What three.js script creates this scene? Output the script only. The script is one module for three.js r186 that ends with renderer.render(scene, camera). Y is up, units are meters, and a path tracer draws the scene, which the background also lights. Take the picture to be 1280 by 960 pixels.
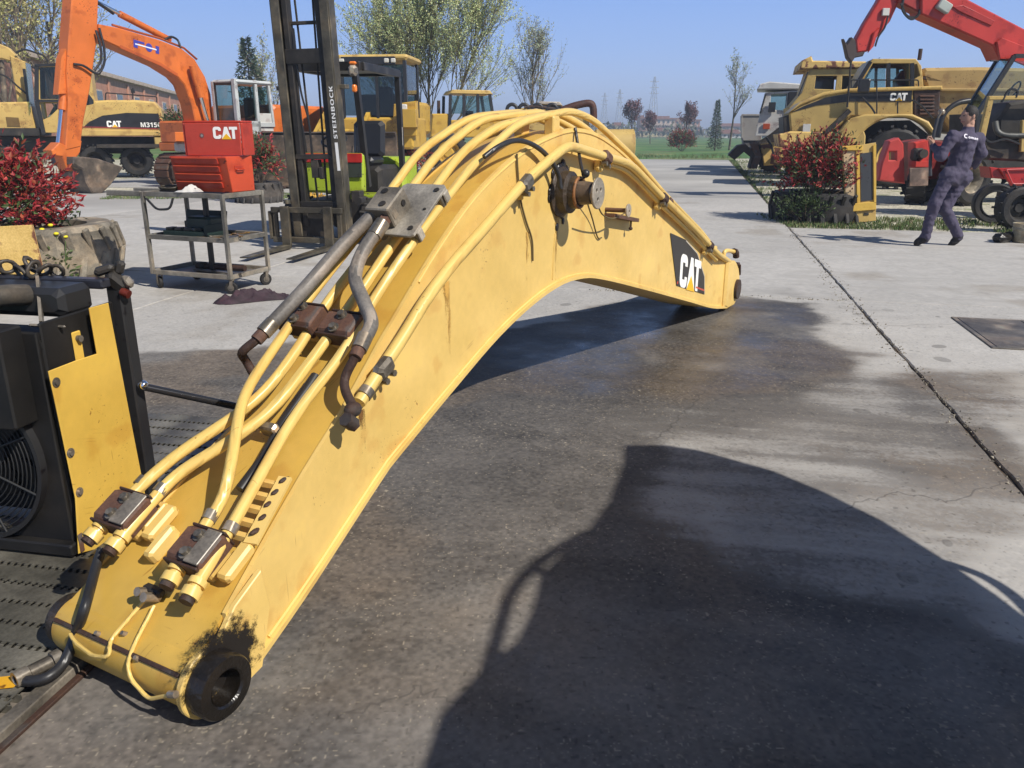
import * as THREE from 'three';
import { mergeGeometries, mergeVertices, toCreasedNormals } from 'three/addons/utils/BufferGeometryUtils.js';
import { MarchingCubes } from 'three/addons/objects/MarchingCubes.js';

// ---------------------------------------------------------------- camera, sky, sun, exposure
const scene = new THREE.Scene();
const EYE = 1.45, PITCH = Math.atan(314 / 1000);
const camera = new THREE.PerspectiveCamera(2 * Math.atan(0.48) * 180 / Math.PI, 4 / 3, 0.05, 6000);
camera.position.set(0, EYE, 0);
camera.rotation.set(-PITCH, 0, 0);

const SUN_AZ = 51 * Math.PI / 180, SUN_EL = 43.5 * Math.PI / 180;      // read from the shadows of the mechanic, the boom and its pin disc
const SUN = new THREE.Vector3(Math.sin(SUN_AZ) * Math.cos(SUN_EL), Math.sin(SUN_EL), Math.cos(SUN_AZ) * Math.cos(SUN_EL));
{
  const W = 512, H = 256, d = new Float32Array(W * H * 4);
  const stops = [[-90, .16, .15, .13], [-2, .26, .25, .23], [0, .57, .70, .93], [2, .48, .63, .93], [5, .335, .52, .92], [10, .205, .39, .86], [18, .135, .25, .52], [40, .075, .125, .245], [90, .044, .072, .145]];
  for (let j = 0; j < H; j++) {
    const el = ((j + .5) / H - .5) * 180;
    let k = 0; while (k < stops.length - 2 && el > stops[k + 1][0]) k++;
    const a = stops[k], b = stops[k + 1], t = Math.min(1, Math.max(0, (el - a[0]) / (b[0] - a[0])));
    for (let i = 0; i < W; i++) {
      const o = (j * W + i) * 4;
      for (let c = 0; c < 3; c++) d[o + c] = a[c + 1] + (b[c + 1] - a[c + 1]) * t;
      d[o + 3] = 1;
    }
  }
  const sky = new THREE.DataTexture(d, W, H, THREE.RGBAFormat, THREE.FloatType);
  sky.mapping = THREE.EquirectangularReflectionMapping;
  sky.colorSpace = THREE.LinearSRGBColorSpace;
  sky.magFilter = sky.minFilter = THREE.LinearFilter;
  sky.needsUpdate = true;
  scene.background = sky; scene.environment = sky;
}
const sun = new THREE.DirectionalLight(new THREE.Color(1, .95, .87), 4.9);
sun.target.position.set(0, 0, -12); sun.position.copy(SUN).multiplyScalar(60).add(sun.target.position);
sun.castShadow = true; sun.shadow.mapSize.set(4096, 4096);
Object.assign(sun.shadow.camera, { left: -45, right: 45, top: 45, bottom: -45, near: 1, far: 160 });
scene.add(sun, sun.target);
scene.fog = new THREE.FogExp2(new THREE.Color(.62, .72, .88), 0.0014);

const renderer = new THREE.WebGLRenderer({ antialias: true });
renderer.toneMapping = THREE.LinearToneMapping;
renderer.toneMappingExposure = 1.12;
renderer.shadowMap.enabled = true;

// ---------------------------------------------------------------- helpers
let seedState = 12345;
const rnd = (a = 1, b) => { seedState = (seedState + 0x6d2b79f5) | 0; let t = Math.imul(seedState ^ (seedState >>> 15), 1 | seedState); t = (t + Math.imul(t ^ (t >>> 7), 61 | t)) ^ t; const r = ((t ^ (t >>> 14)) >>> 0) / 4294967296; return b === undefined ? r * a : a + r * (b - a); };
const hash2 = (x, y) => { let h = Math.imul(x | 0, 374761393) + Math.imul(y | 0, 668265263); h = Math.imul(h ^ (h >>> 13), 1274126177); return ((h ^ (h >>> 16)) >>> 0) / 4294967296; };
function vnoise(x, y, per = 0) {
  const xi = Math.floor(x), yi = Math.floor(y), fx = x - xi, fy = y - yi;
  const u = fx * fx * (3 - 2 * fx), v = fy * fy * (3 - 2 * fy);
  let x0 = xi, x1 = xi + 1, y0 = yi, y1 = yi + 1;
  if (per) { x0 = ((x0 % per) + per) % per; x1 = ((x1 % per) + per) % per; y0 = ((y0 % per) + per) % per; y1 = ((y1 % per) + per) % per; }
  const a = hash2(x0, y0), b = hash2(x1, y0), c = hash2(x0, y1), d = hash2(x1, y1);
  return a + (b - a) * u + (c - a) * v + (a - b - c + d) * u * v;
}
function fbm(x, y, oct = 4, per = 0) { let s = 0, a = .5, n = 0; for (let i = 0; i < oct; i++) { s += a * vnoise(x, y, per); n += a; a *= .5; x = x * 2 + 17; y = y * 2 + 31; per *= 2; } return s / n; }
const sstep = (a, b, x) => { const t = Math.min(1, Math.max(0, (x - a) / (b - a))); return t * t * (3 - 2 * t); };
const lerp = (a, b, t) => a + (b - a) * t;

// photo pixel -> direction / point on the ground (pixel gives the direction, the ground or a vertical plane the distance)
const CP = Math.cos(PITCH), SP = Math.sin(PITCH);
const ray = (px, py) => { const u = (px - 640) / 1000, v = (480 - py) / 1000; return [u, v * CP - SP, -(CP + v * SP)]; };
const gnd = (px, py, h = 0) => { const d = ray(px, py), t = (h - EYE) / d[1]; return new THREE.Vector3(d[0] * t, h, d[2] * t); };
const atz = (px, py, depth) => { const d = ray(px, py), t = depth / -d[2]; return new THREE.Vector3(d[0] * t, EYE + d[1] * t, -depth); };
class Frame {          // a vertical plane through o, local x along (cos ry, -sin ry), local z facing out
  constructor(o, ryDeg) { this.o = o; this.ry = ryDeg * Math.PI / 180; this.X = [Math.cos(this.ry), -Math.sin(this.ry)]; this.Z = [Math.sin(this.ry), Math.cos(this.ry)]; }
  p(px, py, off = 0) {
    const d = ray(px, py), ox = this.o.x + this.Z[0] * off, oz = this.o.z + this.Z[1] * off;
    const t = (ox * this.Z[0] + oz * this.Z[1]) / (d[0] * this.Z[0] + d[2] * this.Z[1]);
    return [(d[0] * t - this.o.x) * this.X[0] + (d[2] * t - this.o.z) * this.X[1], EYE + d[1] * t - this.o.y];
  }
  v(px, py, off = 0) { const [s, h] = this.p(px, py, off); return [s, h, off]; }
  pl(list, off = 0) { return list.map(([x, y]) => this.p(x, y, off)); }
}

// geometry
const fin = (g) => { if (g.index) g = g.toNonIndexed(); for (const k of Object.keys(g.attributes)) if (!['position', 'normal', 'uv', 'color'].includes(k)) g.deleteAttribute(k); return g; };
function boxUV(g) {                         // uv in metres by the face's main direction
  const p = g.attributes.position, n = p.count, uv = new Float32Array(n * 2);
  const a = new THREE.Vector3(), b = new THREE.Vector3(), c = new THREE.Vector3(), e = new THREE.Vector3();
  for (let i = 0; i < n; i += 3) {
    a.fromBufferAttribute(p, i); b.fromBufferAttribute(p, i + 1); c.fromBufferAttribute(p, i + 2);
    e.copy(b).sub(a).cross(c.clone().sub(a));
    const X = Math.abs(e.x), Y = Math.abs(e.y), Z = Math.abs(e.z);
    [a, b, c].forEach((q, k) => { const o = (i + k) * 2; if (Y >= X && Y >= Z) { uv[o] = q.x; uv[o + 1] = q.z; } else if (X >= Z) { uv[o] = q.z; uv[o + 1] = q.y; } else { uv[o] = q.x; uv[o + 1] = q.y; } });
  }
  g.setAttribute('uv', new THREE.BufferAttribute(uv, 2)); return g;
}
const RAD = Math.PI / 180;
function xf(g, pos = [0, 0, 0], rot = [0, 0, 0], sc) { const m = new THREE.Matrix4().compose(new THREE.Vector3(...pos), new THREE.Quaternion().setFromEuler(new THREE.Euler(rot[0] * RAD, rot[1] * RAD, rot[2] * RAD)), sc ? new THREE.Vector3(...sc) : new THREE.Vector3(1, 1, 1)); return fin(g).applyMatrix4(m); }
function rbox(w, h, d, r) {                 // a box with chamfered edges
  r = Math.min(r, w * .45, h * .45, d * .45);
  const x = w / 2 - r, y = h / 2 - r;
  const pts = [[-x, -y - r], [x, -y - r], [x + r, -y], [x + r, y], [x, y + r], [-x, y + r], [-x - r, y], [-x - r, -y]];
  return loft([inset(pts, r).map(([a, b]) => [a, b, -d / 2]), pts.map(([a, b]) => [a, b, -d / 2 + r]), pts.map(([a, b]) => [a, b, d / 2 - r]), inset(pts, r).map(([a, b]) => [a, b, d / 2])], .1);
}
const inset = (pts, r) => { let cx = 0, cy = 0, X = 0, Y = 0; for (const [a, b] of pts) { X = Math.max(X, Math.abs(a)); Y = Math.max(Y, Math.abs(b)); } return pts.map(([a, b]) => [a * (X - r) / X, b * (Y - r) / Y]); };
const box = (w, h, d, x = 0, y = 0, z = 0, rot = [0, 0, 0], r = .006) => xf(r > 0 ? rbox(w, h, d, r) : new THREE.BoxGeometry(w, h, d), [x, y, z], rot);
const cyl = (r0, r1, len, pos, rot = [0, 0, 0], seg = 20) => xf(new THREE.CylinderGeometry(r0, r1, len, seg), pos, rot);     // along local y
const ball = (r, pos, sc, ws = 12, hs = 9) => xf(new THREE.SphereGeometry(r, ws, hs), pos, [0, 0, 0], sc);
function loft(rings, crease = .55, caps = true, closed = true) {
  const v = [], idx = [], m = rings[0].length;
  for (const r of rings) for (const p of r) v.push(p[0], p[1], p[2]);
  const q = closed ? m : m - 1;
  for (let i = 0; i < rings.length - 1; i++) for (let k = 0; k < q; k++) { const a = i * m + k, b = i * m + (k + 1) % m, c = a + m, d = b + m; idx.push(a, b, c, b, d, c); }
  if (caps) for (let k = 1; k < m - 1; k++) { idx.push(0, k + 1, k); const o = (rings.length - 1) * m; idx.push(o, o + k, o + k + 1); }
  let g = new THREE.BufferGeometry(); g.setAttribute('position', new THREE.Float32BufferAttribute(v, 3)); g.setIndex(idx);
  g = g.toNonIndexed(); fixWinding(g); g = toCreasedNormals(g, crease); g.setAttribute('uv', new THREE.Float32BufferAttribute(new Float32Array(g.attributes.position.count * 2), 2)); return fin(g);
}
function fixWinding(g) {                    // outward winding by signed volume
  const p = g.attributes.position.array; let vol = 0;
  for (let i = 0; i < p.length; i += 9) vol += p[i] * (p[i + 4] * p[i + 8] - p[i + 5] * p[i + 7]) - p[i + 1] * (p[i + 3] * p[i + 8] - p[i + 5] * p[i + 6]) + p[i + 2] * (p[i + 3] * p[i + 7] - p[i + 4] * p[i + 6]);
  if (vol < 0) for (let i = 0; i < p.length; i += 9) for (let k = 0; k < 3; k++) { const t = p[i + 3 + k]; p[i + 3 + k] = p[i + 6 + k]; p[i + 6 + k] = t; }
}
function extr(pts, z0, z1, bev = .008, holes = [], crease = .6) {     // polygon in x,y pulled from z0 to z1
  const s = new THREE.Shape(pts.map(([x, y]) => new THREE.Vector2(x, y)));
  for (const h of holes) s.holes.push(new THREE.Path(h.map(([x, y]) => new THREE.Vector2(x, y))));
  const b = Math.min(bev, Math.abs(z1 - z0) * .4);
  const g = new THREE.ExtrudeGeometry(s, { depth: Math.abs(z1 - z0) - 2 * b, bevelEnabled: b > 0, bevelThickness: b, bevelSize: b, bevelOffset: -b, bevelSegments: 1, curveSegments: 8 });
  g.translate(0, 0, Math.min(z0, z1) + b);
  return fin(toCreasedNormals(fin(g), crease));
}
const arc = (cx, cy, r, a0, a1, n = 12) => Array.from({ length: n + 1 }, (_, i) => { const a = (a0 + (a1 - a0) * i / n) * RAD; return [cx + r * Math.cos(a), cy + r * Math.sin(a)]; });
function fillet(P, bend = .08, n = 5) {     // polyline with rounded corners
  const pts = P.map((p) => new THREE.Vector3(...p)), out = [pts[0].clone()];
  for (let i = 1; i < pts.length - 1; i++) {
    const a = pts[i - 1], b = pts[i], c = pts[i + 1], l1 = Math.min(bend, a.distanceTo(b) * .48), l2 = Math.min(bend, c.distanceTo(b) * .48);
    const s = b.clone().add(a.clone().sub(b).setLength(l1)), e = b.clone().add(c.clone().sub(b).setLength(l2));
    for (let k = 0; k <= n; k++) { const t = k / n; out.push(s.clone().multiplyScalar((1 - t) * (1 - t)).addScaledVector(b, 2 * t * (1 - t)).addScaledVector(e, t * t)); }
  }
  out.push(pts[pts.length - 1].clone()); return out;
}
const smooth = (P, n = 24) => new THREE.CatmullRomCurve3(P.map((p) => new THREE.Vector3(...p)), false, 'centripetal').getPoints(n);
function sweep(path, r, rad = 10, caps = true) {       // round tube along points; r a number or function of 0..1
  const n = path.length, rings = [], T = new THREE.Vector3(); let N = null;
  for (let i = 0; i < n; i++) {
    T.copy(path[Math.min(n - 1, i + 1)]).sub(path[Math.max(0, i - 1)]).normalize();
    if (!N) { N = new THREE.Vector3(0, 1, 0); if (Math.abs(T.y) > .9) N.set(1, 0, 0); }
    N.addScaledVector(T, -N.dot(T)).normalize();
    const B = T.clone().cross(N), ring = [], R = typeof r === 'function' ? r(i / (n - 1)) : r;
    for (let k = 0; k < rad; k++) { const a = k / rad * Math.PI * 2, c = Math.cos(a) * R, s = Math.sin(a) * R; ring.push([path[i].x + N.x * c + B.x * s, path[i].y + N.y * c + B.y * s, path[i].z + N.z * c + B.z * s]); }
    rings.push(ring);
  }
  return loft(rings, 1.0, caps);
}
const pipe = (P, r, bend = .08, rad = 10) => sweep(fillet(P, bend), r, rad);
const rod = (a, b, r, rad = 8) => sweep([new THREE.Vector3(...a), new THREE.Vector3(...b)], r, rad);
function bar(a, b, w, h, up = [0, 1, 0]) {     // rectangular bar between two points
  const A = new THREE.Vector3(...a), B = new THREE.Vector3(...b), T = B.clone().sub(A).normalize(), U = new THREE.Vector3(...up); if (Math.abs(U.dot(T)) > .98) U.set(0, 0, 1);
  const S = T.clone().cross(U).normalize(); U.copy(S).cross(T).normalize();
  const ring = (C) => [[-1, -1], [1, -1], [1, 1], [-1, 1]].map(([i, j]) => [C.x + S.x * i * w / 2 + U.x * j * h / 2, C.y + S.y * i * w / 2 + U.y * j * h / 2, C.z + S.z * i * w / 2 + U.z * j * h / 2]);
  return loft([ring(A), ring(B)], .2);
}
const lathe = (prof, seg = 24, pos = [0, 0, 0], rot = [0, 0, 0]) => xf(fin(toCreasedNormals(fin(new THREE.LatheGeometry(prof.map(([x, y]) => new THREE.Vector2(x, y)), seg)), .6)), pos, rot);

// objects
const used = new Map();
const numbered = (n) => { const k = (used.get(n) || 0); used.set(n, k + 1); return k ? n + '_' + String(k).padStart(3, '0') : n; };
function thing(name, label, category, pos = [0, 0, 0], ryDeg = 0, group) {
  const o = new THREE.Group(); o.name = numbered(name); o.position.set(...pos); o.rotation.y = ryDeg * RAD; o.userData = { label, category }; if (group) o.userData.group = group; scene.add(o); return o;
}
const ofFrame = (name, label, category, f, group) => thing(name, label, category, [f.o.x, f.o.y, f.o.z], f.ry / RAD, group);
function part(name, geos, mat, parent, opt = {}) {
  let g = Array.isArray(geos) ? (geos.length > 1 ? mergeGeometries(geos.map(fin), false) : fin(geos[0])) : fin(geos);
  if (!opt.keepUV) g = boxUV(g);
  const m = new THREE.Mesh(g, mat); m.name = name; m.castShadow = m.receiveShadow = true;
  if (opt.label) m.userData.label = opt.label; if (opt.kind) m.userData.kind = opt.kind;
  parent.add(m); return m;
}
const parts = (name, geos, mat, parent, opt) => geos.map((g) => part(name, g, mat, parent, opt));
function single(name, label, category, geos, mat, opt = {}) { const m = part(numbered(name), geos, mat, scene, opt); m.userData.label = label; m.userData.category = category; if (opt.group) m.userData.group = opt.group; return m; }
function struct(name, geos, mat, opt = {}) { const m = part(name, geos, mat, scene, opt); m.userData.kind = 'structure'; return m; }

// ---------------------------------------------------------------- materials
function tex(n, fn, { srgb = true, size = 1, wrap = true, h = n } = {}) {
  const d = new Uint8Array(n * h * 4);
  for (let j = 0; j < h; j++) for (let i = 0; i < n; i++) { const c = fn(i / n, j / h), o = (j * n + i) * 4; d[o] = c[0] * 255; d[o + 1] = c[1] * 255; d[o + 2] = c[2] * 255; d[o + 3] = c.length > 3 ? c[3] * 255 : 255; }
  const t = new THREE.DataTexture(d, n, h, THREE.RGBAFormat); t.magFilter = THREE.LinearFilter; t.minFilter = THREE.LinearMipmapLinearFilter; t.generateMipmaps = true;
  if (wrap) t.wrapS = t.wrapT = THREE.RepeatWrapping; t.repeat.set(1 / size, 1 / size); if (srgb) t.colorSpace = THREE.SRGBColorSpace; t.needsUpdate = true; return t;
}
const cl = (x) => Math.min(1, Math.max(0, x));
// painted steel seen close: faint mottling, small chips, rust spots and faint drips of grime
const boomMap = tex(1024, (u, v) => {
  const m = fbm(u * 6, v * 6, 5, 6), f = fbm(u * 60, v * 60, 2, 60), dirt = sstep(.60, .78, fbm(u * 11 + 5, v * 11 + 9, 5, 11)), drip = sstep(.66, .85, fbm(u * 34, v * 3, 3, 34 * 0 + 2) * .6 + fbm(u * 5, v * 5, 3, 5) * .4);
  const chip = sstep(.90, .95, vnoise(u * 230, v * 230, 230)) * sstep(.62, .72, fbm(u * 7 + 3, v * 7, 4, 7));
  const scr = Math.max(sstep(.90, .97, vnoise((u + v * .35) * 14, (v - u * .35) * 260)) * sstep(.55, .7, fbm(u * 5 + 1, v * 5 + 6, 3, 5)), sstep(.92, .98, vnoise(u * 240, v * 9)) * sstep(.56, .7, fbm(u * 6 + 8, v * 6, 3, 6)));
  let k = .90 + .12 * m + .035 * (f - .5);
  let c = [k, k * (.985 + .015 * m), k * (.95 + .1 * m)];
  c = [lerp(c[0], .78, dirt * .22), lerp(c[1], .68, dirt * .26), lerp(c[2], .52, dirt * .22)];
  c = [lerp(c[0], .80, drip * .3), lerp(c[1], .66, drip * .34), lerp(c[2], .42, drip * .3)];
  c = [lerp(c[0], .42, chip * .6), lerp(c[1], .30, chip * .6), lerp(c[2], .26, chip * .6)];
  c = [lerp(c[0], .60, scr * .5), lerp(c[1], .50, scr * .5), lerp(c[2], .42, scr * .45)];
  return c.map(cl);
}, { size: 1.3 });
const paintMap = tex(512, (u, v) => {
  const m = fbm(u * 5, v * 5, 5, 5), d = sstep(.55, .8, fbm(u * 9 + 3, v * 9, 4, 9)), s = sstep(.83, .87, vnoise(u * 100, v * 100, 100)) * sstep(.5, .6, fbm(u * 7, v * 7, 3, 7));
  const k = .84 + .16 * m - .03 * hash2(u * 512, v * 512); return [cl(lerp(k, .62, d * .45) - s * .4), cl(lerp(k * .99, .54, d * .45) - s * .45), cl(lerp(k * .97, .48, d * .4) - s * .4)];
}, { size: 2 });
const grimeMap = tex(512, (u, v) => { const m = fbm(u * 7, v * 7, 5, 7), f = vnoise(u * 140, v * 140, 140), d = sstep(.5, .72, fbm(u * 4 + 7, v * 4, 5, 4)); const k = .5 + .5 * m - .12 * f; return [cl(k + .18 * d), cl(k * .95 + .14 * d), cl(k * .88 + .1 * d)]; }, { size: .8 });
const rustMap = tex(512, (u, v) => { const m = fbm(u * 9, v * 9, 5, 9), f = vnoise(u * 120, v * 120, 120), g = sstep(.5, .7, fbm(u * 5 + 2, v * 5, 4, 5)); return [cl(lerp(.48, .64, m) - .1 * f), cl(lerp(.36, .47, m) - .08 * f + .1 * g), cl(lerp(.30, .36, m) - .05 * f + .15 * g)]; }, { size: .5 });
const roughMap = tex(256, (u, v) => { const m = .72 + .28 * fbm(u * 8, v * 8, 5, 8); return [1, m, 1]; }, { size: .7, srgb: false });
const bumpFine = tex(512, (u, v) => { const k = fbm(u * 40, v * 40, 4, 40); return [k, k, k]; }, { size: .5, srgb: false });
const rustSpotMap = tex(512, (u, v) => { // old yellow paint breaking up into rust
  const m = fbm(u * 6, v * 6, 5, 6), r = sstep(.42, .56, fbm(u * 8 + 4, v * 8 + 2, 6, 8)), f = vnoise(u * 128, v * 128, 128) * .1;
  return [cl(lerp(.86 + .1 * m, .50, r) - f), cl(lerp(.72 + .1 * m, .33, r) - f), cl(lerp(.42 + .1 * m, .25, r) - f)]; }, { size: 1.1 });
const M = (r, g, b, o = {}) => new THREE.MeshStandardMaterial({ color: new THREE.Color(r, g, b), roughness: o.rough ?? .6, metalness: o.metal ?? 0, map: o.map === undefined ? paintMap : o.map, roughnessMap: o.rm === undefined ? roughMap : o.rm, bumpMap: o.bump ? bumpFine : null, bumpScale: o.bump || 1, vertexColors: !!o.vc, side: THREE.DoubleSide });
const Y = {
  boom: new THREE.MeshPhysicalMaterial({ color: new THREE.Color(.80, .555, .165), roughness: .52, map: boomMap, roughnessMap: roughMap, side: THREE.DoubleSide }),
  boomShaded: M(.64, .405, .075, { rough: .45, map: boomMap }),          // shade painted in: darker copy of the boom yellow for top plate, foot tube
  pipe: M(.80, .56, .16, { rough: .42, map: boomMap }),
  panel: M(.74, .475, .08, { rough: .5, map: boomMap }),
  paint: M(.70, .44, .07, { rough: .5 }),
  pale: M(.72, .50, .16, { rough: .55 }),
  dusty: M(.64, .45, .145, { rough: .7 }),
  rusty: M(.95, .95, .95, { rough: .8, map: rustSpotMap }),
};
const blackPaint = M(.03, .03, .032, { rough: .45 }), blackMatt = M(.022, .021, .021, { rough: .7, map: grimeMap }), blackDirty = M(.055, .052, .05, { rough: .75, map: grimeMap }), rubber = M(.035, .035, .037, { rough: .8, map: grimeMap, bump: .002 });
const mastSteel = M(.15, .145, .12, { rough: .6, map: grimeMap });
const hoseGrey = M(.34, .34, .35, { rough: .7, map: grimeMap }), hoseBlack = M(.03, .03, .033, { rough: .5 });
const zinc = M(.62, .60, .56, { rough: .38, metal: .55, map: grimeMap }), steel = M(.48, .46, .43, { rough: .45, metal: .45, map: grimeMap }), greySteel = M(.40, .39, .37, { rough: .55, metal: .15, map: grimeMap }), chrome = M(.85, .85, .86, { rough: .12, metal: 1, map: null });
const rust = M(.50, .46, .44, { rough: .85, map: rustMap, bump: .001 }), darkRust = M(.22, .20, .19, { rough: .85, map: rustMap, bump: .002 }), greaseBrown = M(.085, .068, .055, { rough: .6, map: grimeMap, bump: .004 }), greaseBlack = M(.025, .022, .02, { rough: .35, map: grimeMap, bump: .003 });
const cartGrey = M(.36, .37, .36, { rough: .6, map: grimeMap }), redPaint = M(.58, .05, .022, { rough: .45 }), orangeRed = M(.64, .065, .022, { rough: .5 }), orange = M(.80, .20, .035, { rough: .5 }), teleRed = M(.62, .055, .04, { rough: .4 });
const whitePaint = M(.74, .74, .72, { rough: .5 }), lime = M(.42, .55, .03, { rough: .5 }), glassDark = new THREE.MeshPhysicalMaterial({ color: new THREE.Color(.05, .07, .075), roughness: .06, metalness: 0, specularIntensity: 1, side: THREE.DoubleSide });
const glassTint = new THREE.MeshPhysicalMaterial({ color: new THREE.Color(.55, .68, .66), roughness: .02, transmission: 1, thickness: 0, ior: 1.45, side: THREE.DoubleSide });
const glassGrey = new THREE.MeshPhysicalMaterial({ color: new THREE.Color(.34, .42, .44), roughness: .02, transmission: 1, thickness: 0, ior: 1.45, side: THREE.DoubleSide });
const glassClear = new THREE.MeshPhysicalMaterial({ color: new THREE.Color(.80, .88, .90), roughness: .02, transmission: 1, thickness: 0, ior: 1.45, side: THREE.DoubleSide });
const amber = M(.85, .22, .03, { rough: .25, map: null }), bluePlastic = M(.05, .08, .42, { rough: .5 });

// flat print: lettering and emblems on thin plates
function decal(name, w, h, draw, parent, pos, rot = [0, 0, 0], res = 256, rough = .5, soft = false) {
  const c = document.createElement('canvas'); c.width = res; c.height = Math.max(8, Math.round(res * h / w)); const x = c.getContext('2d'); draw(x, c.width, c.height);
  const t = new THREE.CanvasTexture(c); t.colorSpace = THREE.SRGBColorSpace;
  const m = new THREE.Mesh(new THREE.PlaneGeometry(w, h), new THREE.MeshStandardMaterial({ map: t, roughness: rough, transparent: true, alphaTest: soft ? 0 : .5, side: THREE.DoubleSide }));
  m.name = name; m.position.set(...pos); m.rotation.set(rot[0] * RAD, rot[1] * RAD, rot[2] * RAD); m.castShadow = m.receiveShadow = true; parent.add(m); return m;
}
function catWord(x, X, Yy, s, ink = '#f4f2ea', tri = '#f2b81c') {     // three block letters with a triangle under the middle one; X,Yy left/baseline, s cap height
  x.fillStyle = ink; x.strokeStyle = ink; x.lineWidth = s * .25; x.lineJoin = 'round';
  x.beginPath(); x.moveTo(X + s * .62, Yy - s * .66); x.lineTo(X + s * .62, Yy - s * .80); x.quadraticCurveTo(X + s * .6, Yy - s * .88, X + s * .48, Yy - s * .88); x.lineTo(X + s * .28, Yy - s * .88); x.quadraticCurveTo(X + s * .13, Yy - s * .88, X + s * .13, Yy - s * .74); x.lineTo(X + s * .13, Yy - s * .26); x.quadraticCurveTo(X + s * .13, Yy - s * .12, X + s * .28, Yy - s * .12); x.lineTo(X + s * .48, Yy - s * .12); x.quadraticCurveTo(X + s * .62, Yy - s * .12, X + s * .62, Yy - s * .26); x.lineTo(X + s * .62, Yy - s * .34); x.stroke();
  x.beginPath(); x.moveTo(X + s * .76, Yy); x.lineTo(X + s * 1.06, Yy - s); x.lineTo(X + s * 1.32, Yy - s); x.lineTo(X + s * 1.62, Yy); x.closePath(); x.fill();
  x.fillRect(X + s * 1.48, Yy - s, s * .74, s * .24); x.fillRect(X + s * 1.72, Yy - s, s * .26, s);
  x.fillStyle = tri; x.beginPath(); x.moveTo(X + s * .74, Yy + s * .04); x.lineTo(X + s * 1.19, Yy - s * .44); x.lineTo(X + s * 1.66, Yy + s * .04); x.closePath(); x.fill();
}

// ---------------------------------------------------------------- ground
// stains laid on the concrete, outlined on the ground
const DOM = { x0: -14, z0: -22, w: 24, d: 24 }, MN = 768;
function stainMask(polys, blur) {
  const c = document.createElement('canvas'); c.width = c.height = MN; const x = c.getContext('2d'); x.fillStyle = '#000'; x.fillRect(0, 0, MN, MN);
  for (const [val, list] of polys) { x.fillStyle = `rgb(${val},${val},${val})`; x.beginPath(); list.forEach(([px, py], i) => { const p = gnd(px, py); const X = (p.x - DOM.x0) / DOM.w * MN, Z = (p.z - DOM.z0) / DOM.d * MN; i ? x.lineTo(X, Z) : x.moveTo(X, Z); }); x.closePath(); x.fill(); }
  const im = x.getImageData(0, 0, MN, MN).data; let a = new Float32Array(MN * MN); for (let i = 0; i < a.length; i++) a[i] = im[i * 4] / 255;
  for (let pass = 0; pass < 2; pass++) { const b = new Float32Array(a.length); for (let j = 0; j < MN; j++) for (let i = 0; i < MN; i++) { let s = 0, n = 0; for (let k = -blur; k <= blur; k++) { const q = pass ? j + k : i + k; if (q >= 0 && q < MN) { s += pass ? a[q * MN + i] : a[j * MN + q]; n++; } } b[j * MN + i] = s / n; } a = b; }
  return (X, Z) => { const u = (X - DOM.x0) / DOM.w * MN - .5, v = (Z - DOM.z0) / DOM.d * MN - .5, i = Math.min(MN - 2, Math.max(0, Math.floor(u))), j = Math.min(MN - 2, Math.max(0, Math.floor(v))), f = cl(u - i), g = cl(v - j); const o = j * MN + i; return lerp(lerp(a[o], a[o + 1], f), lerp(a[o + MN], a[o + MN + 1], f), g); };
}
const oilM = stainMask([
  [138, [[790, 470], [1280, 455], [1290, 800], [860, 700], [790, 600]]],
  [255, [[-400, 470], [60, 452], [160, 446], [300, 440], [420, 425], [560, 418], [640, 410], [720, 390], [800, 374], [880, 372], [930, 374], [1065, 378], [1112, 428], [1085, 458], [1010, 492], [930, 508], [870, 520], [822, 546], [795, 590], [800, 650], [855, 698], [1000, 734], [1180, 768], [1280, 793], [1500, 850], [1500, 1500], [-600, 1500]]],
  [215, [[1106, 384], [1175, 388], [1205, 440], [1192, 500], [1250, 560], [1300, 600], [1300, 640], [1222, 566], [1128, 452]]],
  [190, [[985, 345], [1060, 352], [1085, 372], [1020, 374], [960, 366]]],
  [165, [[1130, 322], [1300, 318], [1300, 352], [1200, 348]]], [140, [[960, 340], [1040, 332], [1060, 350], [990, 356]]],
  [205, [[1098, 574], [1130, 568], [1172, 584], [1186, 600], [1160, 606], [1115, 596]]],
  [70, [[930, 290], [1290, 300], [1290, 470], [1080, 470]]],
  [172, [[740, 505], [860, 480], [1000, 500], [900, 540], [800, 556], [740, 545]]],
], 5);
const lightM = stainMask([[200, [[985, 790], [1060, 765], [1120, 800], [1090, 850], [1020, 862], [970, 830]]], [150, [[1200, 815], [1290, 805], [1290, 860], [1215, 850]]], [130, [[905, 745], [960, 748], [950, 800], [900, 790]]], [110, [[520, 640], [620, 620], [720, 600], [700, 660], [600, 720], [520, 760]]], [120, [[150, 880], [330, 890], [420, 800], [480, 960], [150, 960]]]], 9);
const wetM = stainMask([[255, [[575, 470], [640, 425], [700, 398], [800, 382], [900, 376], [1060, 380], [1100, 430], [1060, 462], [960, 492], [860, 500], [760, 500], [640, 505], [570, 510]]], [110, [[700, 960], [760, 760], [880, 700], [1280, 800], [1280, 960]]]], 9);
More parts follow.
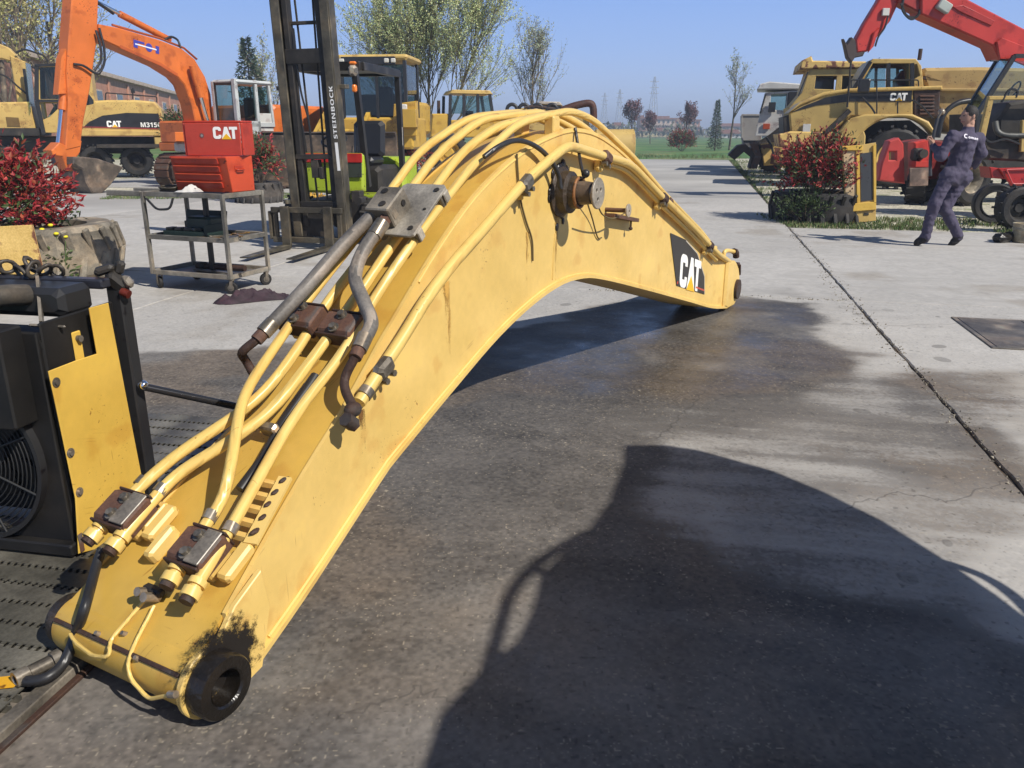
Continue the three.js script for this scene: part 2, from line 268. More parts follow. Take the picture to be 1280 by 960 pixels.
// hairline cracks, drips and tyre scuffs on the near slabs
const ND = { x0: -3.5, z0: -8.4, size: 8.2 }, NC = 2048, nearMarks = (() => {
  const c = document.createElement('canvas'); c.width = c.height = NC; const x = c.getContext('2d'); x.fillStyle = '#000'; x.fillRect(0, 0, NC, NC); const P = (X, Z) => [(X - ND.x0) / ND.size * NC, (Z - ND.z0) / ND.size * NC];
  x.strokeStyle = '#fff'; x.lineCap = 'round';
  const crack = (list, w) => { x.lineWidth = w; x.beginPath(); let p = null; for (const [px, py] of list) { const q = gnd(px, py); if (!p) x.moveTo(...P(q.x, q.z)); else for (let k = 1; k <= 14; k++) { const t = k / 14; x.lineTo(...P(lerp(p.x, q.x, t) + rnd(-.018, .018), lerp(p.z, q.z, t) + rnd(-.018, .018))); } p = q; } x.stroke(); };
  crack([[820, 548], [850, 520], [872, 500], [900, 470]], 2); crack([[1005, 402], [1100, 408], [1200, 404]], 1.6); crack([[1040, 640], [1120, 615], [1190, 628], [1260, 600]], 1.5); crack([[420, 900], [520, 860], [600, 880]], 1.2); crack([[1180, 480], [1230, 500], [1290, 496]], 1.5);
  for (let i = 0; i < 420; i++) { const X = rnd(-1.2, 4.6), Z = rnd(-8, -.8), r = Math.pow(rnd(), 4) * 16 + 1.2; x.globalAlpha = rnd(.2, .8); x.fillStyle = '#fff'; x.beginPath(); x.ellipse(...P(X, Z), r, r * rnd(.6, 1), rnd(3), 0, 7); x.fill(); }
  x.globalAlpha = .16; for (let k = 0; k < 5; k++) { x.lineWidth = rnd(14, 26); x.beginPath(); const z = rnd(-6, -2); x.moveTo(...P(-1, z)); x.quadraticCurveTo(...P(1.5, z - rnd(.5, 1.4)), ...P(4.6, z - rnd(-.4, .6))); x.stroke(); }
  const im = x.getImageData(0, 0, NC, NC).data, a = new Uint8Array(NC * NC); for (let i = 0; i < a.length; i++) a[i] = im[i * 4]; return (X, Z) => { const i = ((X - ND.x0) / ND.size * NC) | 0, j = ((Z - ND.z0) / ND.size * NC) | 0; return i < 0 || j < 0 || i >= NC || j >= NC ? 0 : a[j * NC + i] / 255; };
})();
function concrete(X, Z, fine) {             // albedo, wetness, grain height at a point of the yard
  const w1 = fbm(X * 1.7 + 9, Z * 1.7, 4) - .5, w2 = fbm(X * 1.9 + 40, Z * 1.9 + 7, 4) - .5, w3 = fbm(X * 9, Z * 9, 3) - .5;
  const qx = X + w1 * .55 + w3 * .09, qz = Z + w2 * .55 - w3 * .09;
  const broad = fbm(X * .55 + 3, Z * .55 + 8, 4), mid = fbm(X * 4, Z * 4, 4), gr = fine ? fbm(X * 70, Z * 70, 3) : fbm(X * 30, Z * 30, 2);
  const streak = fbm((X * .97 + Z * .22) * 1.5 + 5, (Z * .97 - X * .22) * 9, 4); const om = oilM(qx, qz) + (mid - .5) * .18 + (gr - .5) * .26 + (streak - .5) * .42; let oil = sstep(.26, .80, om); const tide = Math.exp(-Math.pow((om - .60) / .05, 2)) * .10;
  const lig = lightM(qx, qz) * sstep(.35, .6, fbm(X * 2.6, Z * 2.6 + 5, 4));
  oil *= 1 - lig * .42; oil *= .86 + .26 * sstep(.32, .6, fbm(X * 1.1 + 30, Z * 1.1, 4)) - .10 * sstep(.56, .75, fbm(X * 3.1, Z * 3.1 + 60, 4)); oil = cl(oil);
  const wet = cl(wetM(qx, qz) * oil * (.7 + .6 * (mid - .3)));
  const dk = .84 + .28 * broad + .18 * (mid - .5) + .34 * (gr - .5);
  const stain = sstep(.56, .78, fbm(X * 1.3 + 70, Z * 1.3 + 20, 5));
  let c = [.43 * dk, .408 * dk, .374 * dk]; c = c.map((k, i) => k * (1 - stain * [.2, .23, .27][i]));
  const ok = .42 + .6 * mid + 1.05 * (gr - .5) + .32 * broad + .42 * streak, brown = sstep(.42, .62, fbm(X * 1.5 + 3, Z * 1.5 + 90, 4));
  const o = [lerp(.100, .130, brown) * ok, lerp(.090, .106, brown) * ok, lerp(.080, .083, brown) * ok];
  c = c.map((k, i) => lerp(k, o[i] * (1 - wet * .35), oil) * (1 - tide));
  if (fine) {                               // straw, grit and flakes lying on the dark film
    const dens = sstep(.38, .7, fbm(X * 2.3 + 11, Z * 2.3, 4));
    const k1 = vnoise(X * 130 + 3, Z * 130), k2 = vnoise((X + Z * .6) * 62, (Z - X * .6) * 105 + 9), s = Math.max(sstep(.90 - .10 * dens, .95 - .06 * dens, k1), sstep(.965 - .06 * dens, .99 - .04 * dens, k2));
    if (s > 0) { const y = hash2(X * 40, Z * 40), t = s * (.22 + .40 * oil) * (.3 + .7 * y); c = [lerp(c[0], .40 + .1 * y, t), lerp(c[1], .33 + .1 * y, t), lerp(c[2], .22 + .1 * y, t)]; }
    const mk = nearMarks(X, Z) * (.55 + .45 * gr); if (mk > 0) c = [lerp(c[0], .05, mk * .75), lerp(c[1], .045, mk * .75), lerp(c[2], .04, mk * .75)];
    const pit = sstep(.86, .93, vnoise(X * 75 + 50, Z * 75)); c = c.map((k) => k * (1 - .35 * pit));
  }
  return { c, wet, oil, gr };
}
const toS = (l) => l <= .0031308 ? l * 12.92 : 1.055 * Math.pow(l, 1 / 2.4) - .055;
function yardMaterial(n, x0, z0, size, fine) {
  const d = new Uint8Array(n * n * 4), r = new Uint8Array(n * n * 4);
  for (let j = 0; j < n; j++) for (let i = 0; i < n; i++) {
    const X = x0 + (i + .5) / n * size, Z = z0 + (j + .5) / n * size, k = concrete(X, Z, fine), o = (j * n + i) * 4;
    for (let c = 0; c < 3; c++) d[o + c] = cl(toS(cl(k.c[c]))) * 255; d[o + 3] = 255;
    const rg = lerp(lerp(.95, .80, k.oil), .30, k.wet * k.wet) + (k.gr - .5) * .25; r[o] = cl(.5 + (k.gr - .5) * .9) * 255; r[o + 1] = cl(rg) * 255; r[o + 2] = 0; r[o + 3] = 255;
  }
  const mk = (a, s) => { const t = new THREE.DataTexture(a, n, n, THREE.RGBAFormat); t.magFilter = THREE.LinearFilter; t.minFilter = THREE.LinearMipmapLinearFilter; t.generateMipmaps = true; if (s) t.colorSpace = THREE.SRGBColorSpace; t.needsUpdate = true; return t; };
  const m = new THREE.MeshStandardMaterial({ map: mk(d, true), roughnessMap: mk(r, false), roughness: 1, bumpMap: bumpFine, bumpScale: .006, side: THREE.DoubleSide });
  m.userData = { x0, z0, size }; return m;
}
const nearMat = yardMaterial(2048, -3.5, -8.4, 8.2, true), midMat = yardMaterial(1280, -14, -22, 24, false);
const farConcreteMap = tex(1024, (u, v) => { const m = fbm(u * 6, v * 6, 6, 6), b = fbm(u * 3 + 5, v * 3, 3, 3), f = hash2(u * 1024, v * 1024); const k = .83 * (.62 + .2 * m + .12 * b) + .05 * f - .02; return [k, k * .98, k * .945]; }, { size: 9 });
const farConcrete = new THREE.MeshStandardMaterial({ color: 0xffffff, map: farConcreteMap, roughness: .92, side: THREE.DoubleSide });

// the long joint runs along e2; slabs lie left and right of it
const J0 = new THREE.Vector3(3.09, 0, -7.13), e1 = [.9746, .2238], e2 = [-.2238, .9746];
const slabPt = (a, b) => [J0.x + e1[0] * a + e2[0] * b, J0.z + e1[1] * a + e2[1] * b];
const yard = new THREE.Group(); yard.name = 'concrete_yard'; yard.userData = { kind: 'structure' }; scene.add(yard);
function slab(a0, a1, b0, b1, mat, step = .09) {       // one cast slab with ragged, slightly rounded edges
  const P = [], jag = (q) => (fbm(q * 7 + a0 * 3 + b1, q * .3 + b0, 4) - .5) * .03 + .010;
  const run = (A, B, inw) => { const L = Math.hypot(B[0] - A[0], B[1] - A[1]), n = Math.max(2, Math.round(L / (L > 14 ? .5 : step))); for (let i = 0; i < n; i++) { const t = i / n, q = L * t, j = jag(q + inw[0] * 9 + inw[1] * 5); P.push([A[0] + (B[0] - A[0]) * t + inw[0] * j, A[1] + (B[1] - A[1]) * t + inw[1] * j]); } };
  run([a0, b0], [a1, b0], [0, 1]); run([a1, b0], [a1, b1], [-1, 0]); run([a1, b1], [a0, b1], [0, -1]); run([a0, b1], [a0, b0], [1, 0]);
  const sh = new THREE.Shape(P.map(([a, b]) => { const [x, z] = slabPt(a, b); return new THREE.Vector2(x, -z); }));
  const g = fin(new THREE.ExtrudeGeometry(sh, { depth: .06, bevelEnabled: true, bevelThickness: .006, bevelSize: .006, bevelOffset: -.006, bevelSegments: 1 })); g.rotateX(-Math.PI / 2); g.translate(0, -.066, 0);
  const p = g.attributes.position, uv = new Float32Array(p.count * 2), { x0, z0, size } = mat.userData;
  for (let i = 0; i < p.count; i++) { uv[i * 2] = size ? (p.getX(i) - x0) / size : p.getX(i); uv[i * 2 + 1] = size ? (p.getZ(i) - z0) / size : p.getZ(i); }
  g.setAttribute('uv', new THREE.BufferAttribute(uv, 2));
  return part('slab', g, mat, yard, { keepUV: true });
}
slab(-6.1, 0, 0, 6.9, nearMat); slab(0, 1.6, 0, 5.0, nearMat, .07);
slab(1.6, 7.4, 0, 5.0, midMat); slab(0, 7.4, -6.0, 0, midMat); slab(-6.1, 0, -6.0, 0, midMat); slab(-12.2, -6.1, -6.0, 0, midMat); slab(-12.2, -6.1, 0, 6.9, midMat); slab(-6.1, 0, -12, -6, midMat); slab(-12.2, -6.1, -12, -6, midMat); slab(7.4, 13, -6, 5, farConcrete); slab(0, 13, 5, 11, farConcrete); slab(-6.1, 0, 6.9, 12, farConcrete);
slab(-30, -12.2, -10.5, 8, farConcrete); slab(-6.1, 0, -40.5, -12, farConcrete); slab(-12.2, -6.1, -40.5, -12, farConcrete); slab(-20, -12.2, -40.5, -12.5, farConcrete);
const soil = M(.12, .10, .08, { rough: .95, map: grimeMap });
{ // earth and crumbs packed into the joints
  const g = []; const strip = (a0, b0, a1, b1, w) => { const [x0, z0] = slabPt(a0, b0), [x1, z1] = slabPt(a1, b1); g.push(bar([x0, -.040, z0], [x1, -.040, z1], w, .05)); };
  strip(0, -40, 0, 11, .08); strip(-12.2, 0, 7.4, 0, .08); strip(-6.1, -40, -6.1, 12, .08); part('joint_filler', g, soil, yard);
  const st = []; for (let i = 0; i < 900; i++) { const t = rnd(), b = rnd(-6.2, 5.2), onT = rnd() < .2; const [x, z] = onT ? slabPt(rnd(-2.4, 0), rnd(-.05, .05)) : slabPt(rnd(-1, 1) * rnd(-1, 1) * .10 + (b > -1.4 && b < 1 ? rnd(-.12, .06) : 0), b); const s = rnd(.003, .010); st.push(xf(new THREE.TetrahedronGeometry(s, 0), [x, s * .35, z], [rnd(360), rnd(360), rnd(360)])); }
  part('joint_crumbs', st, M(.34, .31, .25, { rough: .9 }), yard, { kind: 'stuff' });
}
// inspection cover in the right-hand slab
{
  const c = thing('inspection_cover', 'grey steel inspection cover set flush in the concrete beside the long joint', 'manhole cover', [3.98, .004, -5.83], -12.9);
  part('frame', [box(1.0, .02, .035, 0, -.004, .49, [0, 0, 0], .003), box(1.0, .02, .035, 0, -.004, -.49, [0, 0, 0], .003), box(.035, .02, .945, -.482, -.004, 0, [0, 0, 0], .003), box(.035, .02, .945, .482, -.004, 0, [0, 0, 0], .003)], greySteel, c);
  for (const s of [-1, 1]) { const lid = part('lid', [box(.458, .02, .93, s * .2325, -.003, 0, [0, 0, 0], .003)], M(.26, .255, .25, { rough: .6, map: grimeMap }), c); }
  part('lifting_slot', [box(.22, .006, .02, -.02, .009, .12, [0, 40, 0], .001)], blackDirty, c);
}
// grass field to the horizon, gravel park on both sides
const fieldMap = tex(1024, (u, v) => { const m = fbm(u * 8, v * 8, 6, 8), f = fbm(u * 120, v * 120, 2, 120), d = sstep(.5, .7, fbm(u * 5 + 9, v * 5, 5, 5)); return [cl(lerp(.30, .46, d) * (.7 + .5 * m) + .1 * (f - .5)), cl(lerp(.42, .47, d) * (.7 + .5 * m) + .12 * (f - .5)), cl(lerp(.20, .30, d) * (.7 + .5 * m) + .08 * (f - .5))]; }, { size: 18 });
const gravelMap = tex(1024, (u, v) => { const a = vnoise(u * 200, v * 200, 200), b = vnoise(u * 90 + 7, v * 90, 90), m = fbm(u * 6, v * 6, 5, 6), gr = sstep(.62, .78, fbm(u * 9 + 3, v * 9 + 8, 5, 9)); const k = .54 + .24 * a + .14 * b + .18 * (m - .5); return [cl(lerp(k, .33, gr * .6)), cl(lerp(k * .97, .38, gr * .6)), cl(lerp(k * .86, .2, gr * .6))]; }, { size: 4 });
const gravelBump = tex(512, (u, v) => { const k = vnoise(u * 100, v * 100, 100) * .7 + vnoise(u * 45, v * 45, 45) * .3; return [k, k, k]; }, { size: 4, srgb: false });
const sheet = (pts, y) => { const s = new THREE.Shape(pts.map(([x, z]) => new THREE.Vector2(x, -z))); const g = fin(new THREE.ShapeGeometry(s)); g.rotateX(-Math.PI / 2); g.translate(0, y, 0); return g; };
struct('ground', sheet([[-3000, 60], [3000, 60], [3000, -3000], [-3000, -3000]], -.075), M(1, 1, 1, { map: fieldMap, rough: .95 }));
const gravel = new THREE.MeshStandardMaterial({ map: gravelMap, bumpMap: gravelBump, bumpScale: .02, roughness: .95, side: THREE.DoubleSide });
const JL = (z) => 1.45 - .2296 * z;
struct('gravel_park', [sheet([[JL(-13.2) + .02, -13.2], [30, -7.4], [60, -8], [60, -60], [JL(-52) + .02, -50]], -.035), sheet([[-60, -19.6], [-16, -19.6], [-9, -21.5], [-7.4, -22], [-5.5, -48], [-60, -48]], -.035)], gravel);
struct('field_strip', sheet([[-80, -48.5], [60, -48.5], [120, -240], [-160, -240]], -.05), M(1.15, 1.2, 1.0, { map: fieldMap, rough: .95 }));

// ---------------------------------------------------------------- the excavator boom lying on the concrete
const BF = new Frame(new THREE.Vector3(-1.056, 0, -1.897), 61.2);
const interp = (A, s) => { if (s <= A[0][0]) return A[0][1]; for (let i = 0; i < A.length - 1; i++) if (s <= A[i + 1][0]) { const a = A[Math.max(0, i - 1)], b = A[i], c = A[i + 1], d = A[Math.min(A.length - 1, i + 2)], h = c[0] - b[0], t = (s - b[0]) / h; const m0 = (c[1] - a[1]) / (c[0] - a[0]) * h, m1 = (d[1] - b[1]) / (d[0] - b[0]) * h, t2 = t * t, t3 = t2 * t; return b[1] * (2 * t3 - 3 * t2 + 1) + m0 * (t3 - 2 * t2 + t) + c[1] * (-2 * t3 + 3 * t2) + m1 * (t3 - t2); } return A[A.length - 1][1]; };
const TOP = [[-.07, .150], [-.02, .184], [.061, .232], [.184, .300], [.479, .466], [.713, .592], [.984, .776], [1.322, 1.038], [1.625, 1.228], [1.992, 1.375], [2.353, 1.454], [2.6, 1.467], [2.882, 1.428], [3.317, 1.296], [3.927, 1.038], [4.708, .738], [5.3, .515], [5.62, .405]];
const BOT = [[.02, .015], [.158, .034], [.489, .125], [1.046, .344], [1.372, .474], [1.757, .618], [2.1, .706], [2.35, .742], [2.533, .745], [2.79, .715], [3.554, .530], [4.618, .257], [5.30, .082], [5.62, .03]];
const bw = (s) => s < .97 ? lerp(.318, .16, cl((s - .02) / .95) * (1.35 - .35 * cl((s - .02) / .95))) : s > 5.2 ? lerp(.16, .205, sstep(5.2, 5.62, s)) : .16;
const bl = (s) => bw(s) - .083 * (1 - cl((s - .02) / .95));       // the foot reaches less far out on the left
const topY = (s) => interp(TOP, s), botY = (s) => interp(BOT, s);
function onTop(px, py, up) {                // where the sight line meets the top plate raised by up -> local s, h, z
  const d = ray(px, py);
  for (let t = .5; t < 12; t += .004) { const x = d[0] * t - BF.o.x, z = d[2] * t - BF.o.z, y = EYE + d[1] * t, s = x * BF.X[0] + z * BF.X[1]; if (y < topY(s) + up) return [s, y, x * BF.Z[0] + z * BF.Z[1]]; }
  return [0, 0, 0];
}
function onBoom(px, py, up) {               // as onTop, but also the round foot tube
  const d = ray(px, py);
  for (let t = .5; t < 6; t += .002) { const x = d[0] * t - BF.o.x, z = d[2] * t - BF.o.z, y = EYE + d[1] * t, s = x * BF.X[0] + z * BF.X[1], o = x * BF.Z[0] + z * BF.Z[1]; if ((s > -.03 && y < topY(s) + up) || Math.hypot(s, y - .097) < .085 + up || y < .01) return [s, y, o]; }
  return [0, 0, 0];
}
const boom = ofFrame('excavator_boom', 'long arched yellow steel excavator boom with pipes lying on the concrete', 'excavator boom', BF);
{
  const st = [-.07, -.04, -.01]; for (let i = 1; i <= 70; i++) st.push(i / 70 * 5.6);
  const S0 = st.filter((s) => s >= .02);
  for (const k of [1, -1]) part('side_plate', loft(S0.map((s) => { const W = k > 0 ? bw(s) : bl(s), z = k * W, zi = k * (W - .014), a = botY(s) + .01, b = topY(s) + .004; return [[s, a, z], [s, b, z], [s, b, zi], [s, a, zi]]; }), .35), Y.boom, boom);
  part('top_plate', loft(st.map((s) => { const z = bw(Math.max(s, .02)) - .0145, y = bl(Math.max(s, .02)) - .0145, b = topY(s); return [[s, b - .006, -y], [s, b - .006, z], [s, b - .022, z], [s, b - .022, -y]]; }), .35), Y.boomShaded, boom);
  part('bottom_plate', loft(S0.map((s) => { const z = bw(s) + .018, y = bl(s) + .018, b = botY(s); return [[s, b - .008, -y], [s, b - .008, z], [s, b + .0095, z], [s, b + .0095, -y]]; }), .35), Y.boom, boom);
  // foot: cross tube and greasy bushes
  part('foot_tube', [lathe([[.06, -.235], [.081, -.23], [.084, -.2], [.084, .27], [.083, .31], [.06, .312]], 36, [0, .097, 0], [90, 0, 0])], Y.boomShaded, boom);
  part('foot_seam', [box(.012, .010, .51, -.068, .147, .033, [0, 0, 48], .002)], darkRust, boom);
  const bush = (z0, r, name, lab) => part(name, lathe([[r * .54, -.03], [r * .93, -.03], [r, -.022], [r, .022], [r * .95, .03], [r * .62, .032], [r * .55, .026], [r * .54, -.03]], 40, [0, .097, z0], [90, 0, 0]), z0 > 0 ? greaseBlack : greaseBrown, boom, { label: lab });
  bush(.345, .086, 'bush', 'black greased pin bush'); bush(-.25, .074, 'bush', 'rusty pin bush');
  part('bush_bore', lathe([[0, -.1], [.047, -.1], [.047, .1]], 28, [0, .097, .272], [90, 0, 0]), greaseBlack, boom);
  part('foot_cheek', [extr([...arc(0, .097, .097, 70, 285, 22), [.09, .012], [.17, .03], [.22, .20], [.20, .318], [.10, .262]], .300, .3195, .003)], Y.boom, boom);
  decal('grease_stain', .34, .34, (x, W, H) => { const im = x.createImageData(W, H); for (let j = 0; j < H; j++) for (let i = 0; i < W; i++) { const u = (i / W - .5) * .34, v = (.5 - j / H) * .34, r = Math.hypot(u - .02, v - .02), k = r + (fbm(i * .025 + 3, j * .025, 4) - .5) * .10 + (vnoise(i * .5, j * .5) - .5) * .035 + (vnoise(i * .12, j * .12 + 9) - .5) * .03, o = (j * W + i) * 4; const q = hash2(i, j) * 14; im.data.set([26 + q, 22 + q, 19 + q, 255 * cl((.128 - k) / .045)], o); } x.putImageData(im, 0, 0); }, boom, [.012, .105, .3212], [0, 0, 0], 320, .4, true);
  // tip casting with two bosses
  parts('tip_casting', [extr([[5.50, .05], [5.60, .012], [5.82, .0], [5.93, .05], [5.97, .14], [5.95, .25], [5.88, .34], [5.78, .405], [5.50, .44]], .12, .225, .02), extr([[5.50, .05], [5.60, .012], [5.82, .0], [5.93, .05], [5.97, .14], [5.95, .25], [5.88, .34], [5.78, .405], [5.50, .44]], -.225, -.12, .02), box(.1, .36, .24, 5.56, .22, 0)], Y.boom, boom);
  part('tip_bush', [cyl(.085, .085, .03, [5.84, .15, .235], [90, 0, 0], 28), cyl(.05, .05, .46, [5.84, .15, 0], [90, 0, 0], 20)], darkRust, boom);
  parts('tip_bracket', [box(.02, .10, .05, 5.96, .30, .20, [0, 0, 15], .004), box(.06, .02, .05, 5.97, .35, .18, [0, 0, 0], .004)], darkRust, boom);
  // thin weld along the fold
  parts('weld_seam', [sweep(S0.filter((s) => s > 1.15).map((s) => new THREE.Vector3(s, topY(s) - .012, bw(s) + .001)), .005, 6), sweep(S0.filter((s) => s > .2 && s < 5.5).map((s) => new THREE.Vector3(s, botY(s) + .014, bw(s) + .003)), .007, 6)], Y.boom, boom);
}
// main pipes along the top, from the foot over the hump to the tip
{
  const over = (z, up, k = 0) => [1.95, 2.3, 2.62].map((s, i) => [s, topY(s) + up, z]);
  const far = (z, up) => [[2.95, topY(2.95) + up + .02, z], [3.35, topY(3.35) + up, z], [4.2, topY(4.2) + up, z], [5.0, topY(5.0) + up, z], [5.42, topY(5.42) + up + .02, z], [5.80, .50, z * .9]];
  const Tp = (list, up) => list.map(([x, y]) => onTop(x, y, up));
  const Z = (list, z) => list.map(([x, y]) => BF.v(x, y, z));
  const P1 = [...Tp([[118, 668], [166, 616], [222, 567], [286, 526], [330, 492], [366, 446]], .075), ...Tp([[405, 383]], .075), ...Z([[480, 287], [517, 232], [546, 193]], -.075), ...Z([[600, 149], [666, 141]], -.06), [2.62, 1.545, -.06], ...far(-.05, .045)];
  const P2 = [...Tp([[145, 680], [190, 626], [222, 591], [286, 553], [342, 513], [395, 443]], .075), ...Tp([[446, 372]], .075), ...Z([[492, 303], [541, 239], [576, 191]], .015), ...Z([[620, 158], [690, 142]], .02), [2.66, 1.54, .02], ...far(.03, .045)];
  const P3 = [...Tp([[215, 722], [254, 660], [279, 626]], .075), ...Tp([[290, 575]], .12), ...Tp([[302, 496], [337, 443]], .125), ...Tp([[385, 374]], .085), ...Z([[455, 285], [497, 226], [524, 189]], -.155), ...Z([[585, 147], [642, 141]], -.14), [2.58, 1.545, -.14], ...far(-.13, .045)];
  const P4 = [...Tp([[240, 740], [284, 668], [366, 522], [430, 440]], .075), ...Tp([[467, 374]], .07), ...Z([[514, 305], [589, 208]], .098), ...Z([[648, 153], [690, 143], [714, 138], [741, 149]], .11), ...Z([[791, 196], [829, 241], [876, 289], [905, 327]], .12), [5.72, .50, .12], [5.98, .45, .16]];
  for (const [P, r] of [[P1, .0185], [P2, .0185], [P3, .0175], [P4, .0175]]) part('pipe', pipe(P, r, .12, 14), Y.pipe, boom);
  // flanged ends at the foot
  for (const P of [P1, P2, P3, P4]) {
    const a = new THREE.Vector3(...P[0]), d = new THREE.Vector3(...P[1]).sub(a).normalize(), at = (t) => { const q = a.clone().addScaledVector(d, t); return [q.x, q.y, q.z]; };
    parts('pipe_end', [rod(at(-.018), at(.008), .027, 18), rod(at(.018), at(.036), .0255, 18)], Y.pipe, boom);
    part('end_cap', [rod(at(-.032), at(-.0185), .02, 14)], darkRust, boom);
    part('pipe_sleeve', [rod(at(.185), at(.215), .0215, 16)], zinc, boom);
  }
  part('pipe_elbow', [pipe([[5.94, .46, .155], [6.0, .45, .16], [6.02, .40, .16]], .028, .05)], darkRust, boom);
  parts('pipe_end', [pipe([[5.34, topY(5.34) + .05, -.05], [5.48, .50, -.05], [5.66, .525, -.06]], .02, .05)], Y.pipe, boom); part('end_cap', [rod([5.62, .52, -.06], [5.72, .527, -.06], .03), box(.05, .06, .06, 5.68, .49, -.05)], darkRust, boom);
  // clamps: rusty block across two pipes with end plates, bolts and a weld pad beneath
  const clamp = (p, q, len = .105, fresh = false, t = .2) => {
    const A = new THREE.Vector3(...p), B = new THREE.Vector3(...q), g = new THREE.Group(); g.name = 'pipe_clamp';
    const c = A.clone().add(B).multiplyScalar(.5), s = Math.min(5.4, Math.max(.1, c.x)), slope = Math.atan2(topY(s + .05) - topY(s - .05), .1), yaw = 0; g.position.copy(c); g.rotation.set(0, 0, slope); boom.add(g);
    const wz = Math.abs(A.z - B.z) + .05;
    const skew = (B.x - A.x) / (B.z - A.z || 1); g.rotation.y = 0;
    part('clamp_body', [extr([[-len / 2, -.03], [len / 2, -.03], [len / 2, .022], [len / 2 - .012, .034], [-len / 2 + .012, .034], [-len / 2, .022]], -wz / 2, wz / 2, .006)], rust, g);
    parts('end_plate', [box(.008, .058, wz - .006, -len / 2 - .005, .002, 0, [0, 0, 0], .002), box(.008, .058, wz - .006, len / 2 + .005, 0, 0, [0, 0, 0], .003)], darkRust, g);
    parts('bolt', [cyl(.013, .013, .016, [.028, .042, 0], [0, 0, 0], 6), cyl(.013, .013, .016, [-.03, .042, 0], [0, 0, 0], 6), cyl(.02, .02, .004, [.028, .036, 0], [0, 0, 0], 12), cyl(.02, .02, .004, [-.03, .036, 0], [0, 0, 0], 12)], fresh ? zinc : steel, g);
    part('weld_pad', [box(len * .8, .05, wz * .8, 0, -.05, 0), ...(fresh ? [box(.12, .035, .045, .02, -.04, wz / 2 + .03, [0, 0, 0], .008)] : [])], Y.boom, g);
    if (fresh) part('strap', [box(len * .98, .006, wz * .40, 0, .0375, wz * .29, [0, 0, 0], .002)], M(.56, .54, .51, { rough: .45, metal: .1, map: grimeMap }), g);
  };
  const mid = (P, px, py, up) => onTop(px, py, up);
  clamp(mid(P1, 146, 634, .075), mid(P2, 168, 648, .075), .11, true); clamp(mid(P3, 237, 683, .075), mid(P4, 262, 695, .075), .11, true);
  clamp(mid(P3, 364, 396, .09), mid(P1, 394, 402, .08), .10); clamp(mid(P2, 414, 410, .075), mid(P4, 442, 410, .075), .10);
  for (const [s, z] of [[4.15, -.09], [4.15, .075]]) { clamp([s, topY(s) + .05, z - .045], [s, topY(s) + .05, z + .045], .06); }
  parts('clamp_post', [box(.07, .09, .05, 2.36, 1.48, .12), box(.07, .09, .05, 2.36, 1.48, -.04)], Y.boom, boom);
}
// weld blocks, comb bracket
{
  const onP = (px, py, up = .0) => onTop(px, py, up);
  const blk = (px, py, l, w, h) => { const [s, y, z] = onP(px, py); const a = Math.atan2(topY(s + .05) - topY(s - .05), .1) / RAD; part('weld_block', xf(rbox(l, h, w, .008), [s, y + h * .42, z], [0, 0, a]), Y.boom, boom); };
  blk(204, 688, .11, .035, .05); blk(196, 655, .10, .04, .045);
  const A = onP(357, 597, .045), B = onP(313, 680, .045); part('comb_bracket', [bar(A, B, .042, .010), ...[0, 1, 2, 3, 4].map((k) => { const t = .08 + k * .2, p = [lerp(A[0], B[0], t), lerp(A[1], B[1], t) - .014, lerp(A[2], B[2], t)]; return bar(p, [p[0] - .005, p[1], p[2] - .075], .022, .016); })], Y.boom, boom);
  parts('bracket_rust', [0, 1, 2, 3, 4].map((k) => { const t = .06 + k * .19; return ball(.011, [lerp(A[0], B[0], t + rnd(-.03, .03)), lerp(A[1], B[1], t) + .003, lerp(A[2], B[2], t) + rnd(-.008, .008)], [2.0, .7, .9], 8, 6); }), darkRust, boom);
}
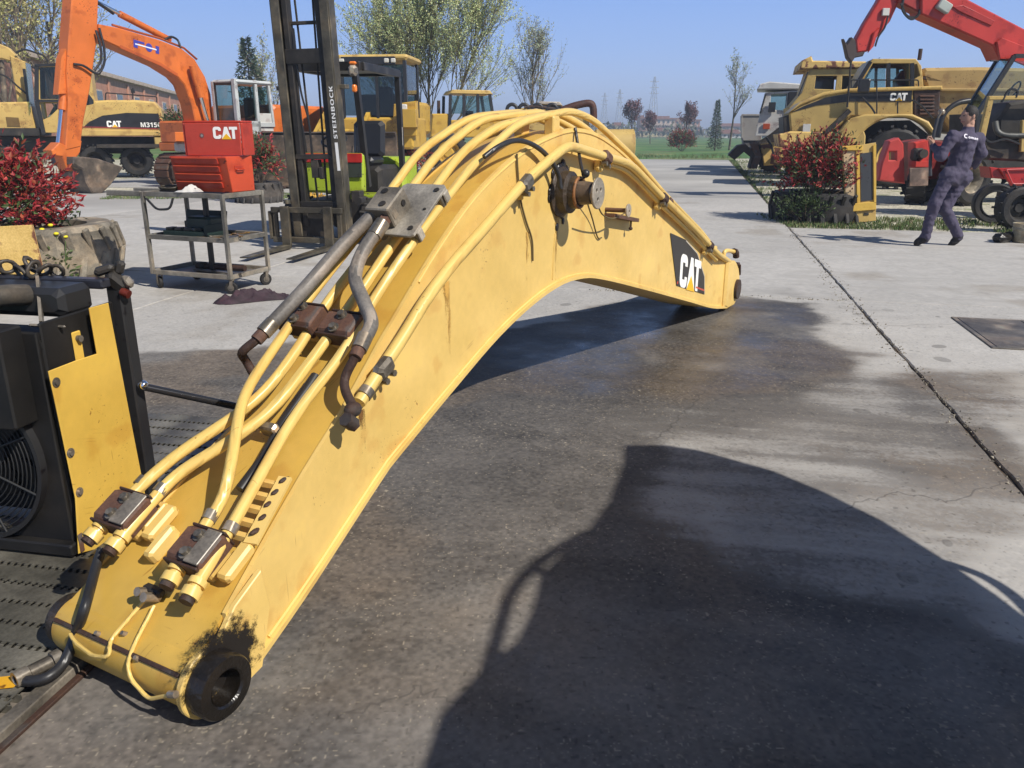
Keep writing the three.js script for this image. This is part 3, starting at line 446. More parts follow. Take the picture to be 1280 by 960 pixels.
// valve block on its plate, the two hoses
{
  const pc = [[514, 236], [543, 240], [507, 293], [474, 285]].map(([x, y]) => onTop(x, y, .125)), s0 = 1.34, ang = Math.atan2(topY(1.45) - topY(1.23), .22) / RAD;
  const g = new THREE.Group(); g.name = 'valve_plate'; g.position.set(1.335, topY(1.335) + .128, .03); g.rotation.z = ang * RAD; boom.add(g);
  const plateGrey = M(.60, .60, .58, { rough: .5, map: grimeMap }); part('plate', extr([[-.135, -.10], [.13, -.10], [.145, -.085], [.145, .085], [.13, .10], [-.12, .10], [-.145, .07], [-.145, -.085]].map(([a, b]) => [a, b]), -.006, .006, .002).rotateX(-Math.PI / 2), plateGrey, g);
  parts('flange', [box(.035, .045, .008, .115, -.026, .1), box(.035, .045, .008, -.1, -.026, .1)], plateGrey, g);
  parts('bolt_hole', [cyl(.011, .011, .004, [.11, .008, .07], [0, 0, 0], 12), cyl(.011, .011, .004, [-.105, .008, .07], [0, 0, 0], 12), cyl(.006, .006, .004, [0, .008, .075], [0, 0, 0], 8)], blackDirty, g);
  parts('spacer', [.1, -.1].flatMap((x) => [-.08, .08].map((z) => cyl(.014, .014, .05, [x, -.031, z]))), greySteel, g);
  const b = part('valve_block', [box(.13, .085, .105, -.045, .05, -.045, [0, 0, 0], .005)], M(.46, .44, .40, { rough: .6, metal: .1, map: grimeMap }), g);
  parts('port', [cyl(.014, .014, .004, [-.01, .094, -.06], [0, 0, 0], 12), cyl(.014, .014, .004, [-.08, .094, -.03], [0, 0, 0], 12), cyl(.012, .012, .004, [-.02, .05, .0095], [90, 0, 0], 12)], blackDirty, g);
  const H = (list) => list.map(([x, y, u]) => onTop(x, y, u));
  const A = H([[476, 258, .20], [430, 305, .20], [380, 362, .20], [334, 411, .19]]), B = H([[476, 282, .19], [452, 318, .185], [444, 346, .16], [456, 380, .14], [464, 405, .13], [452, 430, .13]]);
  part('hose', [sweep(smooth(A, 16), .0245, 14)], hoseGrey, boom); part('hose', [sweep(smooth(B, 40), .0245, 14)], hoseGrey, boom);
  const ends = (a, b, r) => { const P = new THREE.Vector3(...a), D = new THREE.Vector3(...b).sub(P).normalize(), at = (t) => { const q = P.clone().addScaledVector(D, t); return [q.x, q.y, q.z]; }; return at; };
  const a0 = ends(A[0], A[1]), a1 = ends(A[3], A[2]), b0 = ends(B[0], B[1]), b1 = ends(B[5], B[4]);
  parts('hose_ferrule', [rod(a0(-.02), a0(.055), .0275, 16), rod(a1(-.02), a1(.03), .027, 16), rod(b0(-.015), b0(.05), .0275, 16), rod(b1(-.025), b1(.035), .027, 16), rod(b0(-.075), b0(-.05), .033, 6)], zinc, boom);
  parts('hose_nut', [rod(a0(-.06), a0(-.02), .022, 6), rod(b0(-.05), b0(-.015), .024, 6), rod(a1(-.055), a1(-.02), .022, 12), rod(b1(-.06), b1(-.025), .022, 12)], rust, boom);
  const eA = [a1(-.05), a1(-.085)], eB = [b1(-.055), b1(-.075)];
  part('hose_elbow', [pipe([eA[0], [eA[1][0] - .02, eA[1][1] - .02, eA[1][2] - .03], onTop(306, 448, .10), onTop(318, 470, .04)], .0155, .05)], darkRust, boom);
  part('hose_elbow', [pipe([eB[0], ...[[431, 470, .085], [430, 486, .07], [440, 506, .05]].map(([x, y, u]) => onTop(x, y, u))], .0155, .05)], darkRust, boom);
  const q = onTop(441, 512, .05); part('hose_elbow_nut', [ball(.028, [q[0], q[1], q[2]], [1.2, .9, .9]), cyl(.024, .024, .05, [q[0] - .03, q[1] - .03, q[2] + .01], [0, 0, 50], 6)], darkRust, boom);
}
// pipe along the right side plate with clamps
{
  const zo = .215, V = (x, y, o = zo) => BF.v(x, y, o);
  const P = [V(449, 503), V(474, 466), V(505, 420), V(536, 368), V(572, 322), V(610, 280), V(655, 228), V(690, 197), V(706, 184), V(716, 183), V(750, 194), V(782, 203), V(793, 210), V(825, 244), V(866, 284), V(897, 317), [5.6, .42, .2]];
  part('side_pipe', pipe(P, .0225, .1, 14), Y.pipe, boom);
  part('side_pipe', pipe([V(762, 205, .19), V(780, 211, .19), V(796, 224, .19), V(826, 256, .19), V(866, 294, .19), V(895, 325, .19)], .016, .08, 10), Y.pipe, boom);
  part('pipe_sleeve', [sweep([new THREE.Vector3(...V(454, 495)), new THREE.Vector3(...V(460, 487))], .0265, 16)], zinc, boom);
  for (const [px, py, m] of [[478, 460, zinc], [656, 229, greySteel], [757, 197, rust], [829, 248, darkRust], [887, 307, darkRust]]) {
    const [s, h] = BF.p(px, py, zo), [s2, h2] = BF.p(px + 10, py - (px < 700 ? 12 : -10), zo), a = Math.atan2(h2 - h, s2 - s) / RAD, g = new THREE.Group(); g.name = 'side_clamp'; g.position.set(s, h, zo); g.rotation.z = a * RAD; boom.add(g);
    part('saddle', [box(.085, .058, .046, 0, 0, .006, [0, 0, 0], .012)], m, g); part('foot', [box(.05, .05, .035, 0, -.045, -.03)], Y.boom, g);
    parts('bolt', [cyl(.012, .012, .03, [.022, -.038, .01], [90, 0, 0], 6), cyl(.012, .012, .03, [-.022, -.038, .01], [90, 0, 0], 6)], zinc, g);
  }
}
// pivot boss with its pin and disc, small pin, wires
{
  const [s, h] = BF.p(700, 240, .16), bosses = [];
  part('pin_boss', [lathe([[0, 0], [.115, 0], [.118, .012], [.10, .022], [.097, .06], [.076, .07], [.074, .10], [0, .102]], 30, [s, h, .16], [90, 0, 0])], greaseBrown, boom, { label: 'rusty greased pin boss on the side plate' });
  part('boss_grease', Array.from({ length: 26 }, (_, i) => { const a = rnd(Math.PI * 2), r = rnd(.085, .15); return ball(rnd(.014, .03), [s + Math.cos(a) * r * .8, h + Math.sin(a) * r - (r > .12 ? .02 : 0), .163], [1, 1.2, .35], 7, 5); }), greaseBlack, boom);
  part('pin_ring', [xf(new THREE.TorusGeometry(.068, .008, 8, 28), [s, h, .262])], M(.40, .20, .08, { rough: .7, map: grimeMap }), boom); part('pin', [cyl(.05, .058, .07, [s, h, .295], [90, 0, 0], 24)], M(.17, .145, .125, { rough: .6, map: grimeMap }), boom); part('pin_neck', [cyl(.042, .046, .025, [s, h, .338], [90, 0, 0], 20)], steel, boom);
  const hole = (a) => arc(Math.cos(a) * .028, Math.sin(a) * .028, .009, 0, 330, 8);
  const D = extr(arc(0, 0, .072, 0, 350, 28), 0, .012, .003, [hole(.6), hole(2.6), hole(4.4)]); part('pin_disc', xf(D, [s, h, .348]), M(.58, .57, .54, { rough: .55, map: grimeMap }), boom);
  const [s2, h2] = BF.p(757, 262, .16); part('stop_pin', [cyl(.012, .012, .13, [s2, h2, .225], [90, 0, 0])], rust, boom);
  part('stop_disc', [xf(extr(arc(0, 0, .036, 0, 350, 20), 0, .01, .002, [arc(.005, -.004, .008, 0, 330, 6)]), [s2, h2, .285])], M(.58, .57, .54, { rough: .55, map: grimeMap }), boom);
  const b0 = BF.v(764, 269, .2), b1 = BF.v(795, 273, .2); part('stop_bracket', [bar([b0[0], b0[1], .19], [b1[0], b1[1] - .01, .19], .06, .02)], rust, boom); part('wing_nut', [box(.025, .02, .02, b1[0] - .08, b1[1] - .05, .2), rod([b1[0] - .08, b1[1] - .05, .2], [b1[0] - .08, b1[1], .2], .006)], darkRust, boom);
  part('wire', [sweep(smooth([BF.v(605, 196, .14), BF.v(622, 184, .165), BF.v(642, 176, .18), BF.v(662, 179, .19), BF.v(684, 195, .2), BF.v(698, 219, .21), BF.v(701, 236, .22)], 30), .011, 8)], hoseBlack, boom);
  const wy = M(.16, .12, .05, { rough: .6 });
  part('wire', [sweep(smooth([BF.v(646, 192, .168), BF.v(647, 212, .168), BF.v(650, 246, .168), BF.v(657, 275, .168), BF.v(665, 300, .168), BF.v(666, 326, .166)], 20), .0045, 6)], wy, boom);
  part('wire', [sweep(smooth([BF.v(733, 250, .2), BF.v(740, 272, .18), BF.v(748, 298, .168), BF.v(752, 297, .168)], 16), .004, 6)], wy, boom);
  part('wire', [sweep(smooth([BF.v(746, 253, .3), BF.v(753, 268, .26), BF.v(765, 273, .24), BF.v(782, 266, .2)], 16), .004, 6)], wy, boom);
  part('wire', [sweep(smooth([BF.v(719, 160, .165), BF.v(722, 180, .19), BF.v(726, 205, .24), BF.v(730, 222, .29)], 16), .008, 8), ball(.02, BF.v(732, 217, .29))], hoseBlack, boom);
  part('wire', [sweep([onTop(345, 545, .02), onTop(328, 575, .02), onTop(300, 612, .02)].map((p) => new THREE.Vector3(...p)), .016, 8), sweep(smooth([onTop(395, 470, .03), onTop(360, 520, .03), onTop(345, 545, .02)], 10), .018, 8)], hoseBlack, boom); 
  const wk = onTop(338, 537, .035); part('wire_clip', [xf(rbox(.03, .05, .07, .006), wk, [0, 0, 35])], zinc, boom);
}
{ // butt weld across the side plate, rusty runs below the pin and brown soiling on the side plate
  const run = (px, py, w, h, sd, col) => { const [s, y] = BF.p(px, py, .165); decal('rust_run', w, h, (x, W, H) => { const im = x.createImageData(W, H); for (let j = 0; j < H; j++) for (let i = 0; i < W; i++) { const u = Math.abs(i / W - .5) * 2, v = j / H, k = (1 - u) * (1 - v * .75) + (fbm(i * .12 + sd, j * .012, 3) - .5) * .9 + (vnoise(i * .7, j * .7 + sd) - .5) * .5, o = (j * W + i) * 4; im.data.set([...col, k > .62 ? 255 : 0], o); } x.putImageData(im, 0, 0); }, boom, [s, y - h / 2, bw(s) + .0025], [0, 0, 0], 96, .6); };
  part('butt_weld', [sweep(Array.from({ length: 14 }, (_, i) => { const [s, y] = BF.p(694 - i * .25, 292 + i * 4.4, .162); return new THREE.Vector3(s + rnd(-.002, .002), y, .1605); }), .0055, 6)], Y.boom, boom);
  run(697, 268, .09, .34, 3, [196, 152, 66]); run(560, 352, .10, .3, 8, [206, 160, 76]); run(660, 290, .06, .22, 14, [200, 158, 80]); run(446, 512, .07, .16, 21, [120, 84, 40]);
}
// grease lines and their fittings at the foot
{
  const e = -1;
  const OB = (l) => l.map(([x, y, u]) => onBoom(x, y, u ?? .008));
  part('grease_line', [pipe(OB([[181, 750, .014], [160, 774], [137, 801], [137, 821, .02], [116, 820, .02], [93, 802, .02], [88, 793, .01]]), .0055, .02, 8)], Y.pipe, boom);
  part('grease_line', [pipe(OB([[193, 757, .014], [182, 778], [170, 801], [159, 829], [163, 849, .012], [186, 874, .02], [212, 869, .02]]), .0055, .02, 8)], Y.pipe, boom);
  const ge = onBoom(216, 868, .02); part('grease_end', [cyl(.010, .010, .028, ge, [70, 30, 0], 8)], zinc, boom);
  const f = onBoom(189, 744, .018); parts('grease_fitting', [cyl(.013, .013, .05, [f[0] - .004, f[1] + .006, f[2] - .022], [0, 0, 60], 8), cyl(.014, .014, .05, [f[0] - .012, f[1] + .004, f[2] + .014], [0, 0, 60], 8)], steel, boom); part('grease_block', [box(.028, .026, .07, f[0] + .012, f[1] + .006, f[2] - .004)], blackDirty, boom);
  parts('grease_nipple', [[155, 792], [171, 823], [122, 792]].map(([x, y]) => cyl(.006, .009, .018, onBoom(x, y, .004), [0, 0, 40], 6)), steel, boom);
  const hs = [onTop(128, 686, .04), onTop(122, 702, .03), onTop(113, 735, .04), onTop(106, 760, .06)];
  part('hose', [sweep(smooth([...hs, ...[[94, 795, .12], [80, 828, .065], [60, 846, .055], [40, 851, .05], [25, 849, .05]].map(([x, y, h]) => { const p = gnd(x, y, h), dx = p.x - BF.o.x, dz = p.z - BF.o.z; return [dx * BF.X[0] + dz * BF.X[1], h, dx * BF.Z[0] + dz * BF.Z[1]]; })], 40), .0145, 10)], hoseBlack, boom, { label: 'black rubber hose hanging from the boom foot' });
}
// emblem plate on the side
{
  const P = [[838, 291], [846, 357], [881, 368], [881, 345], [872, 316], [858, 300]].map(([x, y]) => BF.p(x, y, .165)); const xs = P.map((p) => p[0]), ys = P.map((p) => p[1]), x0 = Math.min(...xs), x1 = Math.max(...xs), y0 = Math.min(...ys), y1 = Math.max(...ys), w = x1 - x0, h = y1 - y0;
  const pos = (px, py) => { const [s, y] = BF.p(px, py, .165); return [(s - x0) / w, (y1 - y) / h]; };
  decal('emblem', w, h, (x, W, Hh) => {
    x.fillStyle = '#33302c'; x.beginPath(); P.forEach(([s, y], i) => { const X = (s - x0) / w * W, Z = (y1 - y) / h * Hh; i ? x.lineTo(X, Z) : x.moveTo(X, Z); }); x.closePath(); x.fill();
    x.save(); x.clip(); x.strokeStyle = '#b9b2a2'; x.lineWidth = 10; x.beginPath(); [[858, 300], [872, 316], [881, 345], [881, 368]].forEach((q, i) => { const [a, b] = pos(...q); i ? x.lineTo(a * W, b * Hh) : x.moveTo(a * W, b * Hh); }); x.stroke(); x.restore();
    const a = pos(849, 358), b = pos(850, 317), c = pos(874, 365);
    const ht = (a[1] - b[1]) * Hh, wd = (c[0] - a[0]) * W; x.save(); x.transform(wd / (ht * 2.2), (c[1] - a[1]) * Hh / (ht * 2.2), 0, 1, a[0] * W, a[1] * Hh); catWord(x, 0, 0, ht); x.restore();
    const r = pos(846.5, 352); x.fillStyle = '#c03a2a'; x.fillRect(r[0] * W, r[1] * Hh, 14, 10); const t = pos(870, 359), t2 = pos(880.5, 363); x.strokeStyle = '#c0503a'; x.lineWidth = 7; x.beginPath(); x.moveTo(t[0] * W, t[1] * Hh); x.lineTo(t2[0] * W, t2[1] * Hh); x.stroke();
    for (let i = 0; i < 60; i++) { x.fillStyle = `rgba(150,140,125,${hash2(i, 5) * .35})`; x.fillRect(hash2(i, 1) * W, hash2(i, 2) * Hh, 2 + hash2(i, 3) * 18, 1 + hash2(i, 4) * 3); }
  }, boom, [(x0 + x1) / 2, (y0 + y1) / 2, .1645], [0, 0, 0], 512);
}

// ---------------------------------------------------------------- perforated steel decking at the left
const DK = .03;
{
  const d = thing('steel_decking', 'grey perforated anti-slip steel decking lying on the concrete under the radiator unit', 'metal decking', [-1.265, 0, -1.75], -11);
  const pit = .027, n = 95, w = .1;
  const edge = (z, dir, inn) => { const L = []; for (let i = 0; i < n; i++) { const a = -.05 - i * pit; L.push([a, z], [a - .006, z], [a - .006, z + inn], [a - .020, z + inn], [a - .020, z]); } return dir > 0 ? L : L.reverse(); };
  const pts = [...edge(.0490, 1, -.011), ...edge(-.0490, -1, .011)];
  const g = extr(pts, 0, .004, 0).rotateX(Math.PI / 2); g.translate(0, DK, 0);
  const ribs = fin(mergeGeometries([g, box(2.58, .026, .004, -1.33, DK - .0175, .03, [0, 0, 0], 0), box(2.58, .026, .004, -1.33, DK - .0175, -.03, [0, 0, 0], 0)].map(fin)));
  const deckM = [0, 1, 2].map((k) => M(.25 + .03 * k, .26 + .03 * k, .245 + .03 * k, { rough: .55, metal: .1, map: grimeMap }));
  let k = 0; for (let z = 1.25; z > -2.1; z -= w) { const m = part('plank', ribs.clone(), deckM[k++ % 3], d); m.position.z = z; m.position.y = (hash2(k, 3) - .5) * .003; m.position.x = (hash2(k, 8) - .5) * .008; }
  part('edge_rail', [box(.045, .028, 3.4, -.005, .0145, -.42, [0, 0, 0], .003)], greySteel, d); part('edge_angle', [box(.02, .012, 3.4, .036, .0065, -.42, [0, 0, 0], .002)], darkRust, d);
}
// loose hydraulic fitting and tag on the decking
{
  const p = gnd(50, 832, .06), o = thing('pipe_fitting', 'small grey hydraulic coupling lying on the perforated decking', 'hydraulic fitting', [p.x, DK + .003, p.z], 55); o.scale.setScalar(.82);
  part('body', [cyl(.024, .024, .07, [.0, .026, 0], [0, 0, 90], 6)], steel, o); part('nut', [cyl(.029, .029, .03, [.052, .03, 0], [0, 0, 90], 6)], greySteel, o);
  part('socket', [lathe([[.016, -.022], [.027, -.022], [.027, .022], [.018, .022], [.016, .018]], 18, [-.06, .027, 0], [0, 0, 90])], zinc, o); part('insert', [cyl(.016, .016, .03, [-.055, .027, 0], [0, 0, 90], 12)], M(.45, .28, .06, { rough: .5 }), o);
  const q = gnd(6, 853, .04); single('paper_tag', 'small orange-yellow tag at the end of the black hose', 'tag', xf(extr([[-.05, -.022], [.04, -.022], [.055, 0], [.04, .022], [-.05, .022]], 0, .0015, 0), [q.x - .012, DK + .008, q.z], [-82, 0, 8]), M(.80, .42, .02, { rough: .6 }));
}
// ---------------------------------------------------------------- radiator unit with yellow side panel
{
  const R0 = gnd(101, 694, DK), ry = -11, o = thing('radiator_unit', 'black engine radiator unit with fan guard and yellow side panel', 'radiator', [R0.x, DK + .002, R0.z], ry), RP = new Frame(new THREE.Vector3(R0.x, DK + .002, R0.z), ry + 90), FF = new Frame(new THREE.Vector3(R0.x, DK + .002, R0.z), ry);
  const W = 1.1, D = .36;
  const hbk = .885;
  part('shroud', [extr([[-W, .03], [-.02, .03], [-.02, .80], [-W, .80]], -.02, 0, .004, [arc(-.37, .34, .285, 0, 352, 40)])], blackMatt, o);
  part('fan_ring', lathe([[.285, 0], [.30, 0], [.30, .05], [.285, .05], [.285, 0]], 44, [-.37, .34, -.02], [90, 0, 0]), blackPaint, o);
  for (let k = 0; k < 7; k++) part('fan_blade', xf(extr([[.05, -.03], [.26, -.07], [.275, .05], [.06, .04]], -.004, .004, .001), [-.37, .34, -.10], [22, 0, k * 51.4]), M(.03, .03, .031, { rough: .6 }), o);
  part('fan_hub', cyl(.07, .07, .06, [-.37, .34, -.1], [90, 0, 0]), blackPaint, o);
  for (let r = .07; r < .29; r += .0165) part('guard_wire', xf(new THREE.TorusGeometry(r, .0024, 5, 40), [-.37, .34, .018]), M(.022, .022, .022, { rough: .7, map: null }), o);
  for (let k = 0; k < 4; k++) part('guard_spoke', xf(new THREE.CylinderGeometry(.004, .004, .58, 6), [-.37, .34, .023], [0, 0, 22 + k * 45]), M(.025, .025, .025, { rough: .7, map: null }), o);
  part('core', [box(W - .06, .70, .10, -W / 2, .40, -.24, [0, 0, 0], .004)], M(.025, .025, .025, { rough: .8, map: grimeMap }), o);
  part('base_rail', [box(W, .045, .04, -W / 2, .03, .015)], blackMatt, o);
  part('shroud_box', [box(.26, .33, .10, -.20, .66, .045, [0, 0, 0], .006)], blackMatt, o); part('shroud_bolt', [cyl(.012, .012, .02, [-.24, .62, .10], [90, 0, 0], 8)], rust, o);
  part('top_tank', [box(W - .02, .10, .16, -W / 2 - .02, hbk - .02, -.23, [0, 0, 0], .02)], blackPaint, o);
  part('top_bar', [box(W + .02, .035, .05, -W / 2, hbk + .02, -.33)], M(.035, .037, .05, { rough: .35 }), o);
  part('rear_post', [box(.06, hbk + .02, .06, -.012, .46, -.415, [0, 0, 0], .006)], blackPaint, o); part('front_post', [box(.03, .74, .03, -.035, .40, -.02)], blackPaint, o);
  part('side_plate', [box(.01, .82, .36, -.02, .42, -.2)], blackMatt, o);
  // yellow panel traced on its plane
  const pl = RP.pl([[97, 692], [93, 623], [67, 500], [59, 464], [95, 450], [120, 442], [110, 385], [134, 378.5], [165, 540], [181, 622], [191, 668]], .012);
  const yp = part('yellow_panel', [xf(extr(pl, 0, .006, .002), [0, 0, 0], [0, 0, 0])].map((g) => g.rotateY(Math.PI / 2).translate(.012, 0, 0)), Y.panel, o);
  for (const [px, py] of [[70, 478], [88, 566], [99, 615]]) { const [s, h] = RP.p(px, py, .018); const b = part('bolt', [cyl(.011, .011, .007, [.0225, h, -s], [0, 0, 90], 6), cyl(.017, .017, .003, [.0195, h, -s], [0, 0, 90], 14)], steel, o); }
  const [fs, fh] = RP.p(99, 680, .02); part('worn_foot', [box(.004, .07, .02, .0205, fh, -fs - .01)], rust, o);
  { const [s, h] = RP.p(101, 432, .0); part('panel_tab', [box(.008, .14, .042, -.012, h - .02, -s)], Y.panel, o); part('tab_bolt', [cyl(.012, .012, .015, [-.001, h + .025, -s], [0, 0, 90], 8)], steel, o); }
  // hoses, chain, struts and the rusty latch on top
  part('hose', [sweep(smooth([[-.8, .84, .0], [-.5, .855, -.0], [-.32, .875, -.02], [-.20, .90, -.08], [-.17, .89, -.16]], 20), .036, 14)], M(.13, .125, .115, { rough: .85, map: grimeMap }), o);
  part('bracket', [bar([-.17, .93, -.22], [-.08, .80, -.1], .01, .05), box(.14, .01, .012, -.06, .80, -.1)], greySteel, o);
  part('latch', [box(.05, .08, .05, .0, .90, -.40, [20, 10, 35], .01), box(.07, .03, .04, -.03, .945, -.38, [10, 30, 12], .01), box(.03, .05, .03, .012, .95, -.41, [0, 20, -20], .008)], blackDirty, o); part('latch_cap', [box(.03, .05, .04, .04, .90, -.405, [0, 20, 30], .012)], M(.4, .38, .35, { rough: .5, map: grimeMap }), o); part('reflector', [cyl(.016, .016, .03, [.035, .86, -.39], [0, 0, 70], 10)], M(.30, .05, .03, { rough: .5, map: grimeMap }), o);
  part('gas_strut', [rod([.04, .50, -.40], [.30, .36, -.62], .015, 10)], M(.05, .05, .055, { rough: .2, metal: .6, map: null }), o); part('strut_ball', [ball(.02, [.045, .505, -.40])], chrome, o);
  for (let k = 0; k < 16; k++) part('chain_link', xf(new THREE.TorusGeometry(.022, .007, 6, 12), [-.22 - k * .030 + (k % 3) * .01, hbk + .05 + (k % 4) * .008, -.34 + ((k * 7) % 5 - 2) * .016], [k % 2 ? 75 : 20, k * 40, 30], [1.35, 1, 1]), M(.10, .095, .09, { rough: .6, map: grimeMap }), o);
}
// rust-streaked yellow plate standing behind the radiator
{
  const f = new Frame(new THREE.Vector3(-4.15, 0, -6.9), 8), o = ofFrame('steel_plate', 'rust-stained yellow steel plate leaning against the grey tyre planter', 'steel plate', f);
  part('plate', [extr([[-1.3, 0], ...[f.p(67, 372), f.p(58, 352), f.p(41, 281)], f.p(0, 283), [-1.3, .66]].map(([a, b]) => [a, Math.max(0, b)]), -.012, 0, .003)], Y.rusty, o); part('flange', [box(.9, .05, .06, -.55, .62, -.042)], Y.rusty, o);
}
// ---------------------------------------------------------------- trolley with tool chests
{
  const fr = gnd(292, 366), c0 = new THREE.Vector3(-2.63, 0, -7.43), ex = new THREE.Vector3(-3.49, 0, -7.76).sub(c0), L = .93, Wd = .56, ry = 21;
  const o = thing('tool_trolley', 'grey three-tier steel workshop trolley on castors carrying the red tool chests', 'trolley', [c0.x, 0, c0.z], -ry + 0);
  // local x: right is the front-right corner, the frame runs to -L; local -z goes back
  const T = .92, lean = 0;
  const legs = [[0, 0], [0, -Wd], [-L, 0], [-L, -Wd]];
  legs.forEach(([x, z], i) => part('leg', [box(.035, T - .14, .035, x, .14 + (T - .14) / 2, z, [0, 0, 0], .003)], cartGrey, o));
  for (const y of [T - .02, .50, .16]) {
    part('shelf', [box(L - .04, .006, Wd - .04, -L / 2, y - .012, -Wd / 2, [0, 0, 0], .001)], M(.20, .20, .195, { rough: .6, map: grimeMap }), o);
    parts('shelf_rim', [box(L - .037, .045, .028, -L / 2, y, 0, [0, 0, 0], .003), box(L - .037, .045, .028, -L / 2, y, -Wd, [0, 0, 0], .003), box(.028, .045, Wd - .037, 0, y, -Wd / 2, [0, 0, 0], .003), box(.028, .045, Wd - .037, -L, y, -Wd / 2, [0, 0, 0], .003)], cartGrey, o);
  }
  part('rim_extension', [box(.42, .05, .03, -L - .23, T - .02, 0), box(.42, .05, .03, -L - .23, T - .02, -Wd * .6), box(.42, .006, Wd * .6, -L - .23, T - .03, -Wd * .3)], cartGrey, o);
  part('push_handle', [pipe([[-L + .06, T - .06, .02], [-L + .18, T - .16, .03], [-L + .34, T - .15, .03], [-L + .38, T - .05, .02]], .011, .05)], blackPaint, o);
  part('centre_post', [cyl(.028, .028, T - .2, [-L * .48, .16 + (T - .2) / 2, -Wd * .5])], blackPaint, o);
  legs.forEach(([x, z], i) => { const g = new THREE.Group(); g.name = 'castor'; g.position.set(x + (x ? .05 : -.02), 0, z + (z ? .03 : -.02)); g.rotation.y = [.4, 1.1, -.5, .2][i]; o.add(g);
    part('wheel', [lathe([[.018, -.016], [.052, -.018], [.058, -.012], [.058, .012], [.052, .018], [.018, .016]], 20, [0, .058, 0], [90, 0, 0])], rubber, g); part('hub', [cyl(.03, .03, .04, [0, .058, 0], [90, 0, 0], 14)], greySteel, g); part('fork', [box(.05, .012, .06, .01, .132, 0), bar([.01, .13, .024], [0, .05, .024], .03, .005), bar([.01, .13, -.024], [0, .05, -.024], .03, .005)], steel, g); });
  // tools on the middle and lower shelves
  const m = new THREE.Matrix4().makeRotationY(-ry * RAD), put = (x, y, z) => { const v = new THREE.Vector3(x, y, z).applyMatrix4(m); return [v.x + c0.x, v.y, v.z + c0.z]; };
  const tc = thing('tool_case', 'open dark green plastic tool case on the middle shelf of the trolley', 'tool case', put(-.58, .497, -.24), -ry);
  part('case_body', [box(.50, .055, .30, 0, .03, 0), box(.50, .10, .01, 0, .07, -.15), box(.01, .10, .30, .25, .07, 0)], M(.025, .05, .042, { rough: .5 }), tc); part('case_lid', [box(.50, .15, .02, .02, .155, -.16, [-12, 0, 0], .008), box(.30, .13, .2, .10, .12, -.04, [0, 0, 0], .02)], M(.022, .045, .038, { rough: .5 }), tc); parts('tool', [0, 1, 2, 3].map((k) => box(.08, .03, .1, -.19 + k * .1, .07, .09, [0, k * 20, 0], .01)), M(.20, .20, .18, { rough: .5, map: grimeMap }), tc);
  for (let k = 0; k < 5; k++) { const sp = thing('spanner', 'steel spanner in the heap on the middle shelf of the trolley', 'spanner', put(-.28 + k * .055, .497 + k * .004, -.1 - (k % 3) * .13), -ry + 20 + k * 31, 'spanners on the trolley shelf'); const sm = k % 2 ? steel : M(.4, .24, .07, { rough: .5, map: grimeMap }); part('shaft', [bar([-.11, .012, 0], [.11, .012, 0], .018, .008)], sm, sp); part('jaw', [xf(extr([[0, -.02], [.03, -.022], [.028, -.009], [.014, -.007], [.014, .007], [.028, .009], [.03, .022], [0, .02], [-.012, 0]], 0, .011, .002), [.11, .007, 0], [-90, 0, 0])], sm, sp); part('ring', [xf(new THREE.TorusGeometry(.015, .0055, 6, 14), [-.12, .012, 0], [90, 0, 0])], sm, sp); }
  const sb = thing('spare_shaft', 'short dark round bar lying on the bottom shelf of the trolley', 'steel bar', put(-.36, .162, -.30), -ry + 4); part('bar', [cyl(.03, .03, .55, [0, .03, 0], [0, 0, 90], 14)], darkRust, sb); part('collar', [cyl(.036, .036, .05, [-.2, .036, 0], [0, 0, 90], 14)], blackDirty, sb);
  const bb = thing('crow_bar', 'long flat steel pry bar on the bottom shelf beside the round bar', 'pry bar', put(-.30, .16, -.16), -ry - 8); part('bar', [bar([-.3, .012, 0], [.3, .012, 0], .035, .014)], steel, bb); part('claw', [bar([.3, .012, 0], [.36, .03, 0], .04, .01)], steel, bb);
  // lower chest with drawers
  const cx = thing('drawer_chest', 'red steel drawer chest with four drawer fronts on top of the trolley', 'tool chest', put(-.335, T + .003, -.30), -ry - 1);
  const cw = .66, ch = .32, cd = .36;
  const chestRed = M(.70, .088, .028, { rough: .5 }); part('carcass', [extr([[-cd / 2, 0], [cd / 2 - .05, 0], [cd / 2, ch], [-cd / 2, ch]], -cw / 2, cw / 2, .006).rotateY(-Math.PI / 2)], chestRed, cx);
  for (let k = 0; k < 4; k++) { const y = .035 + k * .072, z = cd / 2 - .046 + (y + .03) / ch * .05; const dr = part('drawer', [xf(rbox(cw - .12, .054, .016, .006), [-.03, y + .026, z + .002], [9.5, 0, 0])], redPaint, cx); part('pull', [xf(rbox(cw - .13, .012, .016, .004), [-.03, y + .052, z + .016], [0, 0, 0])], chestRed, dr); }
  part('side_handle', [pipe([[cw / 2, .21, -.03], [cw / 2 + .03, .20, -.03], [cw / 2 + .03, .20, .07], [cw / 2, .21, .07]], .007, .02), box(.006, .05, .12, cw / 2 + .004, .215, .02)], orangeRed, cx); part('frame_lip', [box(cw + .004, .018, .012, 0, ch - .012, cd / 2 + .002)], orangeRed, cx);
  const ux = thing('tool_chest', 'red tool chest lid with white three-letter emblem standing on the drawer chest', 'tool chest', put(-.27, T + ch + .006, -.36), -ry + 15);
  const uw = .53, uh = .29;
  part('back', [box(uw, uh, .02, 0, uh / 2, .12, [0, 0, 0], .006)], M(.50, .055, .03, { rough: .5, map: boomMap }), ux); parts('side', [box(.02, uh, .24, uw / 2 + .012, uh / 2, 0), box(.02, uh, .24, -uw / 2 - .012, uh / 2, 0)], redPaint, ux); part('top', [box(uw + .044, .02, .24, 0, uh + .011, 0)], redPaint, ux);
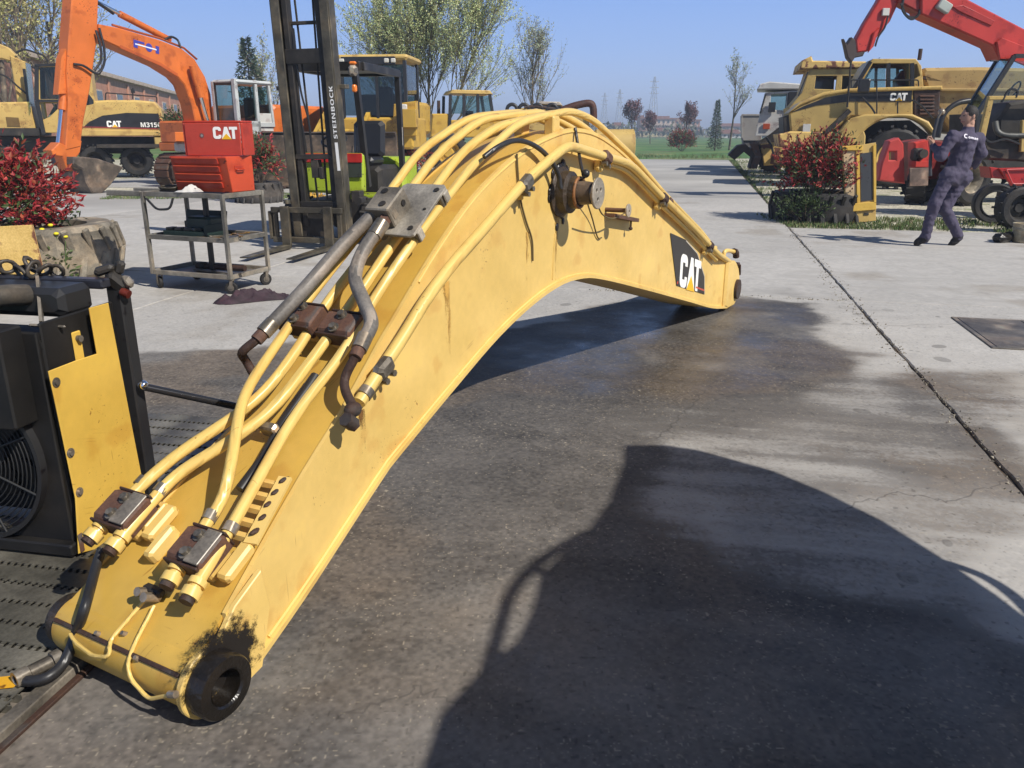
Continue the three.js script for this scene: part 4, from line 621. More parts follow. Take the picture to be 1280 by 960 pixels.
  decal('emblem', .25, .125, (x, w, h) => { catWord(x, w * .04, h * .92, h * .85); }, ux, [.125, uh * .70, .1335], [0, 0, 0], 256);
  decal('sticker', .05, .05, (x, w, h) => { x.fillStyle = '#6e4a44'; x.beginPath(); x.arc(w / 2, h / 2, w * .42, 0, 7); x.fill(); x.fillStyle = '#8f8a88'; x.beginPath(); x.arc(w / 2, h / 2, w * .22, 0, 7); x.fill(); }, ux, [-.10, uh * .62, .1335], [0, 0, 0], 64);
  // cloths, cable
  const cloth = (name, label, mat, pos, ry, rx, rz, hh, sd, cat) => { const n = 56, rings = []; for (let i = 0; i <= n; i++) { const ring = []; for (let k = 0; k <= n; k++) { const a = k / n * Math.PI * 2, t = i / n, r = t * (1 + .35 * (fbm(Math.cos(a) * 2 + sd, Math.sin(a) * 2 + 4, 3) - .5) * 2); const X = Math.cos(a) * r * rx, Z = Math.sin(a) * r * rz; ring.push([X, Math.max(.002, hh * (1 - t * t * t) * (.25 + .95 * Math.pow(1 - Math.abs(2 * fbm(X * 9 + sd, Z * 15 + X * 5, 2) - 1), 2.2) + .25 * fbm(X * 30, Z * 30, 2))), Z]); } rings.push(ring); } const g = xf(loft(rings, 1.2, false, false), pos, [0, ry, 0]); return single(name, label, cat, g, mat); };
  cloth('white_rag', 'crumpled white rag on the top tray in front of the drawer chest', M(.70, .69, .67, { rough: .9, map: paintMap }), put(-.42, T + .004, -.05), 10, .13, .055, .055, 3, 'rag');
  const rg = gnd(312, 376); cloth('purple_overall', 'crumpled dark purple work cloth dropped on the concrete by the trolley', M(.075, .04, .07, { rough: .95, map: grimeMap }), [rg.x, .003, rg.z], 24, .34, .11, .085, 11, 'cloth');
  const cb = gnd(185, 243, T); single('cable_coil', 'black and yellow cable coil on the tray beside the white rag', 'cable', [0, 1, 2].map((k) => { const [x, y, z] = put(-.75, T + .012 + k * .013, -.16); return xf(new THREE.TorusGeometry(.06 + .008 * k, .008, 6, 22), [x, y, z], [90 + k * 4, 0, 0], [1.2, .9, 1]); }), M(.06, .05, .03, { rough: .6 }));
}

// ---------------------------------------------------------------- machines in the yard, left and middle
function wheel(parent, x, y, z, r, w, rimMat, lugs = 18, name = 'wheel', ryDeg = 0) {        // axle along local z
  const g = new THREE.Group(); g.name = name; g.position.set(x, y, z); g.rotation.y = ryDeg * RAD; parent.add(g); const h = w / 2;
  const ty = [lathe([[r * .56, -h * .8], [r * .62, -h], [r * .86, -h], [r * .95, -h * .82], [r * .97, 0], [r * .95, h * .82], [r * .86, h], [r * .62, h], [r * .56, h * .8]], 32, [0, 0, 0], [90, 0, 0])];
  for (let k = 0; k < lugs; k++) for (const s of [-1, 1]) { const a = (k + (s > 0 ? .5 : 0)) / lugs * 360; ty.push(xf(rbox(r * .09, r * .10, h * .95, .008), [Math.cos(a * RAD) * r * .965, Math.sin(a * RAD) * r * .965, s * h * .5], [0, s * 24, 0]).applyMatrix4(new THREE.Matrix4().makeTranslation(-Math.cos(a * RAD) * r * .965, -Math.sin(a * RAD) * r * .965, 0)).applyMatrix4(new THREE.Matrix4().makeRotationZ(a * RAD)).applyMatrix4(new THREE.Matrix4().makeTranslation(Math.cos(a * RAD) * r * .965, Math.sin(a * RAD) * r * .965, 0))); }
  part('tyre', ty, rubber, g);
  part('rim', [lathe([[0, h * .25], [r * .2, h * .3], [r * .24, h * .1], [r * .44, -h * .1], [r * .5, h * .6], [r * .57, h * .82], [r * .57, -h * .82], [0, -h * .6]], 28, [0, 0, 0], [90, 0, 0])], rimMat, g);
  return g;
}
// hollow cab: two pierced side walls joined by a rim
function cabShell(pts, holes, z0, z1, mat, parent) {
  let cx = 0, cy = 0; for (const [a, b] of pts) { cx += a / pts.length; cy += b / pts.length; }
  const inn = pts.map(([a, b]) => [cx + (a - cx) * .93, cy + (b - cy) * .93]).reverse(), shift = (l) => l.map(([a, b]) => [a, b]);
  return part('cab', [extr(pts, z1 - .05, z1, .015, holes), extr(pts, z0, z0 + .05, .015, holes.map(shift)), extr(pts, z0 + .05, z1 - .05, 0, [inn])], mat, parent);
}
// ---- forklift
{
  const F = new Frame(new THREE.Vector3(-2.58, 0, -10.9), -11.5), o = ofFrame('forklift', 'black and lime green forklift with tall mast and open overhead guard', 'forklift', F), z0 = .28;
  const mast = new THREE.Group(); mast.name = 'mast'; mast.position.set(0, .06, z0); mast.rotation.set(1.5 * RAD, 0, .9 * RAD); o.add(mast);
  const xl = F.p(369, 160, z0)[0] - .02, xr = F.p(424, 160, z0)[0] + .01, Hm = 3.5;
  for (const [x, s] of [[xl, 1], [xr, -1]]) { part('outer_rail', [box(.03, Hm, .17, x - s * .055, Hm / 2 + .1, 0), box(.11, Hm, .03, x, Hm / 2 + .1, .085), box(.11, Hm, .03, x, Hm / 2 + .1, -.085)], mastSteel, mast); part('inner_rail', [box(.07, Hm - .15, .13, x + s * .10, Hm / 2 + .15, -.01)], blackDirty, mast); part('chain', [box(.025, Hm - .4, .02, x + s * .22, Hm / 2, -.06, [0, 0, s * 1.2])], blackDirty, mast); parts('bracket', [box(.10, .05, .12, x - s * .10, Hm * .55, -.08), box(.10, .05, .12, x - s * .10, Hm * .93, -.08)], mastSteel, mast); }
  const w = xr - xl; for (const [y, h] of [[.5, .10], [1.10, .06], [2.28, .17], [2.66, .04], [3.32, .08]]) part('cross_member', [box(w - .1, h, .05, (xl + xr) / 2, y, y > 2.5 ? -.04 : .04)], blackDirty, mast);
  part('hydraulic_line', [sweep(smooth([[xl + .25, .9, .02], [xl + .27, 1.5, .03], [xl + .2, 1.9, .03], [xl + .17, 2.6, .0]], 20), .014, 6)], hoseBlack, mast); part('valve_bank', [box(.10, .22, .12, xl + .30, .95, 0), box(.05, .15, .1, xl + .38, .9, .02)], blackDirty, mast);
  decal('lettering', .075, 1.0, (x, W, H) => { x.fillStyle = '#eceae4'; x.fillRect(W * .2, H * .66, W * .55, H * .34); x.save(); x.translate(W * .5, H * .62); x.rotate(-Math.PI / 2); x.font = `bold ${W * .86}px sans-serif`; x.textBaseline = 'middle'; x.scale(H * .62 / x.measureText('STEINBOCK').width, 1); x.fillText('STEINBOCK', 0, 0); x.restore(); }, mast, [xr + .015, 1.43, .1025], [0, 0, 1], 64);
  // carriage and forks
  part('carriage', [box(.98, .07, .05, .02, .50, z0 + .14), box(.98, .07, .05, .02, .12, z0 + .14), box(.06, .42, .04, -.42, .31, z0 + .13), box(.06, .42, .04, .46, .31, z0 + .13), box(.04, .36, .10, -.50, .30, z0 + .10)], mastSteel, o);
  part('carriage_plate', [box(.55, .3, .03, .05, .30, z0 + .03)], blackDirty, o);
  for (const x of [-.26, .33]) part('fork', [box(.12, .52, .045, x, .29, z0 + .19), extr([[0, 0], [.04, 0], [1.1, .03], [1.1, .045], [.04, .05], [0, .05]], -.06, .06, .006).rotateY(-Math.PI / 2).translate(x, .012, z0 + .19)], mastSteel, o);
  part('tilt_lug', [box(.12, .16, .14, xr + .16, .66, z0 - .06), cyl(.05, .05, .16, [xr + .20, .62, z0 - .04], [90, 0, 0], 14)], blackDirty, o); part('side_roller', [cyl(.06, .06, .05, [xl - .12, .6, z0 + .08], [0, 0, 0], 12)], mastSteel, o);
  // body
  part('dash_panel', [box(.92, .52, .12, .10, .93, -.30, [-6, 0, 0], .03)], lime, o); part('dash_stripe', [box(.90, .12, .02, .11, 1.13, -.225, [-6, 0, 0], .006)], M(.55, .03, .02, { rough: .45 }), o); part('rating_plate', [box(.26, .30, .012, .42, 1.03, -.222, [-6, 0, 0], .004)], M(.05, .06, .045, { rough: .5 }), o); part('dash_edge', [box(.06, .20, .02, -.34, 1.08, -.225, [-6, 0, 0])], whitePaint, o);
  part('floor_frame', [box(1.0, .34, 1.35, .10, .40, -.95, [0, 0, 0], .04)], blackDirty, o); part('step', [box(.5, .06, .5, .55, .62, -.55)], lime, o);
  part('engine_cover', [box(.9, .40, .85, .10, .80, -1.35, [0, 0, 0], .05)], blackDirty, o); part('counterweight', [extr([[-.52, .2], [.52, .2], [.52, 1.0], [.42, 1.1], [-.42, 1.1], [-.52, 1.0]], -2.4, -1.78, .06).translate(.1, 0, 0)], lime, o);
  part('seat', [box(.5, .12, .48, .17, 1.06, -1.22, [0, 0, 0], .04), box(.48, .52, .12, .20, 1.36, -1.46, [-8, 0, 0], .05)], M(.02, .02, .022, { rough: .4, map: null }), o);
  part('steering_column', [rod([.0, 1.05, -.42], [.0, 1.32, -.62], .03), xf(new THREE.TorusGeometry(.17, .016, 8, 24), [0, 1.35, -.64], [-62, 0, 0])], blackPaint, o);
  parts('lever', [0, 1, 2].map((k) => rod([.30 + k * .07, 1.0, -.45], [.32 + k * .07, 1.28, -.5], .01, 6)), blackPaint, o);
  // overhead guard
  const gy = 2.23, G = [[-.33, -.12], [.55, -.12], [-.36, -1.62], [.62, -1.62]];
  parts('guard_post', [bar([-.33, .9, -.42], [-.33, gy, -.16], .07, .08), bar([.55, .75, -.42], [.55, gy, -.16], .07, .08), bar([-.36, .9, -1.66], [-.36, gy, -1.6], .07, .08), bar([.62, .9, -1.66], [.62, gy, -1.6], .07, .08)], blackPaint, o);
  parts('guard_roof', [box(1.06, .11, .08, .11, gy + .03, -.14), box(1.06, .06, .08, .13, gy + .03, -1.62), box(.07, .06, 1.4, -.40, gy + .03, -.88), box(.07, .10, 1.4, .64, gy + .03, -.88), box(.96, .02, 1.4, .12, gy + .045, -.88)], M(.05, .05, .052, { rough: .5, map: grimeMap }), o);
  parts('work_light', [box(.12, .13, .10, .57, gy - .03, -.06, [0, 0, 0], .03)], M(.4, .4, .4, { rough: .3, map: grimeMap }), o); parts('indicator', [box(.06, .09, .06, .57, gy - .24, -.07, [0, 0, 0], .015), box(.05, .08, .05, -.30, gy - .32, -.07, [0, 0, 0], .015), box(.09, .04, .06, .57, gy + .06, -.06, [0, 0, 0], .015)], amber, o);
  part('reflector_strip', [box(.035, .26, .005, .645, 1.40, -1.608)], whitePaint, o);
  wheel(o, -.45, .32, -.38, .32, .26, mastSteel, 16, 'wheel', 90); wheel(o, .66, .32, -.38, .32, .26, mastSteel, 16, 'wheel', 90); wheel(o, -.42, .25, -1.85, .25, .2, mastSteel, 14, 'wheel', 90); wheel(o, .62, .25, -1.85, .25, .2, mastSteel, 14, 'wheel', 90);
}
// ---- wheel loader facing us behind the forklift
{
  const o = thing('wheel_loader', 'yellow wheel loader with wide brown bucket standing behind the forklift', 'wheel loader', [-5.05, 0, -24.2], -6), P = (px, py, z) => new Frame(new THREE.Vector3(-5.05, 0, -24.2), -6).p(px, py, z);
  const bl = P(312, 200, 1.5)[0], br = P(478, 200, 1.5)[0], bt = P(390, 166, 1.5)[1];
  part('bucket', [extr([[0, .03], [.75, .0], [.86, .06], [.30, .25], [.10, .7], [.12, bt - .1], [.2, bt], [.1, bt + .03], [-.02, bt - .1], [-.08, .6]], bl, br, .01).rotateY(-Math.PI / 2).translate(0, 0, 1.15), box(.03, bt - .05, .7, bl + .02, bt / 2, 1.45), box(.03, bt - .05, .7, br - .02, bt / 2, 1.45), box(br - bl - .02, bt - .12, .02, (bl + br) / 2, bt / 2, 1.50)], M(.20, .165, .135, { rough: .7, map: grimeMap }), o);
  parts('bucket_tooth', [...Array(8)].map((_, k) => box(.09, .05, .22, bl + .15 + k * (br - bl - .3) / 7, .05, 2.02)), darkRust, o);
  part('lift_frame', [box(1.2, .5, 1.4, .3, 1.3, .2, [0, 0, 0], .05)], Y.paint, o); parts('lift_arm', [bar([-.55, 1.9, -.9], [-.55, .8, 1.1], .12, .4), bar([.75, 1.9, -.9], [.75, .8, 1.1], .12, .4)], Y.paint, o);
  const cx0 = P(430, 120, -1)[0], cx1 = P(512, 120, -1)[0], ct = P(470, 70, -1)[1], cm = (cx0 + cx1) / 2, cw = cx1 - cx0;
  part('cab_roof', [box(cw + .12, .16, 1.9, cm, ct - .06, -1.6, [0, 0, 0], .06)], Y.pale, o); part('light_bar', [box(cw * .8, .22, .08, cm - .1, ct - .16, -.62)], blackPaint, o); parts('lamp', [box(.16, .12, .05, cx0 + .12, ct - .16, -.56, [0, 0, 0], .02), box(.14, .12, .05, cm + .45, ct - .16, -.56, [0, 0, 0], .02), box(.14, .12, .05, cm + .65, ct - .16, -.56, [0, 0, 0], .02)], M(.6, .58, .5, { rough: .2, map: null }), o);
  parts('cab_frame', [box(.10, 1.7, .10, cx0 + .05, ct - 1.0, -.72), box(.10, 1.7, .10, cx1 - .05, ct - 1.0, -.72), box(.09, 1.7, .10, cx0 + .05, ct - 1.0, -2.3), box(.09, 1.7, .10, cx1 - .05, ct - 1.0, -2.3), box(.08, 1.5, .08, cm + .1, ct - 1.0, -.72)], blackPaint, o);
  parts('cab_glass', [box(cw - .2, 1.4, .01, cm, ct - .95, -.72, [0, 0, 0], 0), box(.01, 1.4, 1.5, cx1 - .04, ct - .95, -1.5, [0, 0, 0], 0)], glassGrey, o); part('rear_wall', [box(cw - .1, .7, .06, cm, ct - 1.35, -2.35)], blackDirty, o);
  part('cab_base', [box(cw + .2, .9, 1.9, cm + .05, ct - 2.15, -1.6, [0, 0, 0], .06), extr([P(492, 130, -.6), P(520, 126, -.6), P(521, 170, -.6), P(490, 170, -.6)], -.9, -.6, .02), box(.5, .5, .4, P(512, 150, -.6)[0], P(512, 148, -.6)[1], -.5)], Y.paint, o); part('mirror', [box(.28, .34, .06, P(503, 136, -.4)[0], P(503, 138, -.4)[1], -.4, [0, 10, 0], .03)], whitePaint, o); part('seat', [box(.5, .8, .2, cm, ct - 1.2, -1.9, [0, 0, 0], .06)], blackPaint, o);
  part('hood', [box(1.7, 1.0, 2.2, cm, 1.9, -3.6, [0, 0, 0], .1)], Y.paint, o); part('axle_frame', [box(1.4, .6, 4.5, .2, .9, -1.6, [0, 0, 0], .05)], blackDirty, o);
  for (const x of [-1.0, 1.2]) for (const z of [-.4, -3.4]) wheel(o, x, .72, z, .72, .55, Y.paint, 16, 'wheel', 90);
}
// ---- wheeled excavator at the far left, seen from its left side
{
  const F = new Frame(new THREE.Vector3(-13.6, 0, -28.2), 20), o = ofFrame('wheeled_excavator', 'yellow wheeled excavator with black emblem band parked on the gravel at the left', 'excavator', F), P = (l, z = 0) => F.pl(l, z);
  part('engine_housing', [extr(P([[100, 168], [104, 150], [118, 126], [135, 125], [170, 125], [193, 127], [201, 136], [206, 167]]), -2.2, 0, .06)], Y.pale, o); part('sill', [extr(P([[98, 162], [206, 164], [206, 170], [98, 170]]), -2.2, .06, .02)], Y.pale, o);
  part('emblem_band', [extr(P([[104, 159], [112, 152], [128, 144.5], [158, 141], [198, 142], [203, 160]], .01), .0, .008, 0)], M(.03, .03, .035, { rough: .4 }), o); part('red_line', [extr(P([[84, 157.5], [205, 160.5], [205, 161.8], [84, 158.8]], .02), .008, .014, 0)], M(.4, .05, .05, { rough: .5 }), o);
  const dc = (px0, px1, py, name, fn) => { const [a, y] = F.p(px0, py, .015), [b] = F.p(px1, py, .015); decal(name, b - a, (b - a) * .5, fn, o, [(a + b) / 2, y, .018], [0, 0, 0], 256); };
  dc(133, 153, 155, 'emblem', (x, w, h) => catWord(x, w * .02, h * .9, h * .82)); dc(175, 202, 156, 'lettering', (x, w, h) => { x.fillStyle = '#eceae2'; x.font = `bold ${h * .62}px sans-serif`; x.textAlign = 'center'; x.textBaseline = 'middle'; x.fillText('M315C', w / 2, h / 2); });
  cabShell(P([[44, 81], [90, 79], [112, 84], [118, 126], [124, 166], [52, 166], [44, 120]]), [P([[49, 84], [84, 83], [84, 124], [50, 124]]).reverse(), P([[50, 128], [80, 128], [62, 146], [53, 150]]).reverse(), P([[106, 98], [113, 98], [117, 130], [107, 132]]).reverse()], -1.0, -.02, Y.pale, o);
  parts('cab_pillar', [bar([...F.p(46, 82, .0), .0], [...F.p(46, 126, .0), .0], .12, .1), bar([...F.p(46, 126, .0), .0], [...F.p(55, 168, .0), .0], .12, .1), bar([...F.p(44, 82, .0), .0], [...F.p(88, 80, .0), .0], .1, .08), bar([...F.p(46, 126, .0), .0], [...F.p(84, 126, .0), .0], .1, .08), bar([...F.p(30, 86, -.9), -.9], [...F.p(36, 130, -.9), -.9], .08, .08), bar([...F.p(36, 130, -.9), -.9], [...F.p(50, 166, -.9), -.9], .08, .08)], blackPaint, o);
  parts('cab_glass', [extr(P([[49, 84], [84, 83], [84, 124], [50, 124]]), -.06, -.05, 0), extr(P([[106, 98], [113, 98], [117, 130], [107, 132]]), -.06, -.05, 0)], glassGrey, o); part('windscreen', [box(.01, 1.5, .85, F.p(38, 110, -.5)[0], F.p(38, 110, -.5)[1], -.5, [0, 0, -4], 0)], glassTint, o); part('seat', [extr(P([[60, 148], [70, 130], [74, 148]], -.5), -.7, -.3, .02)], M(.2, .25, .22, { rough: .8 }), o);
  part('boom', [extr(P([[-60, 50], [0, 55], [12, 60], [22, 70], [26, 76], [18, 78], [4, 74], [-60, 78]], -1.4), -1.6, -1.2, .03), extr(P([[14, 70], [34, 78], [40, 150], [28, 160], [22, 120]], -1.4), -1.65, -1.15, .03)], Y.pale, o); parts('hose', [sweep(smooth([[20, 66], [30, 62], [45, 66], [55, 70], [60, 78]].map(([a, b]) => [...F.p(a, b, -1.1), -1.1]), 16), .03, 6), sweep(smooth([[-10, 90], [8, 96], [22, 108], [34, 118]].map(([a, b]) => [...F.p(a, b, -1.0), -1.0]), 16), .03, 6)], hoseBlack, o);
  part('front_body', [extr(P([[-30, 128], [36, 127], [44, 158], [44, 166], [-30, 166]], -.1), -2.2, -.2, .05)], Y.pale, o); part('vent', [extr(P([[6, 146], [22, 147], [24, 158], [8, 158]], -.05), -.2, -.18, 0)], M(.2, .12, .03, { rough: .7 }), o); part('deck', [extr(P([[-30, 160], [50, 160], [50, 170], [-30, 170]], 0), -2.2, -.05, .02)], blackDirty, o);
  part('undercarriage', [extr(P([[-20, 170], [205, 171], [200, 185], [150, 192], [-10, 190]], -.6), -1.9, -.5, .05), box(1.2, .4, 1.0, F.p(100, 190, -1)[0], .95, -1.1), box(2.0, .12, 2.3, F.p(165, 185, -.8)[0], F.p(165, 182, -.8)[1], -1.0)], blackDirty, o); part('rear_guard', [extr(P([[192, 170], [206, 170], [206, 184], [194, 186]], 0), -1.8, .0, .03)], Y.dusty, o);
  for (const px of [8, 121, 172]) for (const z of [-.35, -1.9]) wheel(o, F.p(px, 205, z)[0], .52, z, .52, .42, blackDirty, 18);
  part('handrail', [pipe([[132, 126], [132, 116], [196, 121], [196, 128]].map(([a, b]) => [...F.p(a, b, -.3), -.3]), .02, .05, 6), rod([...F.p(166, 124, -.3), -.3], [...F.p(166, 110, -.3), -.3], .02), box(.12, .12, .1, F.p(166, 113, -.3)[0], F.p(166, 114, -.3)[1], -.3)], blackPaint, o);
}
// ---- orange crawler excavator, boom and stick towards us
{
  const F = new Frame(new THREE.Vector3(-8.75, 0, -24.6), 62), o = ofFrame('crawler_excavator', 'orange crawler excavator with white cab and raised boom on the gravel', 'excavator', F), P = (l, z = 0) => F.pl(l, z), V = (x, y, z) => F.v(x, y, z);
  part('boom', [extr(P([[124, 30], [150, 35], [200, 50], [228, 61], [244, 74], [257, 96], [264, 118], [268, 158], [246, 158], [240, 130], [231, 106], [222, 96], [200, 82], [150, 60], [124, 48]], .25), -.25, .25, .03)], orange, o);
  part('stick', [extr(P([[92, -22], [124, -22], [122, 50], [113, 112], [105, 152], [101, 184], [82, 188], [86, 130], [84, 90], [86, 50]], .2), -.2, .2, .03), extr(P([[88, 55], [80, 72], [76, 118], [88, 118]], .2), -.12, .12, .02)], orange, o);
  part('boom_edge', [extr(P([[150, 56], [200, 78], [222, 92], [222, 96], [200, 82], [150, 60]], .25), .25, .256, 0)], M(.62, .13, .025, { rough: .5 }), o);
  const cylr = (a, b, r0, r1, t) => { const A = new THREE.Vector3(...a), B = new THREE.Vector3(...b), m = A.clone().lerp(B, t); part('cylinder_barrel', [rod([m.x, m.y, m.z], b, r0, 14)], orange, o); part('cylinder_rod', [rod(a, [m.x, m.y, m.z], r1, 12)], chrome, o); };
  cylr(V(112, -2, 0), V(212, 50, 0), .085, .05, .35); cylr(V(72, 183, .0), V(82, 100, .0), .10, .05, .55); cylr(V(262, 160, .42), V(240, 82, .42), .09, .05, .5);
  part('boom_cylinder', [rod(V(238, 160, -.4), V(230, 95, -.4), .09, 12)], orange, o);
  part('linkage', [extr(P([[62, 188], [72, 178], [84, 184], [100, 176], [98, 190], [88, 206], [89, 214], [82, 214], [76, 196], [64, 194]], .1), -.18, .18, .02)], orange, o);
  part('bucket', [extr(P([[92, 196], [104, 196], [122, 198], [155, 209], [140, 230], [127, 243], [116, 242], [108, 228], [104, 212], [92, 205]], .45), -.45, .45, .03)], M(.26, .225, .20, { rough: .6, map: grimeMap }), o);
  parts('hose', [sweep(smooth([V(124, 35, .3), V(130, 60, .35), V(130, 80, .35), V(122, 92, .3), V(104, 82, .28), V(92, 80, .25)], 20), .03, 7), sweep(smooth([V(120, 38, .3), V(126, 60, .35), V(126, 76, .35), V(118, 88, .3)], 16), .03, 7), sweep(smooth([V(205, 50, .1), V(214, 46, .1), V(222, 50, .1), V(226, 60, .2)], 12), .03, 7), sweep(smooth([V(120, 2, .1), V(132, 10, .1), V(142, 17, .1)], 12), .04, 7)], hoseBlack, o);
  part('boom_top_pipe', [sweep([V(140, 31, .1), V(200, 48, .1), V(230, 60, .1), V(246, 74, .1)].map((p) => new THREE.Vector3(...p)), .03, 7)], M(.5, .12, .03, { rough: .5 }), o);
  { const a = F.p(167, 54, .26), b = F.p(199, 63, .26), w = Math.hypot(b[0] - a[0], b[1] - a[1]); decal('emblem', w, w * .32, (x, W, H) => { x.fillStyle = '#3a3f9c'; x.fillRect(0, H * .12, W * .16, H * .76); x.fillRect(W * .86, H * .12, W * .14, H * .76); x.fillRect(0, H * .12, W * .42, H * .22); x.beginPath(); x.arc(W * .6, H * .5, H * .42, 0, 7); x.fill(); x.fillStyle = '#dfe3ee'; x.fillRect(W * .06, H * .45, W * .84, H * .13); x.fillStyle = '#3a3f9c'; x.font = `bold ${H * .5}px sans-serif`; }, o, [(a[0] + b[0]) / 2, (a[1] + b[1]) / 2, .258], [0, 0, Math.atan2(b[1] - a[1], b[0] - a[0]) / RAD], 128); }
  // upper body and cab
  const zc = 1.35, [xc, yb] = F.p(299, 158, zc), [, yt] = F.p(299, 101, zc), x1 = F.p(343, 150, zc)[0], L = x1 - xc, zi = .48;
  parts('cab_frame', [box(.12, yt - yb + .5, .12, xc + .02, (yt + yb) / 2 - .2, zc - .05), box(.1, yt - yb + .5, .1, xc + L * .56, (yt + yb) / 2 - .2, zc - .05), box(.1, yt - yb, .1, xc + .02, (yt + yb) / 2, zi), box(.08, yt - yb, .1, x1 - .05, (yt + yb) / 2, zc - .06, [0, 0, 4]), box(L + .05, .12, zc - zi + .06, (xc + x1) / 2, yt - .02, (zc + zi) / 2, [0, 0, 0], .05), box(L * .6, .5, .06, xc + L * .3, yb - .1, zc - .03), box(L, .12, .08, (xc + x1) / 2, yb + .05, zc - .04)], M(.62, .66, .68, { rough: .45 }), o);
  part('cab_rear', [box(L * .42, .5, .06, x1 - L * .2, yb + .12, zc - .08)], whitePaint, o);
  parts('cab_glass', [box(.01, yt - yb - .1, zc - zi - .14, xc, (yt + yb) / 2, (zc + zi) / 2, [0, 0, 0], 0), box(L * .5, yt - yb - .35, .01, xc + L * .29, (yt + yb) / 2 + .05, zc - .05, [0, 0, 0], 0), box(L * .36, yt - yb - .5, .01, xc + L * .77, (yt + yb) / 2 + .12, zc - .08, [0, 0, 0], 0)], glassTint, o);
  part('cab_seat', [box(.25, .8, .5, xc + L * .7, (yt + yb) / 2 - .2, (zc + zi) / 2, [0, 0, 0], .06)], blackPaint, o); parts('glass_seal', [box(.03, yt - yb - .02, .05, xc - .01, (yt + yb) / 2, zi + .08), box(.03, yt - yb - .02, .05, xc - .01, (yt + yb) / 2, zc - .13), box(.03, .06, zc - zi - .1, xc - .01, yt - .08, (zc + zi) / 2)], blackPaint, o);
  part('engine_housing', [box(2.4, .95, 2.6, x1 + 1.15, yb + .15, .05, [0, 0, 0], .08), box(1.2, .6, 1.2, xc - .2, yb - .15, -.4, [0, 0, 0], .05)], orange, o); part('turntable', [box(3.6, .25, 2.4, xc + 1.0, yb - .55, .1, [0, 0, 0], .04)], orange, o); part('front_step', [extr(P([[219, 165], [240, 165], [240, 178], [220, 177]], .9), .3, .9, .02)], orange, o); part('front_lamp', [box(.12, .25, .5, F.p(230, 184, .6)[0], F.p(230, 184, .6)[1], .5, [0, 0, 0], .04)], whitePaint, o);
  // tracks
  for (const z of [-1.05, 1.1]) {
    const x0 = F.p(z > 0 ? 205 : 205, 215, z)[0] - .1, x2 = x0 + 3.4, r = .42, path = [...arc(x2 - r, r, r, -90, 90, 7), ...arc(x0 + r, r, r, 90, 270, 7)], tg = new THREE.Group(); tg.name = 'track'; o.add(tg);
    let per = []; for (let i = 0; i < path.length; i++) per.push(path[i]); per.push(path[0]); let acc = 0; const shoe = rbox(.16, .05, .52, .01), step = .175; for (let i = 0; i < per.length - 1; i++) { const [ax, ay] = per[i], [bx, by] = per[i + 1], l = Math.hypot(bx - ax, by - ay); while (acc < l) { const t = acc / l; part('shoe', xf(shoe.clone(), [lerp(ax, bx, t), lerp(ay, by, t) + .03, z], [0, 0, Math.atan2(by - ay, bx - ax) / RAD]), M(.42, .36, .28, { rough: .85, map: rustMap }), tg); acc += step; } acc -= l; }
    part('track_frame', [box(2.9, .4, .34, (x0 + x2) / 2, r + .02, z, [0, 0, 0], .05)], darkRust, tg);
  }
}
